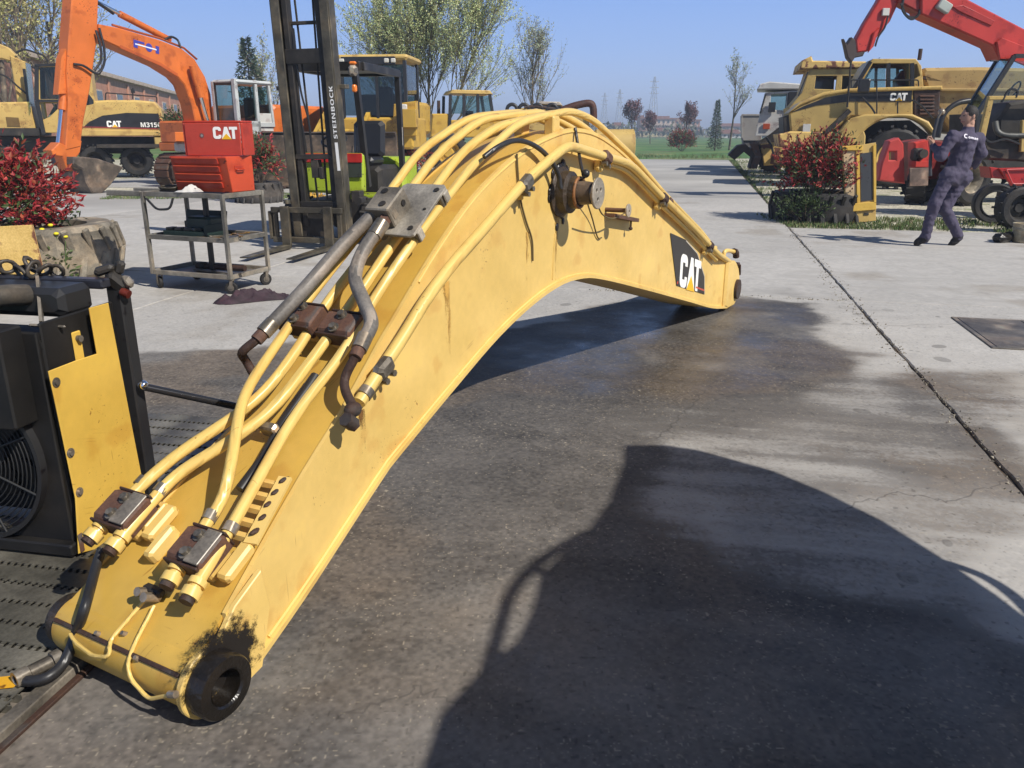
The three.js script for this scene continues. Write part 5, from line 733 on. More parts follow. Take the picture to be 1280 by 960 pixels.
// ---- backhoe cab beyond the spring tree, and the machine behind the boom hump
{
  const F = new Frame(new THREE.Vector3(-1.6, 0, -31), 14), o = ofFrame('backhoe_loader', 'yellow backhoe loader with dark glazed cab beyond the budding tree', 'backhoe loader', F), P = (l, z = 0) => F.pl(l, z);
  part('cab_roof', [extr(P([[562, 117], [566, 112], [612, 113], [616, 118]]), -1.6, .05, .03)], Y.pale, o); parts('cab_post', [[563, 118, 562, 160], [580, 118, 580, 160], [597, 118, 598, 160], [612, 118, 617, 150]].map(([a, b, c, d]) => bar([...F.p(a, b), 0], [...F.p(c, d), 0], .1, .1)), blackPaint, o); parts('cab_post', [[563, 118, 562, 160], [612, 118, 617, 150]].map(([a, b, c, d]) => bar([...F.p(a, b), -1.5], [...F.p(c, d), -1.5], .1, .1)), blackPaint, o);
  parts('cab_glass', [extr(P([[565, 120], [579, 120], [579, 142], [564, 142]]), -.02, -.01, 0), extr(P([[582, 120], [596, 120], [597, 142], [582, 142]]), -.02, -.01, 0), extr(P([[599, 120], [612, 120], [616, 145], [600, 145]]), -.02, -.01, 0)], glassTint, o);
  part('cab_seat', [extr(P([[586, 138], [596, 138], [596, 160], [580, 160]]), -1.0, -.6, .04)], blackPaint, o); part('cab_base', [extr(P([[540, 142], [562, 142], [564, 150], [618, 150], [622, 172], [538, 172]]), -1.6, .0, .04)], Y.paint, o); part('hood', [extr(P([[618, 140], [650, 141], [655, 172], [618, 172]]), -1.3, -.2, .06)], Y.paint, o);
  part('exhaust', [rod([...F.p(551, 142), -.5], [...F.p(551, 125), -.5], .06)], darkRust, o); for (const px of [560, 645]) for (const z of [-.1, -1.5]) wheel(o, F.p(px, 190, z)[0], px < 600 ? .75 : .55, z, px < 600 ? .75 : .55, .4, Y.paint, 14);
  const G = new Frame(new THREE.Vector3(1.0, 0, -24), 0), q = ofFrame('road_grader', 'yellow machine with brown exhaust elbow mostly hidden behind the boom hump', 'construction machine', G), Q = (l, z = 0) => G.pl(l, z);
  part('hood', [extr(Q([[645, 136], [660, 134], [672, 136], [735, 142], [740, 176], [640, 176]]), -1.5, 0, .05)], Y.dusty, q); part('cab_roof', [extr(Q([[672, 130], [675, 126.5], [700, 127], [704, 132]]), -1.2, -.1, .03)], M(.55, .5, .42, { rough: .6 }), q); part('cab_glass', [extr(Q([[674, 131], [702, 132], [704, 138], [672, 138]]), -.3, -.2, .0)], glassDark, q); part('exhaust_pipe', [pipe([[702, 138], [718, 132], [738, 128], [742, 134], [742, 150]].map(([a, b]) => [...G.p(a, b, .1), .1]), .10, .2, 12)], M(.30, .19, .16, { rough: .7, map: rustMap }), q);
  part('pipe_run', [sweep([[655, 134], [670, 133], [705, 138]].map(([a, b]) => new THREE.Vector3(...G.p(a, b, .1), .1)), .05, 8)], darkRust, q); part('hopper', [lathe([[0, 0], [.42, 0], [.45, .04], [.45, 1.1], [.4, 1.12], [.38, .9], [0, .9]], 24, [...G.p(742, 182), .2], [0, 0, -90])], Y.dusty, q); part('hopper_mouth', [cyl(.37, .37, .02, [G.p(742, 182)[0] + 1.0, G.p(742, 182)[1], .2], [0, 0, 90], 20)], darkRust, q); part('beacon', [box(.25, .12, .2, G.p(700, 144)[0], G.p(700, 143.5)[1], .15)], orange, q);
  parts('hose', [640, 655, 672, 690].map((px) => xf(new THREE.TorusGeometry(.14, .05, 6, 12, Math.PI), [...G.p(px, 137, .1), .1])), hoseBlack, q); part('chassis', [box(2.8, .6, 1.2, .6, .8, -.7)], blackDirty, q); for (const px of [655, 725]) for (const z of [-.1, -1.4]) wheel(q, G.p(px, 190, z)[0], .6, z, .6, .4, Y.dusty, 14);
}

// ---------------------------------------------------------------- machines at the right
// ---- articulated dump truck in side view
{
  const F = new Frame(new THREE.Vector3(10.4, 0, -22.8), -14), o = ofFrame('dump_truck', 'dusty yellow articulated dump truck with black emblem band and big front wheel', 'dump truck', F), P = (l, z = 0) => F.pl(l, z);
  part('bonnet', [extr(P([[988, 166], [986, 142], [1000, 131], [1030, 118], [1062, 113.5], [1100, 112], [1142, 111], [1142, 146], [1064, 146], [1058, 152], [1040, 166]]), -2.2, 0, .05)], Y.dusty, o);
  part('bonnet_top', [extr(P([[986, 141], [1000, 128], [1030, 115], [1062, 110.5], [1178, 107], [1178, 112], [1062, 115], [1030, 120], [1000, 132]], .03), -2.2, .05, .03)], Y.pale, o);
  part('emblem_band', [extr(P([[988, 141], [1004, 133], [1032, 122], [1062, 116.5], [1140, 113], [1140, 127], [1062, 127], [1020, 132]], .02), .0, .012, 0)], M(.028, .028, .03, { rough: .45 }), o);
  { const [a, y] = F.p(1112, 121, .02), [b] = F.p(1135, 121, .02); decal('emblem', b - a, (b - a) * .5, (x, w, h) => catWord(x, w * .03, h * .92, h * .84), o, [(a + b) / 2, y, .02], [0, 0, 0], 256); }
  part('grille', [extr(P([[1142, 112], [1176, 112], [1174, 146], [1142, 146]]), -2.2, 0, .03)], darkRust, o); for (let k = 0; k < 6; k++) part('louvre', [extr(P([[1150, 119 + k * 4.4], [1168, 119 + k * 4.4], [1168, 121.2 + k * 4.4], [1150, 121.2 + k * 4.4]], .04), 0, .04, .01)], rust, o);
  part('fender', [extr([...P([[1036, 204], [1030, 190], [1062, 148], [1080, 143], [1138, 143], [1158, 152], [1168, 168], [1160, 170]]), ...arc(...F.p(1116, 200, .2), 1.12, 38, 168, 14)].map(([a, b]) => [a, b]), -.35, .30, .04)], Y.pale, o);
  part('fender_flank', [extr(P([[1040, 206], [1030, 188], [1060, 150], [1076, 152], [1082, 170], [1080, 200]], .25), -.5, .28, .03)], Y.dusty, o);
  cabShell(P([[1066, 114], [1086, 80], [1092, 73], [1146, 73], [1153, 82], [1156, 112]]), [P([[1074, 110], [1092, 79], [1109, 79], [1108, 110]]).reverse(), P([[1112, 110], [1113, 79], [1138, 79], [1138, 108]]).reverse(), P([[1142, 100], [1142, 81], [1147, 80], [1151, 94]]).reverse()], -1.9, -.1, Y.pale, o);
  parts('cab_glass', [extr(P([[1074, 110], [1092, 79], [1109, 79], [1108, 110]]), -.2, -.19, 0), extr(P([[1112, 110], [1113, 79], [1138, 79], [1138, 108]]), -.2, -.19, 0), box(.01, 1.0, 1.5, F.p(1080, 96, -1)[0], F.p(1080, 96, -1)[1], -1, [0, 0, -28], 0)], glassTint, o); parts('cab_post', [bar([...F.p(1066, 113, -.06), -.06], [...F.p(1088, 77, -.06), -.06], .09, .1), bar([...F.p(1110.5, 79, -.06), -.06], [...F.p(1110.5, 111, -.06), -.06], .09, .08), bar([...F.p(1140, 79, -.06), -.06], [...F.p(1140, 110, -.06), -.06], .09, .12)], blackPaint, o); part('wheel_well', [extr(P([[1050, 200], [1064, 152], [1140, 150], [1166, 170], [1170, 205]], -.5), -.9, -.75, .02)], blackMatt, o); part('cab_seat', [extr(P([[1118, 100], [1128, 88], [1132, 112], [1118, 112]], -.9), -1.2, -.7, .04)], blackPaint, o);
  part('beacon', [cyl(.05, .05, .28, [...F.p(1150, 68, -.6), -.6])], darkRust, o); part('rear_visor', [extr(P([[1150, 98], [1156, 94], [1178, 102], [1160, 102]], -.3), -1.5, -.2, .02)], darkRust, o);
  parts('handrail', [pipe([[1064, 110], [1064, 100], [1148, 100], [1148, 108]].map(([a, b]) => [...F.p(a, b, .2), .2]), .018, .05, 6), rod([...F.p(1096, 100, .2), .2], [...F.p(1096, 142, .2), .2], .018), rod([...F.p(1122, 126, .2), .2], [...F.p(1122, 142, .2), .2], .018), pipe([[1140, 125], [1152, 132], [1166, 148]].map(([a, b]) => [...F.p(a, b, .25), .25]), .025, .08, 6), pipe([[1078, 122], [1090, 135], [1094, 142]].map(([a, b]) => [...F.p(a, b, .2), .2]), .025, .08, 6)], blackPaint, o); part('mirror', [box(.3, .35, .1, ...F.p(1080, 107, .25), .25, [0, 0, 0], .03)], blackPaint, o);
  part('strut', [bar([...F.p(1030, 168, .1), .1], [...F.p(1062, 138, .1), .1], .2, .12)], blackDirty, o); part('front_bumper', [extr(P([[972, 168], [988, 164], [1044, 165], [1046, 176], [1010, 182], [974, 184]]), -2.2, .1, .04)], Y.rusty, o); part('front_frame', [extr(P([[984, 182], [1040, 178], [1044, 206], [990, 208]], -.3), -1.9, -.3, .05)], Y.rusty, o); part('headlight', [box(.2, .3, .05, ...F.p(1008, 162, .04), .04)], whitePaint, o); part('front_grille', [extr(P([[979, 146], [987, 143], [989, 168], [980, 168]]), -2.0, -.05, .02)], blackDirty, o);
  const [wx] = F.p(1117, 195, .1); wheel(o, wx, .80, -.02, .80, .6, Y.dusty, 16); wheel(o, wx, .80, -2.3, .80, .6, Y.dusty, 16);
  part('chassis', [box(5.5, .5, 1.2, wx + 2.6, 1.0, -1.2, [0, 0, 0], .04)], blackDirty, o); for (const dx of [3.9, 5.6]) for (const z of [-.05, -2.3]) wheel(o, wx + dx, .8, z, .8, .6, Y.dusty, 16);
  part('dump_body', [extr(P([[1160, 120], [1150, 92], [1156, 85], [1225, 84], [1300, 86], [1420, 90], [1420, 160], [1380, 190], [1190, 165]], -.3), -2.8, -.2, .08), extr(P([[1152, 110], [1420, 112], [1420, 116], [1152, 114]], -.2), -.2, -.06, .02)], M(.54, .36, .13, { rough: .75 }), o);
}
// ---- second hauler with canopy, white truck, grey box, loader bucket
{
  const F = new Frame(new THREE.Vector3(10.0, 0, -27.5), -14), o = ofFrame('hauler_truck', 'older yellow hauler truck with rusty canopy over its cab, behind the dump truck', 'dump truck', F), P = (l, z = 0) => F.pl(l, z);
  part('canopy', [extr(P([[999, 87], [1002, 76], [1014, 70], [1016, 76], [1082, 77], [1082, 85], [1020, 86]]), -2.6, .1, .04)], Y.rusty, o); cabShell(P([[1012, 86], [1074, 86], [1074, 135], [986, 135], [1002, 116]]), [P([[1018, 111], [1020, 95], [1046, 95], [1044, 112]]).reverse(), P([[1052, 112], [1053, 95], [1068, 95], [1068, 112]]).reverse()], -2.0, 0, Y.dusty, o); part('cab_glass', [extr(P([[1018, 111], [1020, 95], [1046, 95], [1044, 112]]), -.8, -.79, 0), extr(P([[1052, 112], [1053, 95], [1068, 95], [1068, 112]]), -.8, -.79, 0)], glassDark, o); part('ladder', [rod([...F.p(1010, 90, .1), .1], [...F.p(998, 120, .1), .1], .02)], blackPaint, o); part('body', [extr(P([[985, 134], [1090, 134], [1090, 190], [990, 192]]), -2.2, -.1, .05)], Y.dusty, o); for (const px of [1010, 1075]) for (const z of [.0, -2.2]) wheel(o, F.p(px, 190, z)[0], .8, z, .8, .5, Y.dusty, 14);
  const G = new Frame(new THREE.Vector3(10.4, 0, -31.5), -17), w = ofFrame('white_truck', 'white lorry with sun visor roof parked past the yellow haulers', 'truck', G), Q = (l, z = 0) => G.pl(l, z);
  part('roof', [extr(Q([[946, 112], [950, 105], [962, 102], [1004, 105], [1004, 112], [960, 112]]), -2.4, .1, .04)], whitePaint, w); cabShell(Q([[956, 116], [1006, 112], [1006, 170], [944, 170], [950, 140]]), [Q([[962, 137], [964, 118], [984, 117], [982, 138]]).reverse()], -2.2, 0, whitePaint, w); part('side_window', [extr(Q([[962, 137], [964, 118], [984, 117], [982, 138]]), -.2, -.19, 0)], glassTint, w); parts('door_post', [bar([...G.p(987, 116, .03), .03], [...G.p(985, 140, .03), .03], .12, .06), bar([...G.p(957, 118, .03), .03], [...G.p(950, 142, .03), .03], .1, .06), box(.25, .35, .1, ...G.p(965, 134, .1), .1), box(.3, .4, .1, ...G.p(991, 122, .1), .1)], blackPaint, w); part('marker_lamp', [box(.25, .2, .05, ...G.p(958, 158, .04), .04)], M(.6, .1, .03, { rough: .4 }), w); part('chassis', [box(5, .5, 2, 3.2, .9, -1.1)], blackDirty, w); part('load_bed', [box(4, 1.2, 2.2, 3.4, 1.8, -1.1)], whitePaint, w); for (const px of [965, 1010]) wheel(w, G.p(px, 195, 0)[0], .55, -.1, .55, .35, greySteel, 14);
  const cb = new Frame(new THREE.Vector3(9.9, 0, -35), -14), c = ofFrame('box_trailer', 'plain grey box trailer beside the white lorry', 'trailer', cb); part('box_body', [extr(cb.pl([[927, 144], [952, 144], [952, 176], [928, 176]]), -2.5, 0, .02)], M(.42, .40, .38, { rough: .6 }), c); part('skirt', [extr(cb.pl([[929, 176], [952, 176], [952, 190], [930, 190]]), -2.4, -.05, .02)], M(.16, .15, .15, { rough: .7 }), c); part('box_frame', [bar([...cb.p(927.5, 144, .01), .01], [...cb.p(928, 178, .01), .01], .06, .06), bar([...cb.p(927, 143.5, .01), .01], [...cb.p(952, 143.5, .01), .01], .06, .06)], M(.5, .48, .45, { rough: .6 }), c); wheel(c, 1.2, .45, -.15, .45, .3, greySteel, 12); wheel(c, 1.2, .45, -2.3, .45, .3, greySteel, 12);
  const L = new Frame(new THREE.Vector3(9.6, 0, -31), -14), l = ofFrame('loader_bucket', 'rusty open loader bucket and frame resting at the edge of the concrete', 'loader bucket', L), R = (q, z = 0) => L.pl(q, z); part('bucket_shell', [extr(R([[910, 194], [922, 182], [932, 180], [938, 186], [948, 178], [950, 200], [945, 211], [936, 211], [940, 198], [930, 190], [918, 200]]), -2.2, 0, .03)], darkRust, l); part('side_cutter', [extr(R([[936, 178], [946, 176], [952, 196], [946, 211], [938, 210], [944, 195]], .1), 0, .12, .02)], rust, l); part('arm', [extr(R([[946, 178], [962, 168], [975, 158], [978, 168], [962, 184], [950, 190]], -.6), -.8, -.5, .03)], blackDirty, l); part('front_frame', [extr(R([[950, 180], [985, 176], [990, 205], [955, 207]], -.4), -1.7, -.3, .03)], Y.rusty, l); part('axle_hub', [cyl(.42, .42, .4, [...R([[985, 196]], -.2)[0], -.2], [90, 0, 0], 20)], Y.rusty, l); parts('hose', [sweep(smooth([[958, 172], [964, 182], [968, 194], [976, 198]].map(([a, b]) => [...L.p(a, b, 0), 0]), 12), .04, 6)], hoseBlack, l);
}
// ---- yellow panel with a grille standing by the planter
{
  const g0 = gnd(1076, 279), F = new Frame(new THREE.Vector3(g0.x, 0, g0.z), -4), o = ofFrame('access_panel', 'upright yellow machine door panel with dark grille leaning on the tyre planter', 'machine panel', F), P = (l, z = 0) => F.pl(l, z);
  part('sheet', [extr(P([[1052, 186], [1078, 184], [1078, 181], [1095, 178], [1095, 276], [1058, 280]]), -.03, 0, .006)], Y.pale, o); parts('frame_bar', [extr(P([[1070, 184], [1074, 184], [1075, 262], [1071, 262]], .02), 0, .03, .005), extr(P([[1051, 183], [1078, 181], [1078, 188], [1051, 188]], .02), 0, .04, .006), extr(P([[1058, 255], [1095, 252], [1095, 262], [1058, 265]], .02), 0, .035, .006), extr(P([[1091, 182], [1095, 180], [1095, 254], [1092, 254]], .02), 0, .035, .005)], Y.panel, o); part('bleached_face', [extr(P([[1054, 190], [1069, 189], [1070, 254], [1058, 256]], .01), 0, .008, .002)], M(.62, .46, .26, { rough: .7, map: boomMap }), o); part('grille', [extr(P([[1075, 192], [1090.5, 190], [1091, 250], [1076, 252]], .01), 0, .012, .003)], M(.06, .065, .075, { rough: .5 }), o); parts('latch', [extr(P([[1064, 264], [1068, 264], [1068, 274], [1064, 274]], .01), 0, .012, .002), extr(P([[1080, 266], [1086, 266], [1086, 269], [1080, 269]], .01), 0, .012, .002)], blackDirty, o);
  part('stay', [bar([0, .9, -.03], [0, .02, -.28], .03, .03)], Y.panel, o);
}
// ---- red telehandler
{
  const F = new Frame(new THREE.Vector3(9.6, 0, -17.6), 2), o = ofFrame('telehandler', 'red telescopic handler with raised boom and black framed cab', 'telehandler', F), P = (l, z = 0) => F.pl(l, z), V = (x, y, z) => F.v(x, y, z);
  part('boom', [extr(P([[1150, -22], [1200, -12], [1209, 0], [1280, 37], [1340, 68], [1340, 110], [1290, 76], [1262, 73], [1248, 75], [1240, 58], [1200, 40], [1150, 18]], -.3), -.75, -.25, .03)], teleRed, o); part('boom_cover', [extr(P([[1192, 8], [1205, 6], [1245, 26], [1240, 32], [1200, 14]], -.2), -.25, -.22, .01)], M(.50, .045, .035, { rough: .4 }), o); part('boom_inner', [extr(P([[1118, -34], [1160, -20], [1160, 22], [1124, 3]], -.35), -.7, -.32, .03)], M(.42, .04, .03, { rough: .5 }), o); part('pivot_plate', [extr(P([[1246, 52], [1252, 47], [1280, 58], [1330, 84], [1300, 90], [1262, 74], [1250, 74]], -.2), -.25, -.19, .01)], teleRed, o); part('sensor_box', [box(.28, .2, .12, ...F.p(1180, 8, -.2), -.2, [0, 0, -28], .02)], M(.5, .55, .52, { rough: .5 }), o);
  part('jib', [extr(P([[1098, 2], [1116, -34], [1140, -30], [1124, 4], [1114, 26], [1096, 48], [1086, 64], [1072, 66], [1070, 50], [1082, 28]], -.4), -.62, -.42, .03)], teleRed, o); part('jib_tie', [extr(P([[1092, 40], [1100, 34], [1092, 58], [1085, 66]], -.38), -.42, -.36, .02)], teleRed, o); part('jib_lamp', [box(.14, .14, .06, ...F.p(1107, 15, -.38), -.38)], whitePaint, o);
  part('quick_hitch', [extr(P([[1056, 48], [1060, 55], [1066, 46], [1074, 52], [1084, 62], [1080, 70], [1070, 72], [1066, 78], [1061, 72]], -.4), -.60, -.44, .02)], M(.07, .05, .045, { rough: .6 }), o); part('lifting_chain', [rod(V(1064, 74, -.5), V(1059, 134, -.5), .022, 8)], blackDirty, o); parts('hose', [sweep(smooth([V(1126, 4, -.3), V(1134, 20, -.3), V(1146, 21, -.3), V(1150, 12, -.3)], 14), .025, 6), sweep(smooth([V(1130, -4, -.3), V(1128, 12, -.3), V(1140, 24, -.3), V(1152, 14, -.3)], 14), .025, 6), sweep(smooth([V(1110, 20, -.36), V(1106, 34, -.36), V(1098, 46, -.36), V(1094, 58, -.36)], 14), .02, 6)], hoseBlack, o);
  parts('cab_frame', [bar(V(1268, 70, 0), V(1222, 142, 0), .07, .09), bar(V(1246, 76, -1), V(1206, 142, -1), .06, .08), bar(V(1246, 74, -.5), V(1300, 66, -.5), .08, .08), bar(V(1222, 142, 0), V(1218, 200, 0), .08, .1), bar(V(1268, 70, 0), V(1330, 70, 0), .08, .08), bar(V(1330, 70, 0), V(1334, 180, 0), .08, .08)], blackPaint, o); part('windscreen', [(() => { const a = V(1266, 72, 0), b = V(1221, 141, 0), c = V(1206, 141, -1), d = V(1246, 76, -1); return loft([[a, b, c, d], [a, b, c, d].map(([x, y, z]) => [x - .01, y, z])], .1); })()], glassTint, o); part('side_window', [extr(P([[1268, 76], [1328, 76], [1330, 140], [1228, 140]]), -.02, -.01, 0)], glassClear, o); part('cab_body', [extr(P([[1222, 142], [1336, 142], [1336, 200], [1220, 200]]), -1.1, -.5, .04)], blackDirty, o); part('steering_wheel', [xf(new THREE.TorusGeometry(.17, .018, 8, 20), [...F.p(1268, 112, -.4), -.4], [30, 30, 0])], blackPaint, o); part('mirror_arm', [rod(V(1238, 76, .1), V(1248, 76, 0), .015)], blackPaint, o);
  part('front_frame', [extr(P([[1136, 178], [1160, 174], [1196, 178], [1200, 222], [1136, 226]], -.2), -.9, -.1, .04)], M(.45, .04, .035, { rough: .5, map: grimeMap }), o); part('front_arm', [extr(P([[1112, 176], [1124, 172], [1130, 180], [1132, 230], [1098, 226], [1102, 205]], .1), -.15, .1, .03, [P([[1112, 190], [1120, 190], [1120, 200], [1112, 200]], .1).reverse()])], M(.52, .06, .05, { rough: .5, map: boomMap }), o); parts('front_bracket', [extr(P([[1143, 178], [1160, 174], [1164, 200], [1160, 212], [1143, 212]], .2), -.1, .2, .03), box(.3, .12, .3, ...F.p(1152, 205, .3), .2)], teleRed, o); part('hydraulic_block', [box(.22, .25, .2, ...F.p(1148, 193, .25), .2, [0, 0, 0], .04), cyl(.09, .09, .2, V(1152, 192, .3), [90, 0, 0], 14)], blackDirty, o); part('front_plate', [extr(P([[1136, 210], [1160, 209], [1159, 232], [1136, 233]], .3), .3, .34, .01)], M(.38, .30, .28, { rough: .6, map: grimeMap }), o);
  const w1 = F.p(1209, 222, .15)[0]; wheel(o, w1, .56, .1, .60, .44, M(.52, .50, .44, { rough: .6, map: grimeMap }), 18, 'wheel', 24); wheel(o, F.p(1150, 230, -1.2)[0], .5, -1.1, .55, .42, greySteel, 18, 'wheel', 24); wheel(o, F.p(1150, 236, -.1)[0], .32, -.25, .34, .4, blackDirty, 14, 'wheel', 60); wheel(o, w1 + 3.2, .56, .0, .60, .44, greySteel, 18); part('chassis', [box(3.6, .5, 1.0, w1 + 1.6, .85, -.7)], blackDirty, o);
  part('hydraulic_arm', [pipe([V(1172, 172, .1), V(1178, 142, .1), V(1196, 128, .1), V(1212, 126, .1)], .055, .3, 8)], blackPaint, o); part('arm_joint', [ball(.07, V(1177, 140, .12))], steel, o);
}
// ---- stripped yellow engine stand with red tray, hoop, wheel and tub at the right edge
{
  const F = new Frame(new THREE.Vector3(8.6, 0, -14.6), -4), o = ofFrame('stripped_machine', 'partly stripped yellow machine frame with black engine and red tray beside the mechanic', 'machine frame', F), P = (l, z = 0) => F.pl(l, z), V = (x, y, z = 0) => F.v(x, y, z);
  parts('frame_post', [extr(P([[1236, 121], [1243, 121], [1232, 172], [1224, 172]]), -.08, 0, .01), extr(P([[1278, 150], [1286, 150], [1286, 190], [1276, 190]]), -.08, 0, .01)], Y.dusty, o); part('frame_rail', [extr(P([[1236, 120], [1330, 119], [1330, 124], [1236, 125]]), -.08, .01, .01)], Y.pale, o); part('engine', [extr(P([[1248, 150], [1262, 128], [1290, 124], [1330, 124], [1330, 176], [1246, 176]], -.2), -.9, -.2, .05)], blackDirty, o); part('intake_hose', [pipe([V(1244, 152, -.1), V(1246, 166, -.05), V(1258, 170, -.02), V(1330, 168, -.02)], .05, .15, 10)], M(.16, .18, .19, { rough: .6, map: grimeMap }), o); part('sump', [extr(P([[1228, 176], [1330, 174], [1330, 205], [1236, 200]], -.1), -.9, -.1, .04)], M(.07, .06, .05, { rough: .7, map: grimeMap }), o); parts('hose', [sweep(smooth([V(1252, 128, .0), V(1262, 112, .0), V(1272, 114, .0), V(1270, 122, 0)], 14), .02, 6), sweep(smooth([V(1230, 172, .02), V(1238, 178, .03), V(1256, 174, .03), V(1274, 180, .03)], 14), .02, 6)], hoseBlack, o);
  part('red_tray', [extr(P([[1246, 210], [1330, 208], [1330, 232], [1262, 232]], .1), .1, .16, .02), extr(P([[1230, 208], [1262, 212], [1264, 224], [1232, 222]], -.1), -.3, .1, .02)], M(.5, .03, .03, { rough: .4 }), o); part('tray_rim', [pipe([V(1258, 212, .19), V(1266, 230, .19), V(1330, 229, .19)], .014, .03, 8), rod(V(1258, 212, .19), V(1330, 210, .19), .014)], M(.62, .10, .10, { rough: .35 }), o); part('stand', [box(.9, .45, .5, F.p(1290, 245, -.2)[0], .32, -.3), box(.10, .6, .1, F.p(1275, 240, 0)[0], .3, 0)], blackDirty, o);
  const h0 = gnd(1238, 279), h = thing('wheel_hoop', 'black steel wheel hoop standing on edge beside the mechanic', 'wheel rim', [h0.x, 0, h0.z], -14); part('hoop', [lathe([[.20, -.07], [.30, -.09], [.325, -.07], [.325, .07], [.30, .09], [.20, .07], [.21, 0], [.20, -.07]], 36, [0, .325, 0], [90, 0, 0])], rubber, h); part('bead', [xf(new THREE.TorusGeometry(.205, .012, 6, 32), [0, .325, .075])], blackPaint, h);
  const k0 = gnd(1276, 292), k = thing('loose_tyre', 'small black tyre standing by the white tub', 'tyre', [k0.x + .2, 0, k0.z - .5], 0); const wg = wheel(k, 0, .34, 0, .34, .24, blackDirty, 14); 
  const t0 = gnd(1275, 303), t = thing('oil_tub', 'dirty white plastic tub on the concrete at the mechanic\'s feet', 'tub', [t0.x + .03, 0, t0.z], 0); part('body', [lathe([[0, 0], [.12, 0], [.135, .02], [.145, .25], [.155, .255], [.15, .265], [.135, .26], [.125, .03], [0, .025]], 24)], M(.62, .60, .48, { rough: .6, map: grimeMap }), t); part('band', [lathe([[.147, .17], [.152, .175], [.153, .2], [.148, .205]], 24)], M(.45, .42, .3, { rough: .6 }), t);
  const q0 = gnd(1252, 303), q = thing('oil_pump', 'small dark greasy pump unit lying beside the white tub', 'machine part', [q0.x, 0, q0.z], 25); part('housing', [box(.26, .12, .18, 0, .062, 0, [0, 0, 0], .04)], greaseBlack, q); part('flange', [cyl(.07, .07, .04, [.14, .075, 0], [0, 0, 90], 16)], blackDirty, q);
}

// ---------------------------------------------------------------- plants
const leafMat = new THREE.MeshStandardMaterial({ vertexColors: true, roughness: .65, side: THREE.DoubleSide }), barkMat = M(.16, .13, .105, { rough: .9, map: grimeMap }), paleBark = M(.30, .27, .23, { rough: .9, map: grimeMap });
class Leaves {
  constructor() { this.p = []; this.c = []; }
  add(o, d, up, len, wid, col) {            // a folded four-point leaf from o along d
    const s = d.clone().cross(up).normalize(), n = s.clone().cross(d).normalize(), a = o, e = o.clone().addScaledVector(d, len), m = o.clone().addScaledVector(d, len * .5), l = m.clone().addScaledVector(s, wid / 2).addScaledVector(n, wid * .15), r = m.clone().addScaledVector(s, -wid / 2).addScaledVector(n, wid * .15);
    for (const q of [a, l, e, a, e, r]) { this.p.push(q.x, q.y, q.z); this.c.push(...col); }
  }
  geo() { const g = new THREE.BufferGeometry(); g.setAttribute('position', new THREE.Float32BufferAttribute(this.p, 3)); g.setAttribute('color', new THREE.Float32BufferAttribute(this.c, 3)); g.setAttribute('uv', new THREE.Float32BufferAttribute(new Float32Array(this.p.length / 3 * 2), 2)); g.computeVertexNormals(); return g; }
}
const rdir = () => { const z = rnd(-1, 1), a = rnd(Math.PI * 2), r = Math.sqrt(1 - z * z); return new THREE.Vector3(r * Math.cos(a), z, r * Math.sin(a)); };
const vary = (c, k) => { const f = 1 + rnd(-k, k); return [c[0] * f, c[1] * f * (1 + rnd(-.1, .1)), c[2] * f]; };
const twigBark = M(.24, .23, .14, { rough: .9, map: grimeMap });
const RED = [[.30, .018, .022], [.22, .012, .018], [.38, .035, .03], [.16, .012, .014], [.30, .06, .025]], GRN = [[.05, .085, .022], [.075, .11, .03], [.035, .06, .02]];
function bushThing(name, label, pos, rx, ry, rz, shoots, leaf, redShare, group, sd = 0) {
  const o = thing(name, label, 'shrub', pos, 0, group), L = new Leaves(), st = [];
  for (let i = 0; i < shoots; i++) {
    const d = rdir(); if (d.y < -.55) d.y *= -.6; const rr = Math.pow(rnd(), .45) * (.72 + .5 * fbm(d.x * 2.4 + sd, d.z * 2.4 + d.y * 2, 3)), tip = new THREE.Vector3(d.x * rx * rr, ry * .85 + d.y * ry * rr, d.z * rz * rr), ax = d.clone().addScaledVector(new THREE.Vector3(0, 1, 0), .7).add(rdir().multiplyScalar(.4)).normalize(), isRed = rnd() < redShare, pal = isRed ? RED : GRN, len = leaf * rnd(2, 3.4);
    if (i % 14 === 0) st.push(sweep([new THREE.Vector3(d.x * rx * .1, .02, d.z * rz * .1), tip.clone().multiplyScalar(.6), tip], .006, 4));
    for (let k = 0; k < 8; k++) { const t = k / 8, b = tip.clone().addScaledVector(ax, (t - .3) * len), ld = rdir().multiplyScalar(.9).addScaledVector(ax, .5 + t * .6).normalize(), c = vary(isRed && k < 2 && rnd() < .4 ? GRN[(rnd() * 3) | 0] : pal[(rnd() * pal.length) | 0], .25); L.add(b, ld, rdir(), leaf * rnd(.7, 1.25), leaf * rnd(.3, .44), c); }
  }
  part('foliage', L.geo(), leafMat, o, { keepUV: true, kind: 'stuff' }); part('stem', st, barkMat, o); return o;
}
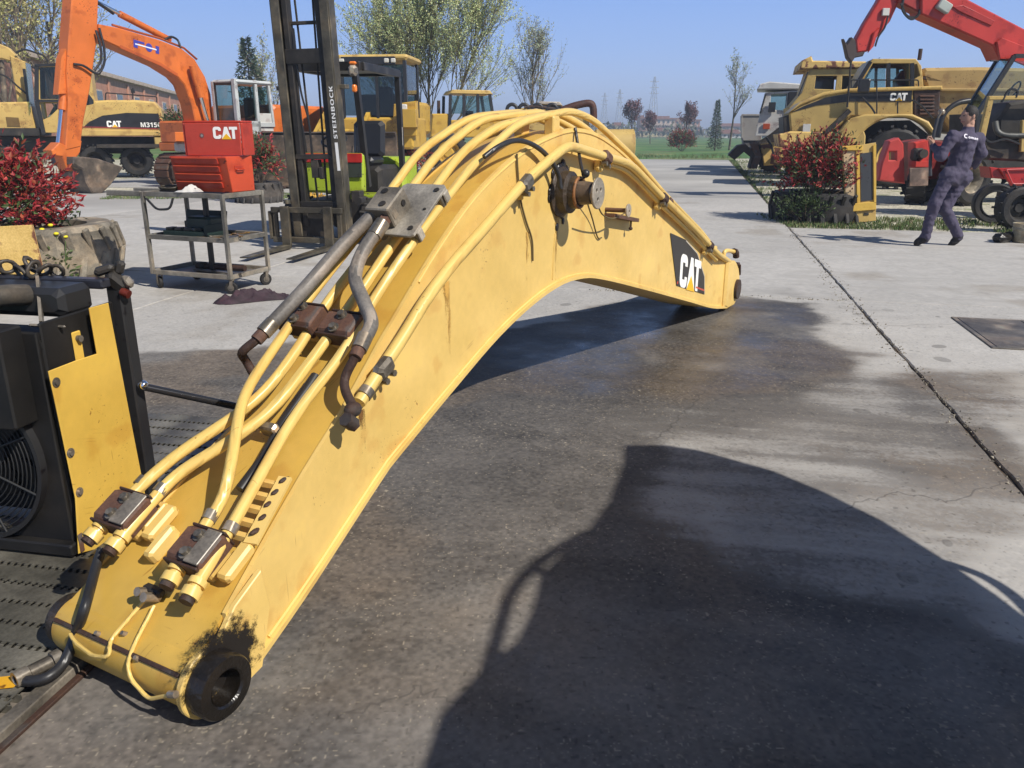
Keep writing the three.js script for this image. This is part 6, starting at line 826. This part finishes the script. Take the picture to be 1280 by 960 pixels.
function tree(name, label, pos, H, spread, opt = {}) {
  const o = thing(name, label, 'tree', pos, 0, opt.group), L = new Leaves(), wood = [], cols = opt.cols, ls = opt.leaf || .1, up = new THREE.Vector3(0, 1, 0), lift = opt.lift ?? .55;
  const grow = (p, d, len, r, lev) => {
    const n = 4, pts = [p.clone()]; let q = p.clone(), dd = d.clone();
    for (let i = 0; i < n; i++) { dd.add(rdir().multiplyScalar(.16)).addScaledVector(up, lev ? .10 * lift : .1).normalize(); q = q.clone().addScaledVector(dd, len / n); pts.push(q); }
    wood.push(sweep(pts, (t) => r * (1 - .55 * t), lev < 2 ? 7 : 4, lev < 1));
    if (lev >= (opt.levels || 3)) { const m = opt.per || 7; for (let k = 0; k < m; k++) { const t = rnd(.15, 1), i = Math.min(n - 1, Math.floor(t * n)), b = pts[i].clone().lerp(pts[i + 1], t * n - i).add(rdir().multiplyScalar(ls * .8)); L.add(b, rdir().addScaledVector(up, .3).normalize(), rdir(), ls * rnd(.6, 1.3), ls * rnd(.4, .8), vary(cols[(rnd() * cols.length) | 0], .3)); } return; }
    const kids = lev === 0 ? (opt.limbs || 9) : lev === 1 ? (opt.kids || 6) : 5;
    for (let k = 0; k < kids; k++) { const t = lev === 0 ? rnd(opt.low ?? .25, 1) : rnd(.25, 1), i = Math.min(n - 1, Math.floor(t * n)), b = pts[i].clone().lerp(pts[i + 1], t * n - i), side = rdir(); side.y = Math.abs(side.y) * .3; const nd = side.multiplyScalar(lev ? .8 : 1 - lift * .55).addScaledVector(dd, .7 + lift * .5).normalize(); grow(b, nd, len * (lev === 0 ? spread * (1.15 - t * .55) : rnd(.45, .7)), r * (lev === 0 ? .42 : .5) * (1.1 - t * .4), lev + 1); }
  };
  for (let s = 0; s < (opt.stems || 1); s++) { const a = s * 2.1 + .5; grow(new THREE.Vector3(s ? Math.cos(a) * .2 : 0, -.1, s ? Math.sin(a) * .2 : 0), new THREE.Vector3((opt.stems || 1) > 1 ? Math.cos(a) * .25 : 0, 1, (opt.stems || 1) > 1 ? Math.sin(a) * .25 : 0).normalize(), H * .72, opt.r || H * .016, 0); }
  part('trunk', wood, opt.bark || barkMat, o); part('crown', L.geo(), leafMat, o, { keepUV: true, kind: 'stuff' }); return o;
}
const BUD = [[.50, .54, .22], [.44, .51, .24], [.54, .54, .27], [.38, .46, .20]], OLIVE = [[.34, .32, .11], [.28, .28, .10], [.40, .36, .14]], PALE = [[.38, .40, .24], [.32, .36, .22], [.34, .34, .23]], PLUM = [[.14, .055, .06], [.18, .08, .075], [.11, .05, .06]];
{
  const at = (px, d) => { const p = atz(px, 190, d); return [p.x, -.05, p.z]; };
  tree('spring_tree', 'large tree with fresh yellow-green leaves behind the wheel loader', at(534, 36), 9.0, .50, { cols: BUD, stems: 4, limbs: 15, kids: 9, per: 27, leaf: .072, lift: .72, low: .16, r: .062, bark: twigBark });
  tree('budding_tree', 'slim budding tree standing beyond the boom hump', at(668, 56), 8.2, .52, { cols: PALE, limbs: 16, kids: 7, per: 6, leaf: .11, lift: .9, low: .2, r: .1, bark: paleBark });
  tree('young_tree', 'small sparse young tree at the edge of the field by the grey box trailer', at(911, 76), 8.6, .45, { cols: PALE, limbs: 8, kids: 5, per: 5, leaf: .13, lift: .75, low: .38, r: .10, bark: paleBark });
  for (const [px, d, h] of [[-30, 34, 9.5], [12, 38, 10], [52, 42, 10.5], [84, 46, 10]]) tree('willow_tree', 'tall olive-green tree with bare grey branches behind the wheeled excavator', at(px, d), h, .55, { cols: OLIVE, limbs: 10, kids: 7, per: 13, leaf: .14, lift: .6, low: .2, group: 'trees behind the wheeled excavator', bark: paleBark });
  tree('pale_tree', 'pale budding tree behind the orange excavator cab', at(347, 52), 7.2, .5, { cols: PALE, limbs: 8, kids: 6, per: 7, leaf: .14, lift: .8, low: .3, bark: paleBark });
  for (const [px, d, h, lab] of [[790, 108, 5.6, 'purple-leaved tree left of the far apartment blocks'], [812, 120, 4.6, 'low dark purple tree in front of the far apartment blocks'], [858, 105, 5.2, 'purple-leaved tree above the round red shrub']]) tree('plum_tree', lab, at(px, d), h, .55, { cols: PLUM, limbs: 8, kids: 5, per: 9, leaf: .22, lift: .8, low: .35, group: 'purple trees on the field', bark: barkMat });
  bushThing('field_shrub', 'round green and red shrub at the edge of the concrete road', at(852, 71), 1.1, .95, 1.1, 500, .17, .45, undefined, 3);
  const conifer = (name, label, pos, H, R, col) => { const o = thing(name, label, 'tree', pos), L = new Leaves(); part('trunk', [sweep([new THREE.Vector3(0, 0, 0), new THREE.Vector3(0, H, 0)], (t) => H * .016 * (1.05 - t), 6)], barkMat, o); const br = []; for (let i = 0; i < 150; i++) { const t = .06 + .93 * i / 150, a = i * 2.4, r = R * (1 - t) * rnd(.75, 1.2) + .05, tip = new THREE.Vector3(Math.cos(a) * r, H * t - r * .18, Math.sin(a) * r), b = new THREE.Vector3(0, H * t, 0); br.push(sweep([b, tip], H * .003, 3, false)); for (let k = 0; k < 14; k++) { const q = b.clone().lerp(tip, rnd(.2, 1)); L.add(q, rdir().multiplyScalar(.8).add(tip.clone().sub(b).normalize()).normalize(), rdir(), H * rnd(.03, .055), H * .011, vary(col, .3)); } } part('branch', br, barkMat, o, { kind: 'stuff' }); part('crown', L.geo(), leafMat, o, { keepUV: true, kind: 'stuff' }); return o; };
  conifer('fir_tree', 'dark green fir tree behind the orange excavator cab', at(320, 46), 6.4, 1.9, [.028, .055, .03]); conifer('cypress', 'small upright conifer at the edge of the field beside the young tree', at(893, 74), 4.3, .75, [.05, .085, .04]);
  // planters
  const tyrePlanter = (name, label, pos, r, h, mat, lugs) => { const o = thing(name, label, 'planter', pos); part('tyre', [lathe([[r * .62, .02], [r * .9, 0], [r * .98, h * .1], [r, h * .3], [r, h * .7], [r * .98, h * .9], [r * .9, h], [r * .62, h * .98], [r * .58, h * .8], [r * .58, .1]], 44)], mat, o); for (let k = 0; k < lugs; k++) for (const s of [-1, 1]) { const a = (k + (s > 0 ? .5 : 0)) / lugs * Math.PI * 2; part('lug', xf(rbox(r * .055, h * .52, r * .09, .012), [Math.cos(a) * r * 1.005, h * (s > 0 ? .74 : .26), -Math.sin(a) * r * 1.005], [s * 28, a / RAD, 0]), mat, o); } part('soil', [cyl(r * .62, r * .62, .08, [0, h * .78, 0], [0, 0, 0], 28)], soil, o); return o; };
  tyrePlanter('tyre_planter', 'grey painted tractor tyre laid flat as a planter at the left', [-5.02, 0, -8.55], .78, .54, M(.42, .41, .37, { rough: .85, map: grimeMap }), 22);
  tyrePlanter('tyre_planter', 'black tractor tyre laid flat as a planter beside the yellow door panel', [5.38, -.02, -14.35], .80, .50, rubber, 24);
  tyrePlanter('tyre_planter', 'dark tyre planter half hidden behind the red tool chests', [-5.55, -.03, -18.0], .50, .46, M(.10, .10, .105, { rough: .8, map: grimeMap }), 16);
  bushThing('red_photinia', 'dense crimson photinia shrub growing in the grey tyre at the left', [-5.72, .30, -8.4], 1.2, .60, .95, 1500, .085, .88, undefined, 1);
  bushThing('red_photinia', 'crimson photinia shrub with green base in the black tyre planter', [5.30, .30, -14.25], .78, .60, .75, 900, .085, .66, undefined, 7);
  bushThing('red_photinia', 'small red and green shrub in the planter behind the tool chests', [-5.5, .34, -18.0], .48, .56, .48, 260, .09, .55, undefined, 5);
  bushThing('red_photinia', 'bright red shrub seen between the forklift and the boom pipes', [-3.45, 0, -27.2], .75, .75, .7, 300, .12, .85, undefined, 9);
  bushThing('round_shrub', 'rounded olive shrub behind the orange boom foot', [...at(226, 27).slice(0, 1), 1.1, -27], .5, .55, .5, 220, .11, .12, undefined, 13); 
  bushThing('planter_greenery', 'green weeds hanging over the black tyre planter beside the joint', [4.95, 0, -13.72], .48, .28, .28, 220, .06, 0, undefined, 15);
  // weeds with yellow flowers by the left planter
  const w0 = gnd(82, 352), w = thing('dandelion_clump', 'weed clump with yellow flowers in front of the grey tyre', 'plant', [w0.x, 0, w0.z + .1]), L = new Leaves(); for (let i = 0; i < 300; i++) { const d = rdir(); d.y = Math.abs(d.y); L.add(new THREE.Vector3(d.x * .2 * rnd(), rnd(.0, .34), d.z * .12 * rnd()), d, rdir(), rnd(.05, .1), .025, vary(GRN[1], .4)); } part('leaves', L.geo(), leafMat, w, { keepUV: true, kind: 'stuff' }); for (const [x, y, z] of [[-.08, .54, .02], [.06, .50, .03], [.0, .58, 0], [.14, .47, .02], [-.12, .50, .03]]) { part('flower', [ball(.026, [x, y, z], [1, .6, 1], 8, 6)], M(.80, .68, .02, { rough: .7, map: null }), w); part('flower_stalk', [rod([x * .4, 0, 0], [x, y, z], .004, 5)], M(.10, .16, .05, { map: null }), w); }
  // grass along the edges of the gravel
  const grass = new Leaves(), tuft = (x, z, h, n) => { for (let k = 0; k < n; k++) { const d = new THREE.Vector3(rnd(-.5, .5), 1, rnd(-.5, .5)).normalize(); grass.add(new THREE.Vector3(x + rnd(-.05, .05), -.04, z + rnd(-.05, .05)), d, rdir(), h * rnd(.5, 1.2), .014, vary(rnd() < .25 ? [.22, .20, .09] : [.09, .14, .035], .35)); } };
  for (let i = 0; i < 2300; i++) { const t = rnd(), x = lerp(4.5, 13, t), z = -13.25 + (x - 4.45) * .2296 - Math.pow(rnd(), 1.6) * 1.9; if (fbm(x * 1.3, z * 1.3, 3) > .42) tuft(x, z, .09, 6); }
  for (let i = 0; i < 900; i++) { const z = rnd(-46, -13.3), x = JL(z) + .06 + Math.pow(rnd(), 2) * 1.1; if (fbm(x, z * .6, 3) > .4) tuft(x, z, .10, 5); }
  for (let i = 0; i < 1500; i++) { const x = rnd(-9.5, -3.2), z = rnd(-20.4, -18.7); if (fbm(x * 1.1, z * 1.1 + 4, 3) > .4) tuft(x, z, .11, 6); }
  for (let i = 0; i < 700; i++) tuft(rnd(-1, 14), rnd(-56, -48.5), .22, 5);
  const gm = part('grass', grass.geo(), leafMat, scene, { keepUV: true }); gm.userData = { kind: 'stuff', label: 'short rough grass growing along the gravel and planter edges', category: 'grass' };
  const lit = new Leaves(); for (let i = 0; i < 240; i++) lit.add(new THREE.Vector3(rnd(-5.1, -4.35) + rnd(-.1, .1), rnd(-.02, .06), rnd(-19.4, -18.9)), rdir(), rdir(), .12, .06, vary([.55, .32, .05], .3)); const lm = part('leaf_litter', lit.geo(), leafMat, scene, { keepUV: true }); lm.userData = { kind: 'stuff', label: 'heap of dry orange-yellow leaves beside the dark planter', category: 'leaves' };
}
// ---------------------------------------------------------------- buildings, pylons
{
  const pink = M(.52, .25, .17, { rough: .85 }), pale = M(.62, .50, .42, { rough: .85 }), cream = M(.62, .52, .30, { rough: .85 }), roofM = M(.30, .14, .10, { rough: .85 });
  // long pink hall running away on the left
  const A = new THREE.Vector3(-27.5, 0, -46), B = new THREE.Vector3(-40.5, 0, -104), L = A.distanceTo(B), ry = Math.atan2(-(B.z - A.z), B.x - A.x) / RAD, o = thing('pink_hall', 'long low salmon-pink industrial hall with pale eaves behind the excavators', 'building', [A.x, 0, A.z], ry);
  part('wall', [box(L, 5.7, 14, L / 2, 2.85, -7.0, [0, 0, 0], 0)], pink, o); part('eaves', [box(L + .4, .3, .5, L / 2, 5.85, .12, [0, 0, 0], 0)], pale, o); part('roof', [extr([[-7.3, 0], [7.3, 0], [0, 1.1]], 0, L, 0).rotateY(Math.PI / 2).translate(0, 6.0, -7)], M(.45, .42, .40, { rough: .9 }), o);
  for (let k = 0; k < 9; k++) { part('pilaster', [box(.5, 5.5, .14, 3 + k * 6.8, 2.75, .08, [0, 0, 0], .01)], M(.56, .29, .20, { rough: .85 }), o); const w = part('window', [box(2.2, .9, .06, 6.4 + k * 6.8, 4.2, .02, [0, 0, 0], .01)], pale, o); part('pane', [box(1.9, .66, .02, 6.4 + k * 6.8, 4.2, .06, [0, 0, 0], 0)], glassDark, w); }
  const block = (name, label, px0, px1, pyT, z, wallM, fl, cols) => { const a = atz(px0, 168, z), b = atz(px1, 168, z), t = atz(px0, pyT, z).y, w = b.x - a.x, g = thing(name, label, 'building', [a.x, 0, a.z]); part('wall', [box(w, t, 10, w / 2, t / 2, -5, [0, 0, 0], 0)], wallM, g); part('roof', [box(w + 1, .5, 11, w / 2, t + .25, -5, [0, 0, 0], 0), box(w * .7, .8, 6, w / 2, t + .8, -5, [0, 0, 0], 0)], roofM, g); for (let f = 0; f < fl; f++) for (let c = 0; c < cols; c++) { part('window', [box(w / cols * .45, t / fl * .45, .1, (c + .5) * w / cols, (f + .55) * t / fl, .03, [0, 0, 0], 0)], glassDark, g); } for (let f = 1; f < fl; f++) part('balcony', [box(w * .8, .7, .9, w * .5, f * t / fl + .2, .46, [0, 0, 0], 0)], pale, g); return g; };
  block('apartment_block', 'pale pink apartment block with balconies across the field', 803, 843, 149, 330, pale, 3, 7); block('apartment_block', 'salmon apartment block with flat roof beside the pale one', 843, 874, 151, 335, pink, 3, 5); block('apartment_block', 'narrow salmon block at the end of the row behind the purple trees', 800, 806, 148, 326, pink, 3, 1); block('low_house', 'long low cream house in front of the apartment blocks', 800, 838, 164, 300, cream, 1, 7); block('low_house', 'small yellowish house among the hedges left of the apartments', 766, 779, 157, 320, cream, 2, 3); block('low_house', 'long grey-brown building beyond the young tree', 897, 936, 158, 340, M(.30, .24, .22, { rough: .9 }), 2, 8); block('greenhouse', 'low white greenhouse roof beyond the young tree', 898, 930, 167.2, 250, M(.7, .72, .72, { rough: .6 }), 1, 6);
  const pylon = (px, pyT, z) => { const p = atz(px, 168, z), H = atz(px, pyT, z).y, o = thing('power_pylon', 'distant lattice power pylon on the horizon', 'pylon', [p.x, 0, p.z], 20, 'lattice pylons on the horizon'), W = H * .09, wAt = (t) => W * (1 - t * .88), g = [], arms = []; const c = (t, i) => { const w = wAt(t); return [[-w, -w], [w, -w], [w, w], [-w, w]][i % 4].map((k) => k); }; const at = (t, i) => { const [x, z2] = c(t, i); return [x, H * t, z2]; }; for (let i = 0; i < 4; i++) { g.push(rod(at(0, i), at(1, i), .16, 4)); for (let k = 0; k < 8; k++) { g.push(rod(at(k / 8, i), at((k + 1) / 8, i + 1), .09, 3), rod(at((k + 1) / 8, i), at((k + 1) / 8, i + 1), .09, 3)); } } part('lattice', g, M(.34, .36, .38, { rough: .6, map: null }), o); for (const t of [.72, .82, .92]) part('cross_arm', [bar([-H * .09, H * t, 0], [H * .09, H * t, 0], .3, .4)], M(.34, .36, .38, { rough: .6, map: null }), o); return o; };
  pylon(815, 96, 560); pylon(773, 112, 640); pylon(754.5, 116, 700); pylon(891.5, 128, 800);
  // hedgerows and distant woods
  const far = new Leaves(); for (let i = 0; i < 9000; i++) { const px = rnd(-100, 1400), z = rnd(230, 420), k = fbm(px * .02, 3, 3); if (k < .38) continue; const p = atz(px, 168, z), h = (2 + 6 * (k - .3)); far.add(new THREE.Vector3(p.x + rnd(-2, 2), rnd(0, h), p.z), rdir(), rdir(), rnd(.8, 2), rnd(.6, 1.4), vary([[.09, .11, .06], [.14, .15, .08], [.12, .09, .06]][(rnd() * 3) | 0], .3)); } const fm = part('far_hedgerow', far.geo(), leafMat, scene, { keepUV: true }); fm.userData = { kind: 'stuff', label: 'distant hedges and woods along the horizon', category: 'trees' };
}

// ---------------------------------------------------------------- the mechanic
function sdfGeo(c, half, res, fn, colFn) {
  const mc = new MarchingCubes(res, new THREE.MeshBasicMaterial(), false, false, 400000); mc.isolation = 0; const f = mc.field, n = mc.size;
  for (let k = 0; k < n; k++) for (let j = 0; j < n; j++) for (let i = 0; i < n; i++) f[i + j * n + k * n * n] = -fn(c[0] + (i - n / 2) / (n / 2) * half, c[1] + (j - n / 2) / (n / 2) * half, c[2] + (k - n / 2) / (n / 2) * half);
  mc.update(); const cnt = mc.count, p = new Float32Array(cnt * 3), nm = new Float32Array(cnt * 3), col = new Float32Array(cnt * 3);
  for (let i = 0; i < cnt; i++) { const x = c[0] + mc.positionArray[i * 3] * half, y = c[1] + mc.positionArray[i * 3 + 1] * half, z = c[2] + mc.positionArray[i * 3 + 2] * half; p.set([x, y, z], i * 3); const e = .004, d0 = [fn(x + e, y, z) - fn(x - e, y, z), fn(x, y + e, z) - fn(x, y - e, z), fn(x, y, z + e) - fn(x, y, z - e)], l = Math.hypot(...d0) || 1; nm.set(d0.map((k) => k / l), i * 3); col.set(colFn(x, y, z), i * 3); }
  const g = new THREE.BufferGeometry(); g.setAttribute('position', new THREE.BufferAttribute(p, 3)); g.setAttribute('normal', new THREE.BufferAttribute(nm, 3)); g.setAttribute('color', new THREE.BufferAttribute(col, 3)); g.setAttribute('uv', new THREE.BufferAttribute(new Float32Array(cnt * 2), 2)); return g;
}
const capD = (x, y, z, a, b, ra, rb) => { const bx = b[0] - a[0], by = b[1] - a[1], bz = b[2] - a[2], px = x - a[0], py = y - a[1], pz = z - a[2], t = Math.min(1, Math.max(0, (px * bx + py * by + pz * bz) / (bx * bx + by * by + bz * bz))); return Math.hypot(px - bx * t, py - by * t, pz - bz * t) - (ra + (rb - ra) * t); };
const smin = (a, b, k) => { const h = Math.max(k - Math.abs(a - b), 0) / k; return Math.min(a, b) - h * h * k * .25; };
{
  const p0 = gnd(1172, 307), F = new Frame(new THREE.Vector3(p0.x, 0, p0.z), 0), o = ofFrame('person', 'person in purple work overalls walking with head turned aside beside the telehandler', 'person', F), J = (px, py, z) => [...F.p(px, py, z), z];
  const hipL = J(1186, 220, .07), hipR = J(1204, 221, -.08), kneeL = J(1167, 256, .10), kneeR = J(1181, 260, -.06), ankL = J(1156, 298, .06), ankR = J(1198, 296, -.02), toeL = J(1146, 303.5, .03), toeR = J(1187, 308, -.04), pel = J(1195, 214, 0), waist = J(1199, 204, 0), chest = J(1205, 178, 0), shL = J(1191, 171, .11), shR = J(1222, 174, -.11), neck = J(1211, 160, -.02), elL = J(1176, 196, .15), haL = J(1166, 182, -.02), elR = J(1227, 192, -.06), haR = J(1218, 208, -.22), head = J(1212, 145, -.03);
  const bones = [[hipL, kneeL, .098, .070, 0], [kneeL, ankL, .076, .062, 0], [hipR, kneeR, .098, .070, 0], [kneeR, ankR, .076, .062, 0], [pel, waist, .140, .128, 0], [waist, chest, .130, .148, 0], [shL, shR, .076, .076, 0], [chest, neck, .11, .056, 0], [shL, elL, .072, .058, 0], [elL, haL, .056, .040, 0], [shR, elR, .072, .058, 0], [elR, haR, .056, .040, 0], [hipL, hipR, .11, .11, 0], [neck, [head[0], head[1] - .05, head[2]], .056, .055, 1]];
  const shoe = [[ankL, toeL, .05, .042], [ankR, toeR, .05, .042]];
  const bf = (x, y, z) => { let d = 9; for (const b of bones) d = smin(d, capD(x, y, z, b[0], b[1], b[2], b[3]), .05); for (const s of shoe) d = smin(d, capD(x, y, z, s[0], s[1], s[2], s[3]), .02); const near = Math.abs(d) < .03; if (near) d += .026 * (fbm(x * 14 + z * 9, y * 11 + x * 6, 3) - .5) + .006 * Math.sin(y * 60 + fbm(x * 8, y * 8, 2) * 9) * .6; return d; };
  const C = [(hipL[0] + hipR[0]) / 2, .86, 0];
  const purple = [.062, .052, .088], skin = [.42, .24, .17], blk = [.02, .018, .018];
  const body = sdfGeo(C, .93, 116, bf, (x, y, z) => { for (const s of shoe) if (capD(x, y, z, s[0], s[1], s[2], s[3]) < .012 && y < .12 + (s[0] === ankR ? .05 : 0)) return blk; if (capD(x, y, z, neck, [head[0], head[1] - .05, head[2]], .05, .05) < .03 && y > neck[1] + .02) return skin; return vary(purple, .08); });
  // head: facing left, ears, nose, jaw
  const hx = head[0], hy = head[1], hz = head[2], el = (x, y, z, cx, cy, cz, rx, ry, rz) => (Math.hypot((x - cx) / rx, (y - cy) / ry, (z - cz) / rz) - 1) * Math.min(rx, ry, rz);
  const hf = (x, y, z) => { let d = el(x, y, z, hx, hy + .02, hz, .092, .105, .078); d = smin(d, el(x, y, z, hx - .035, hy - .045, hz, .058, .062, .056), .04); d = smin(d, capD(x, y, z, [hx - .085, hy + .005, hz - .008], [hx - .108, hy - .022, hz - .01], .010, .014), .018); d = smin(d, el(x, y, z, hx + .012, hy - .01, hz + .078, .017, .032, .012), .008); d = smin(d, el(x, y, z, hx + .012, hy - .01, hz - .078, .017, .032, .012), .008); d = smin(d, capD(x, y, z, [hx - .08, hy - .068, hz - .02], [hx - .08, hy - .068, hz + .02], .01, .01), .012); d = smin(d, capD(x, y, z, [hx - .08, hy + .028, hz - .03], [hx - .08, hy + .028, hz + .03], .012, .012), .02); d = smin(d, capD(x, y, z, [hx, hy - .13, hz], [hx, hy - .05, hz], .05, .05), .03); return d; };
  const hg = sdfGeo([hx, hy, hz], .2, 64, hf, (x, y, z) => (Math.abs(y - hy - .004) < .008 && x < hx - .06 && Math.abs(Math.abs(z - hz) - .03) < .012) ? [.05, .04, .035] : (Math.abs(y - hy + .07) < .005 && x < hx - .07) ? [.30, .12, .10] : skin);
  // hands: palm, four fingers and a thumb each, closed round what they hold
  const hand = (h, dir, upv) => { const g = [], D = new THREE.Vector3(...dir).normalize(), U = new THREE.Vector3(...upv).normalize(), S = D.clone().cross(U), q = (a, b, c) => { const v = new THREE.Vector3(...h).addScaledVector(D, a).addScaledVector(S, b).addScaledVector(U, c); return v; }; const add = (pts, r) => { const s = sweep(pts, r, 7); g.push(s); }; add([q(0, 0, 0), q(.045, 0, 0), q(.085, 0, 0)], (t) => .036 - .006 * t); [[-.027, .07], [-.009, .078], [.009, .074], [.026, .06]].forEach(([b, l]) => add([q(.075, b, 0), q(.075 + l * .45, b, -.012), q(.075 + l * .55, b, -.04), q(.06 + l * .3, b, -.06)], .0095)); add([q(.03, -.032, -.005), q(.055, -.052, -.025), q(.08, -.045, -.045)], .011); for (const s of g) { const n = s.attributes.position.count, c = new Float32Array(n * 3); for (let i = 0; i < n; i++) c.set(skin, i * 3); s.setAttribute('color', new THREE.BufferAttribute(c, 3)); } return g; };
  const all = [fin(body), fin(hg), ...hand(haL, [-.2, 1, -.3], [1, 0, .2]), ...hand(haR, [-.7, -.3, -.5], [0, 1, 0])];
  part('body', all, new THREE.MeshStandardMaterial({ vertexColors: true, roughness: .85, side: THREE.DoubleSide }), o, { keepUV: true });
  const hair = sdfGeo([hx, hy + .03, hz], .17, 56, (x, y, z) => Math.max(el(x, y, z, hx + .006, hy + .028, hz, .099, .106, .086) + .004 * fbm(x * 60, y * 60 + z * 40, 2), -(y - hy + .035 + (x - hx) * -.05 + (x < hx - .05 ? -.085 : 0)), (hx - .075 - x)), () => [.018, .014, .012]); part('hair', fin(hair), new THREE.MeshStandardMaterial({ vertexColors: true, roughness: .7, side: THREE.DoubleSide }), o, { keepUV: true });
  { const b = F.p(1214, 172, .1); let zs = .4; while (zs > -.3 && bf(b[0], b[1], zs) > .004) zs -= .003; const gx = bf(b[0] + .03, b[1], zs) - bf(b[0] - .03, b[1], zs), gy = bf(b[0], b[1] + .03, zs) - bf(b[0], b[1] - .03, zs), gz = bf(b[0], b[1], zs + .03) - bf(b[0], b[1], zs - .03);
    const d = decal('lettering', .27, .085, (x, w, h) => { x.fillStyle = '#d8d4dc'; x.font = `bold ${h * .95}px sans-serif`; x.textBaseline = 'middle'; x.fillText('C', 0, h * .5); x.font = `bold ${h * .6}px sans-serif`; x.fillText('omae', h * .75, h * .56); }, o, [b[0], b[1], zs + .022], [Math.atan2(-gy, gz) / RAD, Math.atan2(gx, gz) / RAD, -8], 256); }
  const hold = thing('grease_hose', 'dark flexible grease hose held up in the hand of the mechanic', 'hose', [p0.x, 0, p0.z]); part('hose', [sweep(smooth([J(1163, 220, .02), J(1163, 200, .0), J(1165, 182, -.03), J(1168, 164, -.04), J(1172, 148, -.05)], 20), .022, 8)], M(.04, .04, .045, { rough: .6, map: null }), hold); part('nozzle', [sweep([new THREE.Vector3(...J(1172, 148, -.05)), new THREE.Vector3(...J(1177, 140, -.05))], .016, 8)], steel, hold);
}
// ---------------------------------------------------------------- loader parked beside the photographer: its shadow lies in the foreground
{
  const back = .9, cot = 1 / Math.tan(SUN_EL), sx = Math.sin(SUN_AZ), sz = Math.cos(SUN_AZ), F = new Frame(new THREE.Vector3(back * sx, 0, back * sz), SUN_AZ / RAD), D = 1.5;
  const o = ofFrame('parked_loader', 'yellow loader with dark tinted cab whose shadow falls across the foreground concrete', 'loader', F);
  const q = (px, py) => { const g = gnd(px, py); return [g.x * sz - g.z * sx, (-(g.x * sx + g.z * sz) + back) / cot]; }, Q = (l) => l.map(([x, y]) => q(x, y)), q3 = ([x, y]) => [...q(x, y), .03];      // a shadow's edge on the ground -> the edge of the machine that casts it
  const top = Q([[870, 700], [830, 640], [760, 622], [728, 664], [700, 688], [672, 716], [660, 760], [640, 800], [600, 830], [560, 872], [545, 890], [520, 960]]), e = top[top.length - 1];
  const sill = q(1275, 800);
  part('body', [extr([...top, [e[0] - .5, e[1] - .4], [e[0] - .6, .55], [sill[0], .55], sill], 0, D, .015)], Y.paint, o);
  part('cab_roof', [extr(Q([[760, 622], [777, 580], [778, 556], [830, 556], [838, 566], [796, 568], [790, 586], [778, 628]]), 0, .35, .008)], Y.paint, o);
  part('cab_frame', [extr(Q([[830, 556], [870, 562], [945, 583], [1010, 610], [1080, 645], [1150, 690], [1215, 735], [1285, 790], [1275, 800], [1200, 742], [1140, 697], [1072, 654], [1005, 620], [940, 593], [868, 573], [836, 567]]), 0, .08, .006)], blackPaint, o);
  part('cab_glass', [extr(Q([[778, 628], [796, 570], [836, 567], [868, 573], [940, 593], [1005, 620], [1072, 654], [1140, 697], [1200, 742], [1275, 800], [870, 700], [830, 640]]), .03, .036, 0)], new THREE.MeshPhysicalMaterial({ color: new THREE.Color(.05, .055, .06), roughness: .02, transmission: 1, thickness: 0, side: THREE.DoubleSide }), o);
  part('handrail', [pipe([[598, 836], [612, 792], [628, 736], [660, 702], [700, 676], [730, 662]].map(q3), .018, .1, 8)], blackPaint, o); part('handrail_stay', [rod(q3([672, 716]), q3([660, 702]), .016)], blackPaint, o);
  part('hose', [sweep(smooth([[1172, 700], [1215, 716], [1250, 738], [1285, 775], [1300, 810]].map(q3), 16), .02, 8)], hoseBlack, o);
  for (const x of [e[0] - .2, sill[0] - .6]) for (const z of [.25, D - .1]) wheel(o, x, .62, z, .62, .4, Y.paint, 14);
}

renderer.render(scene, camera);
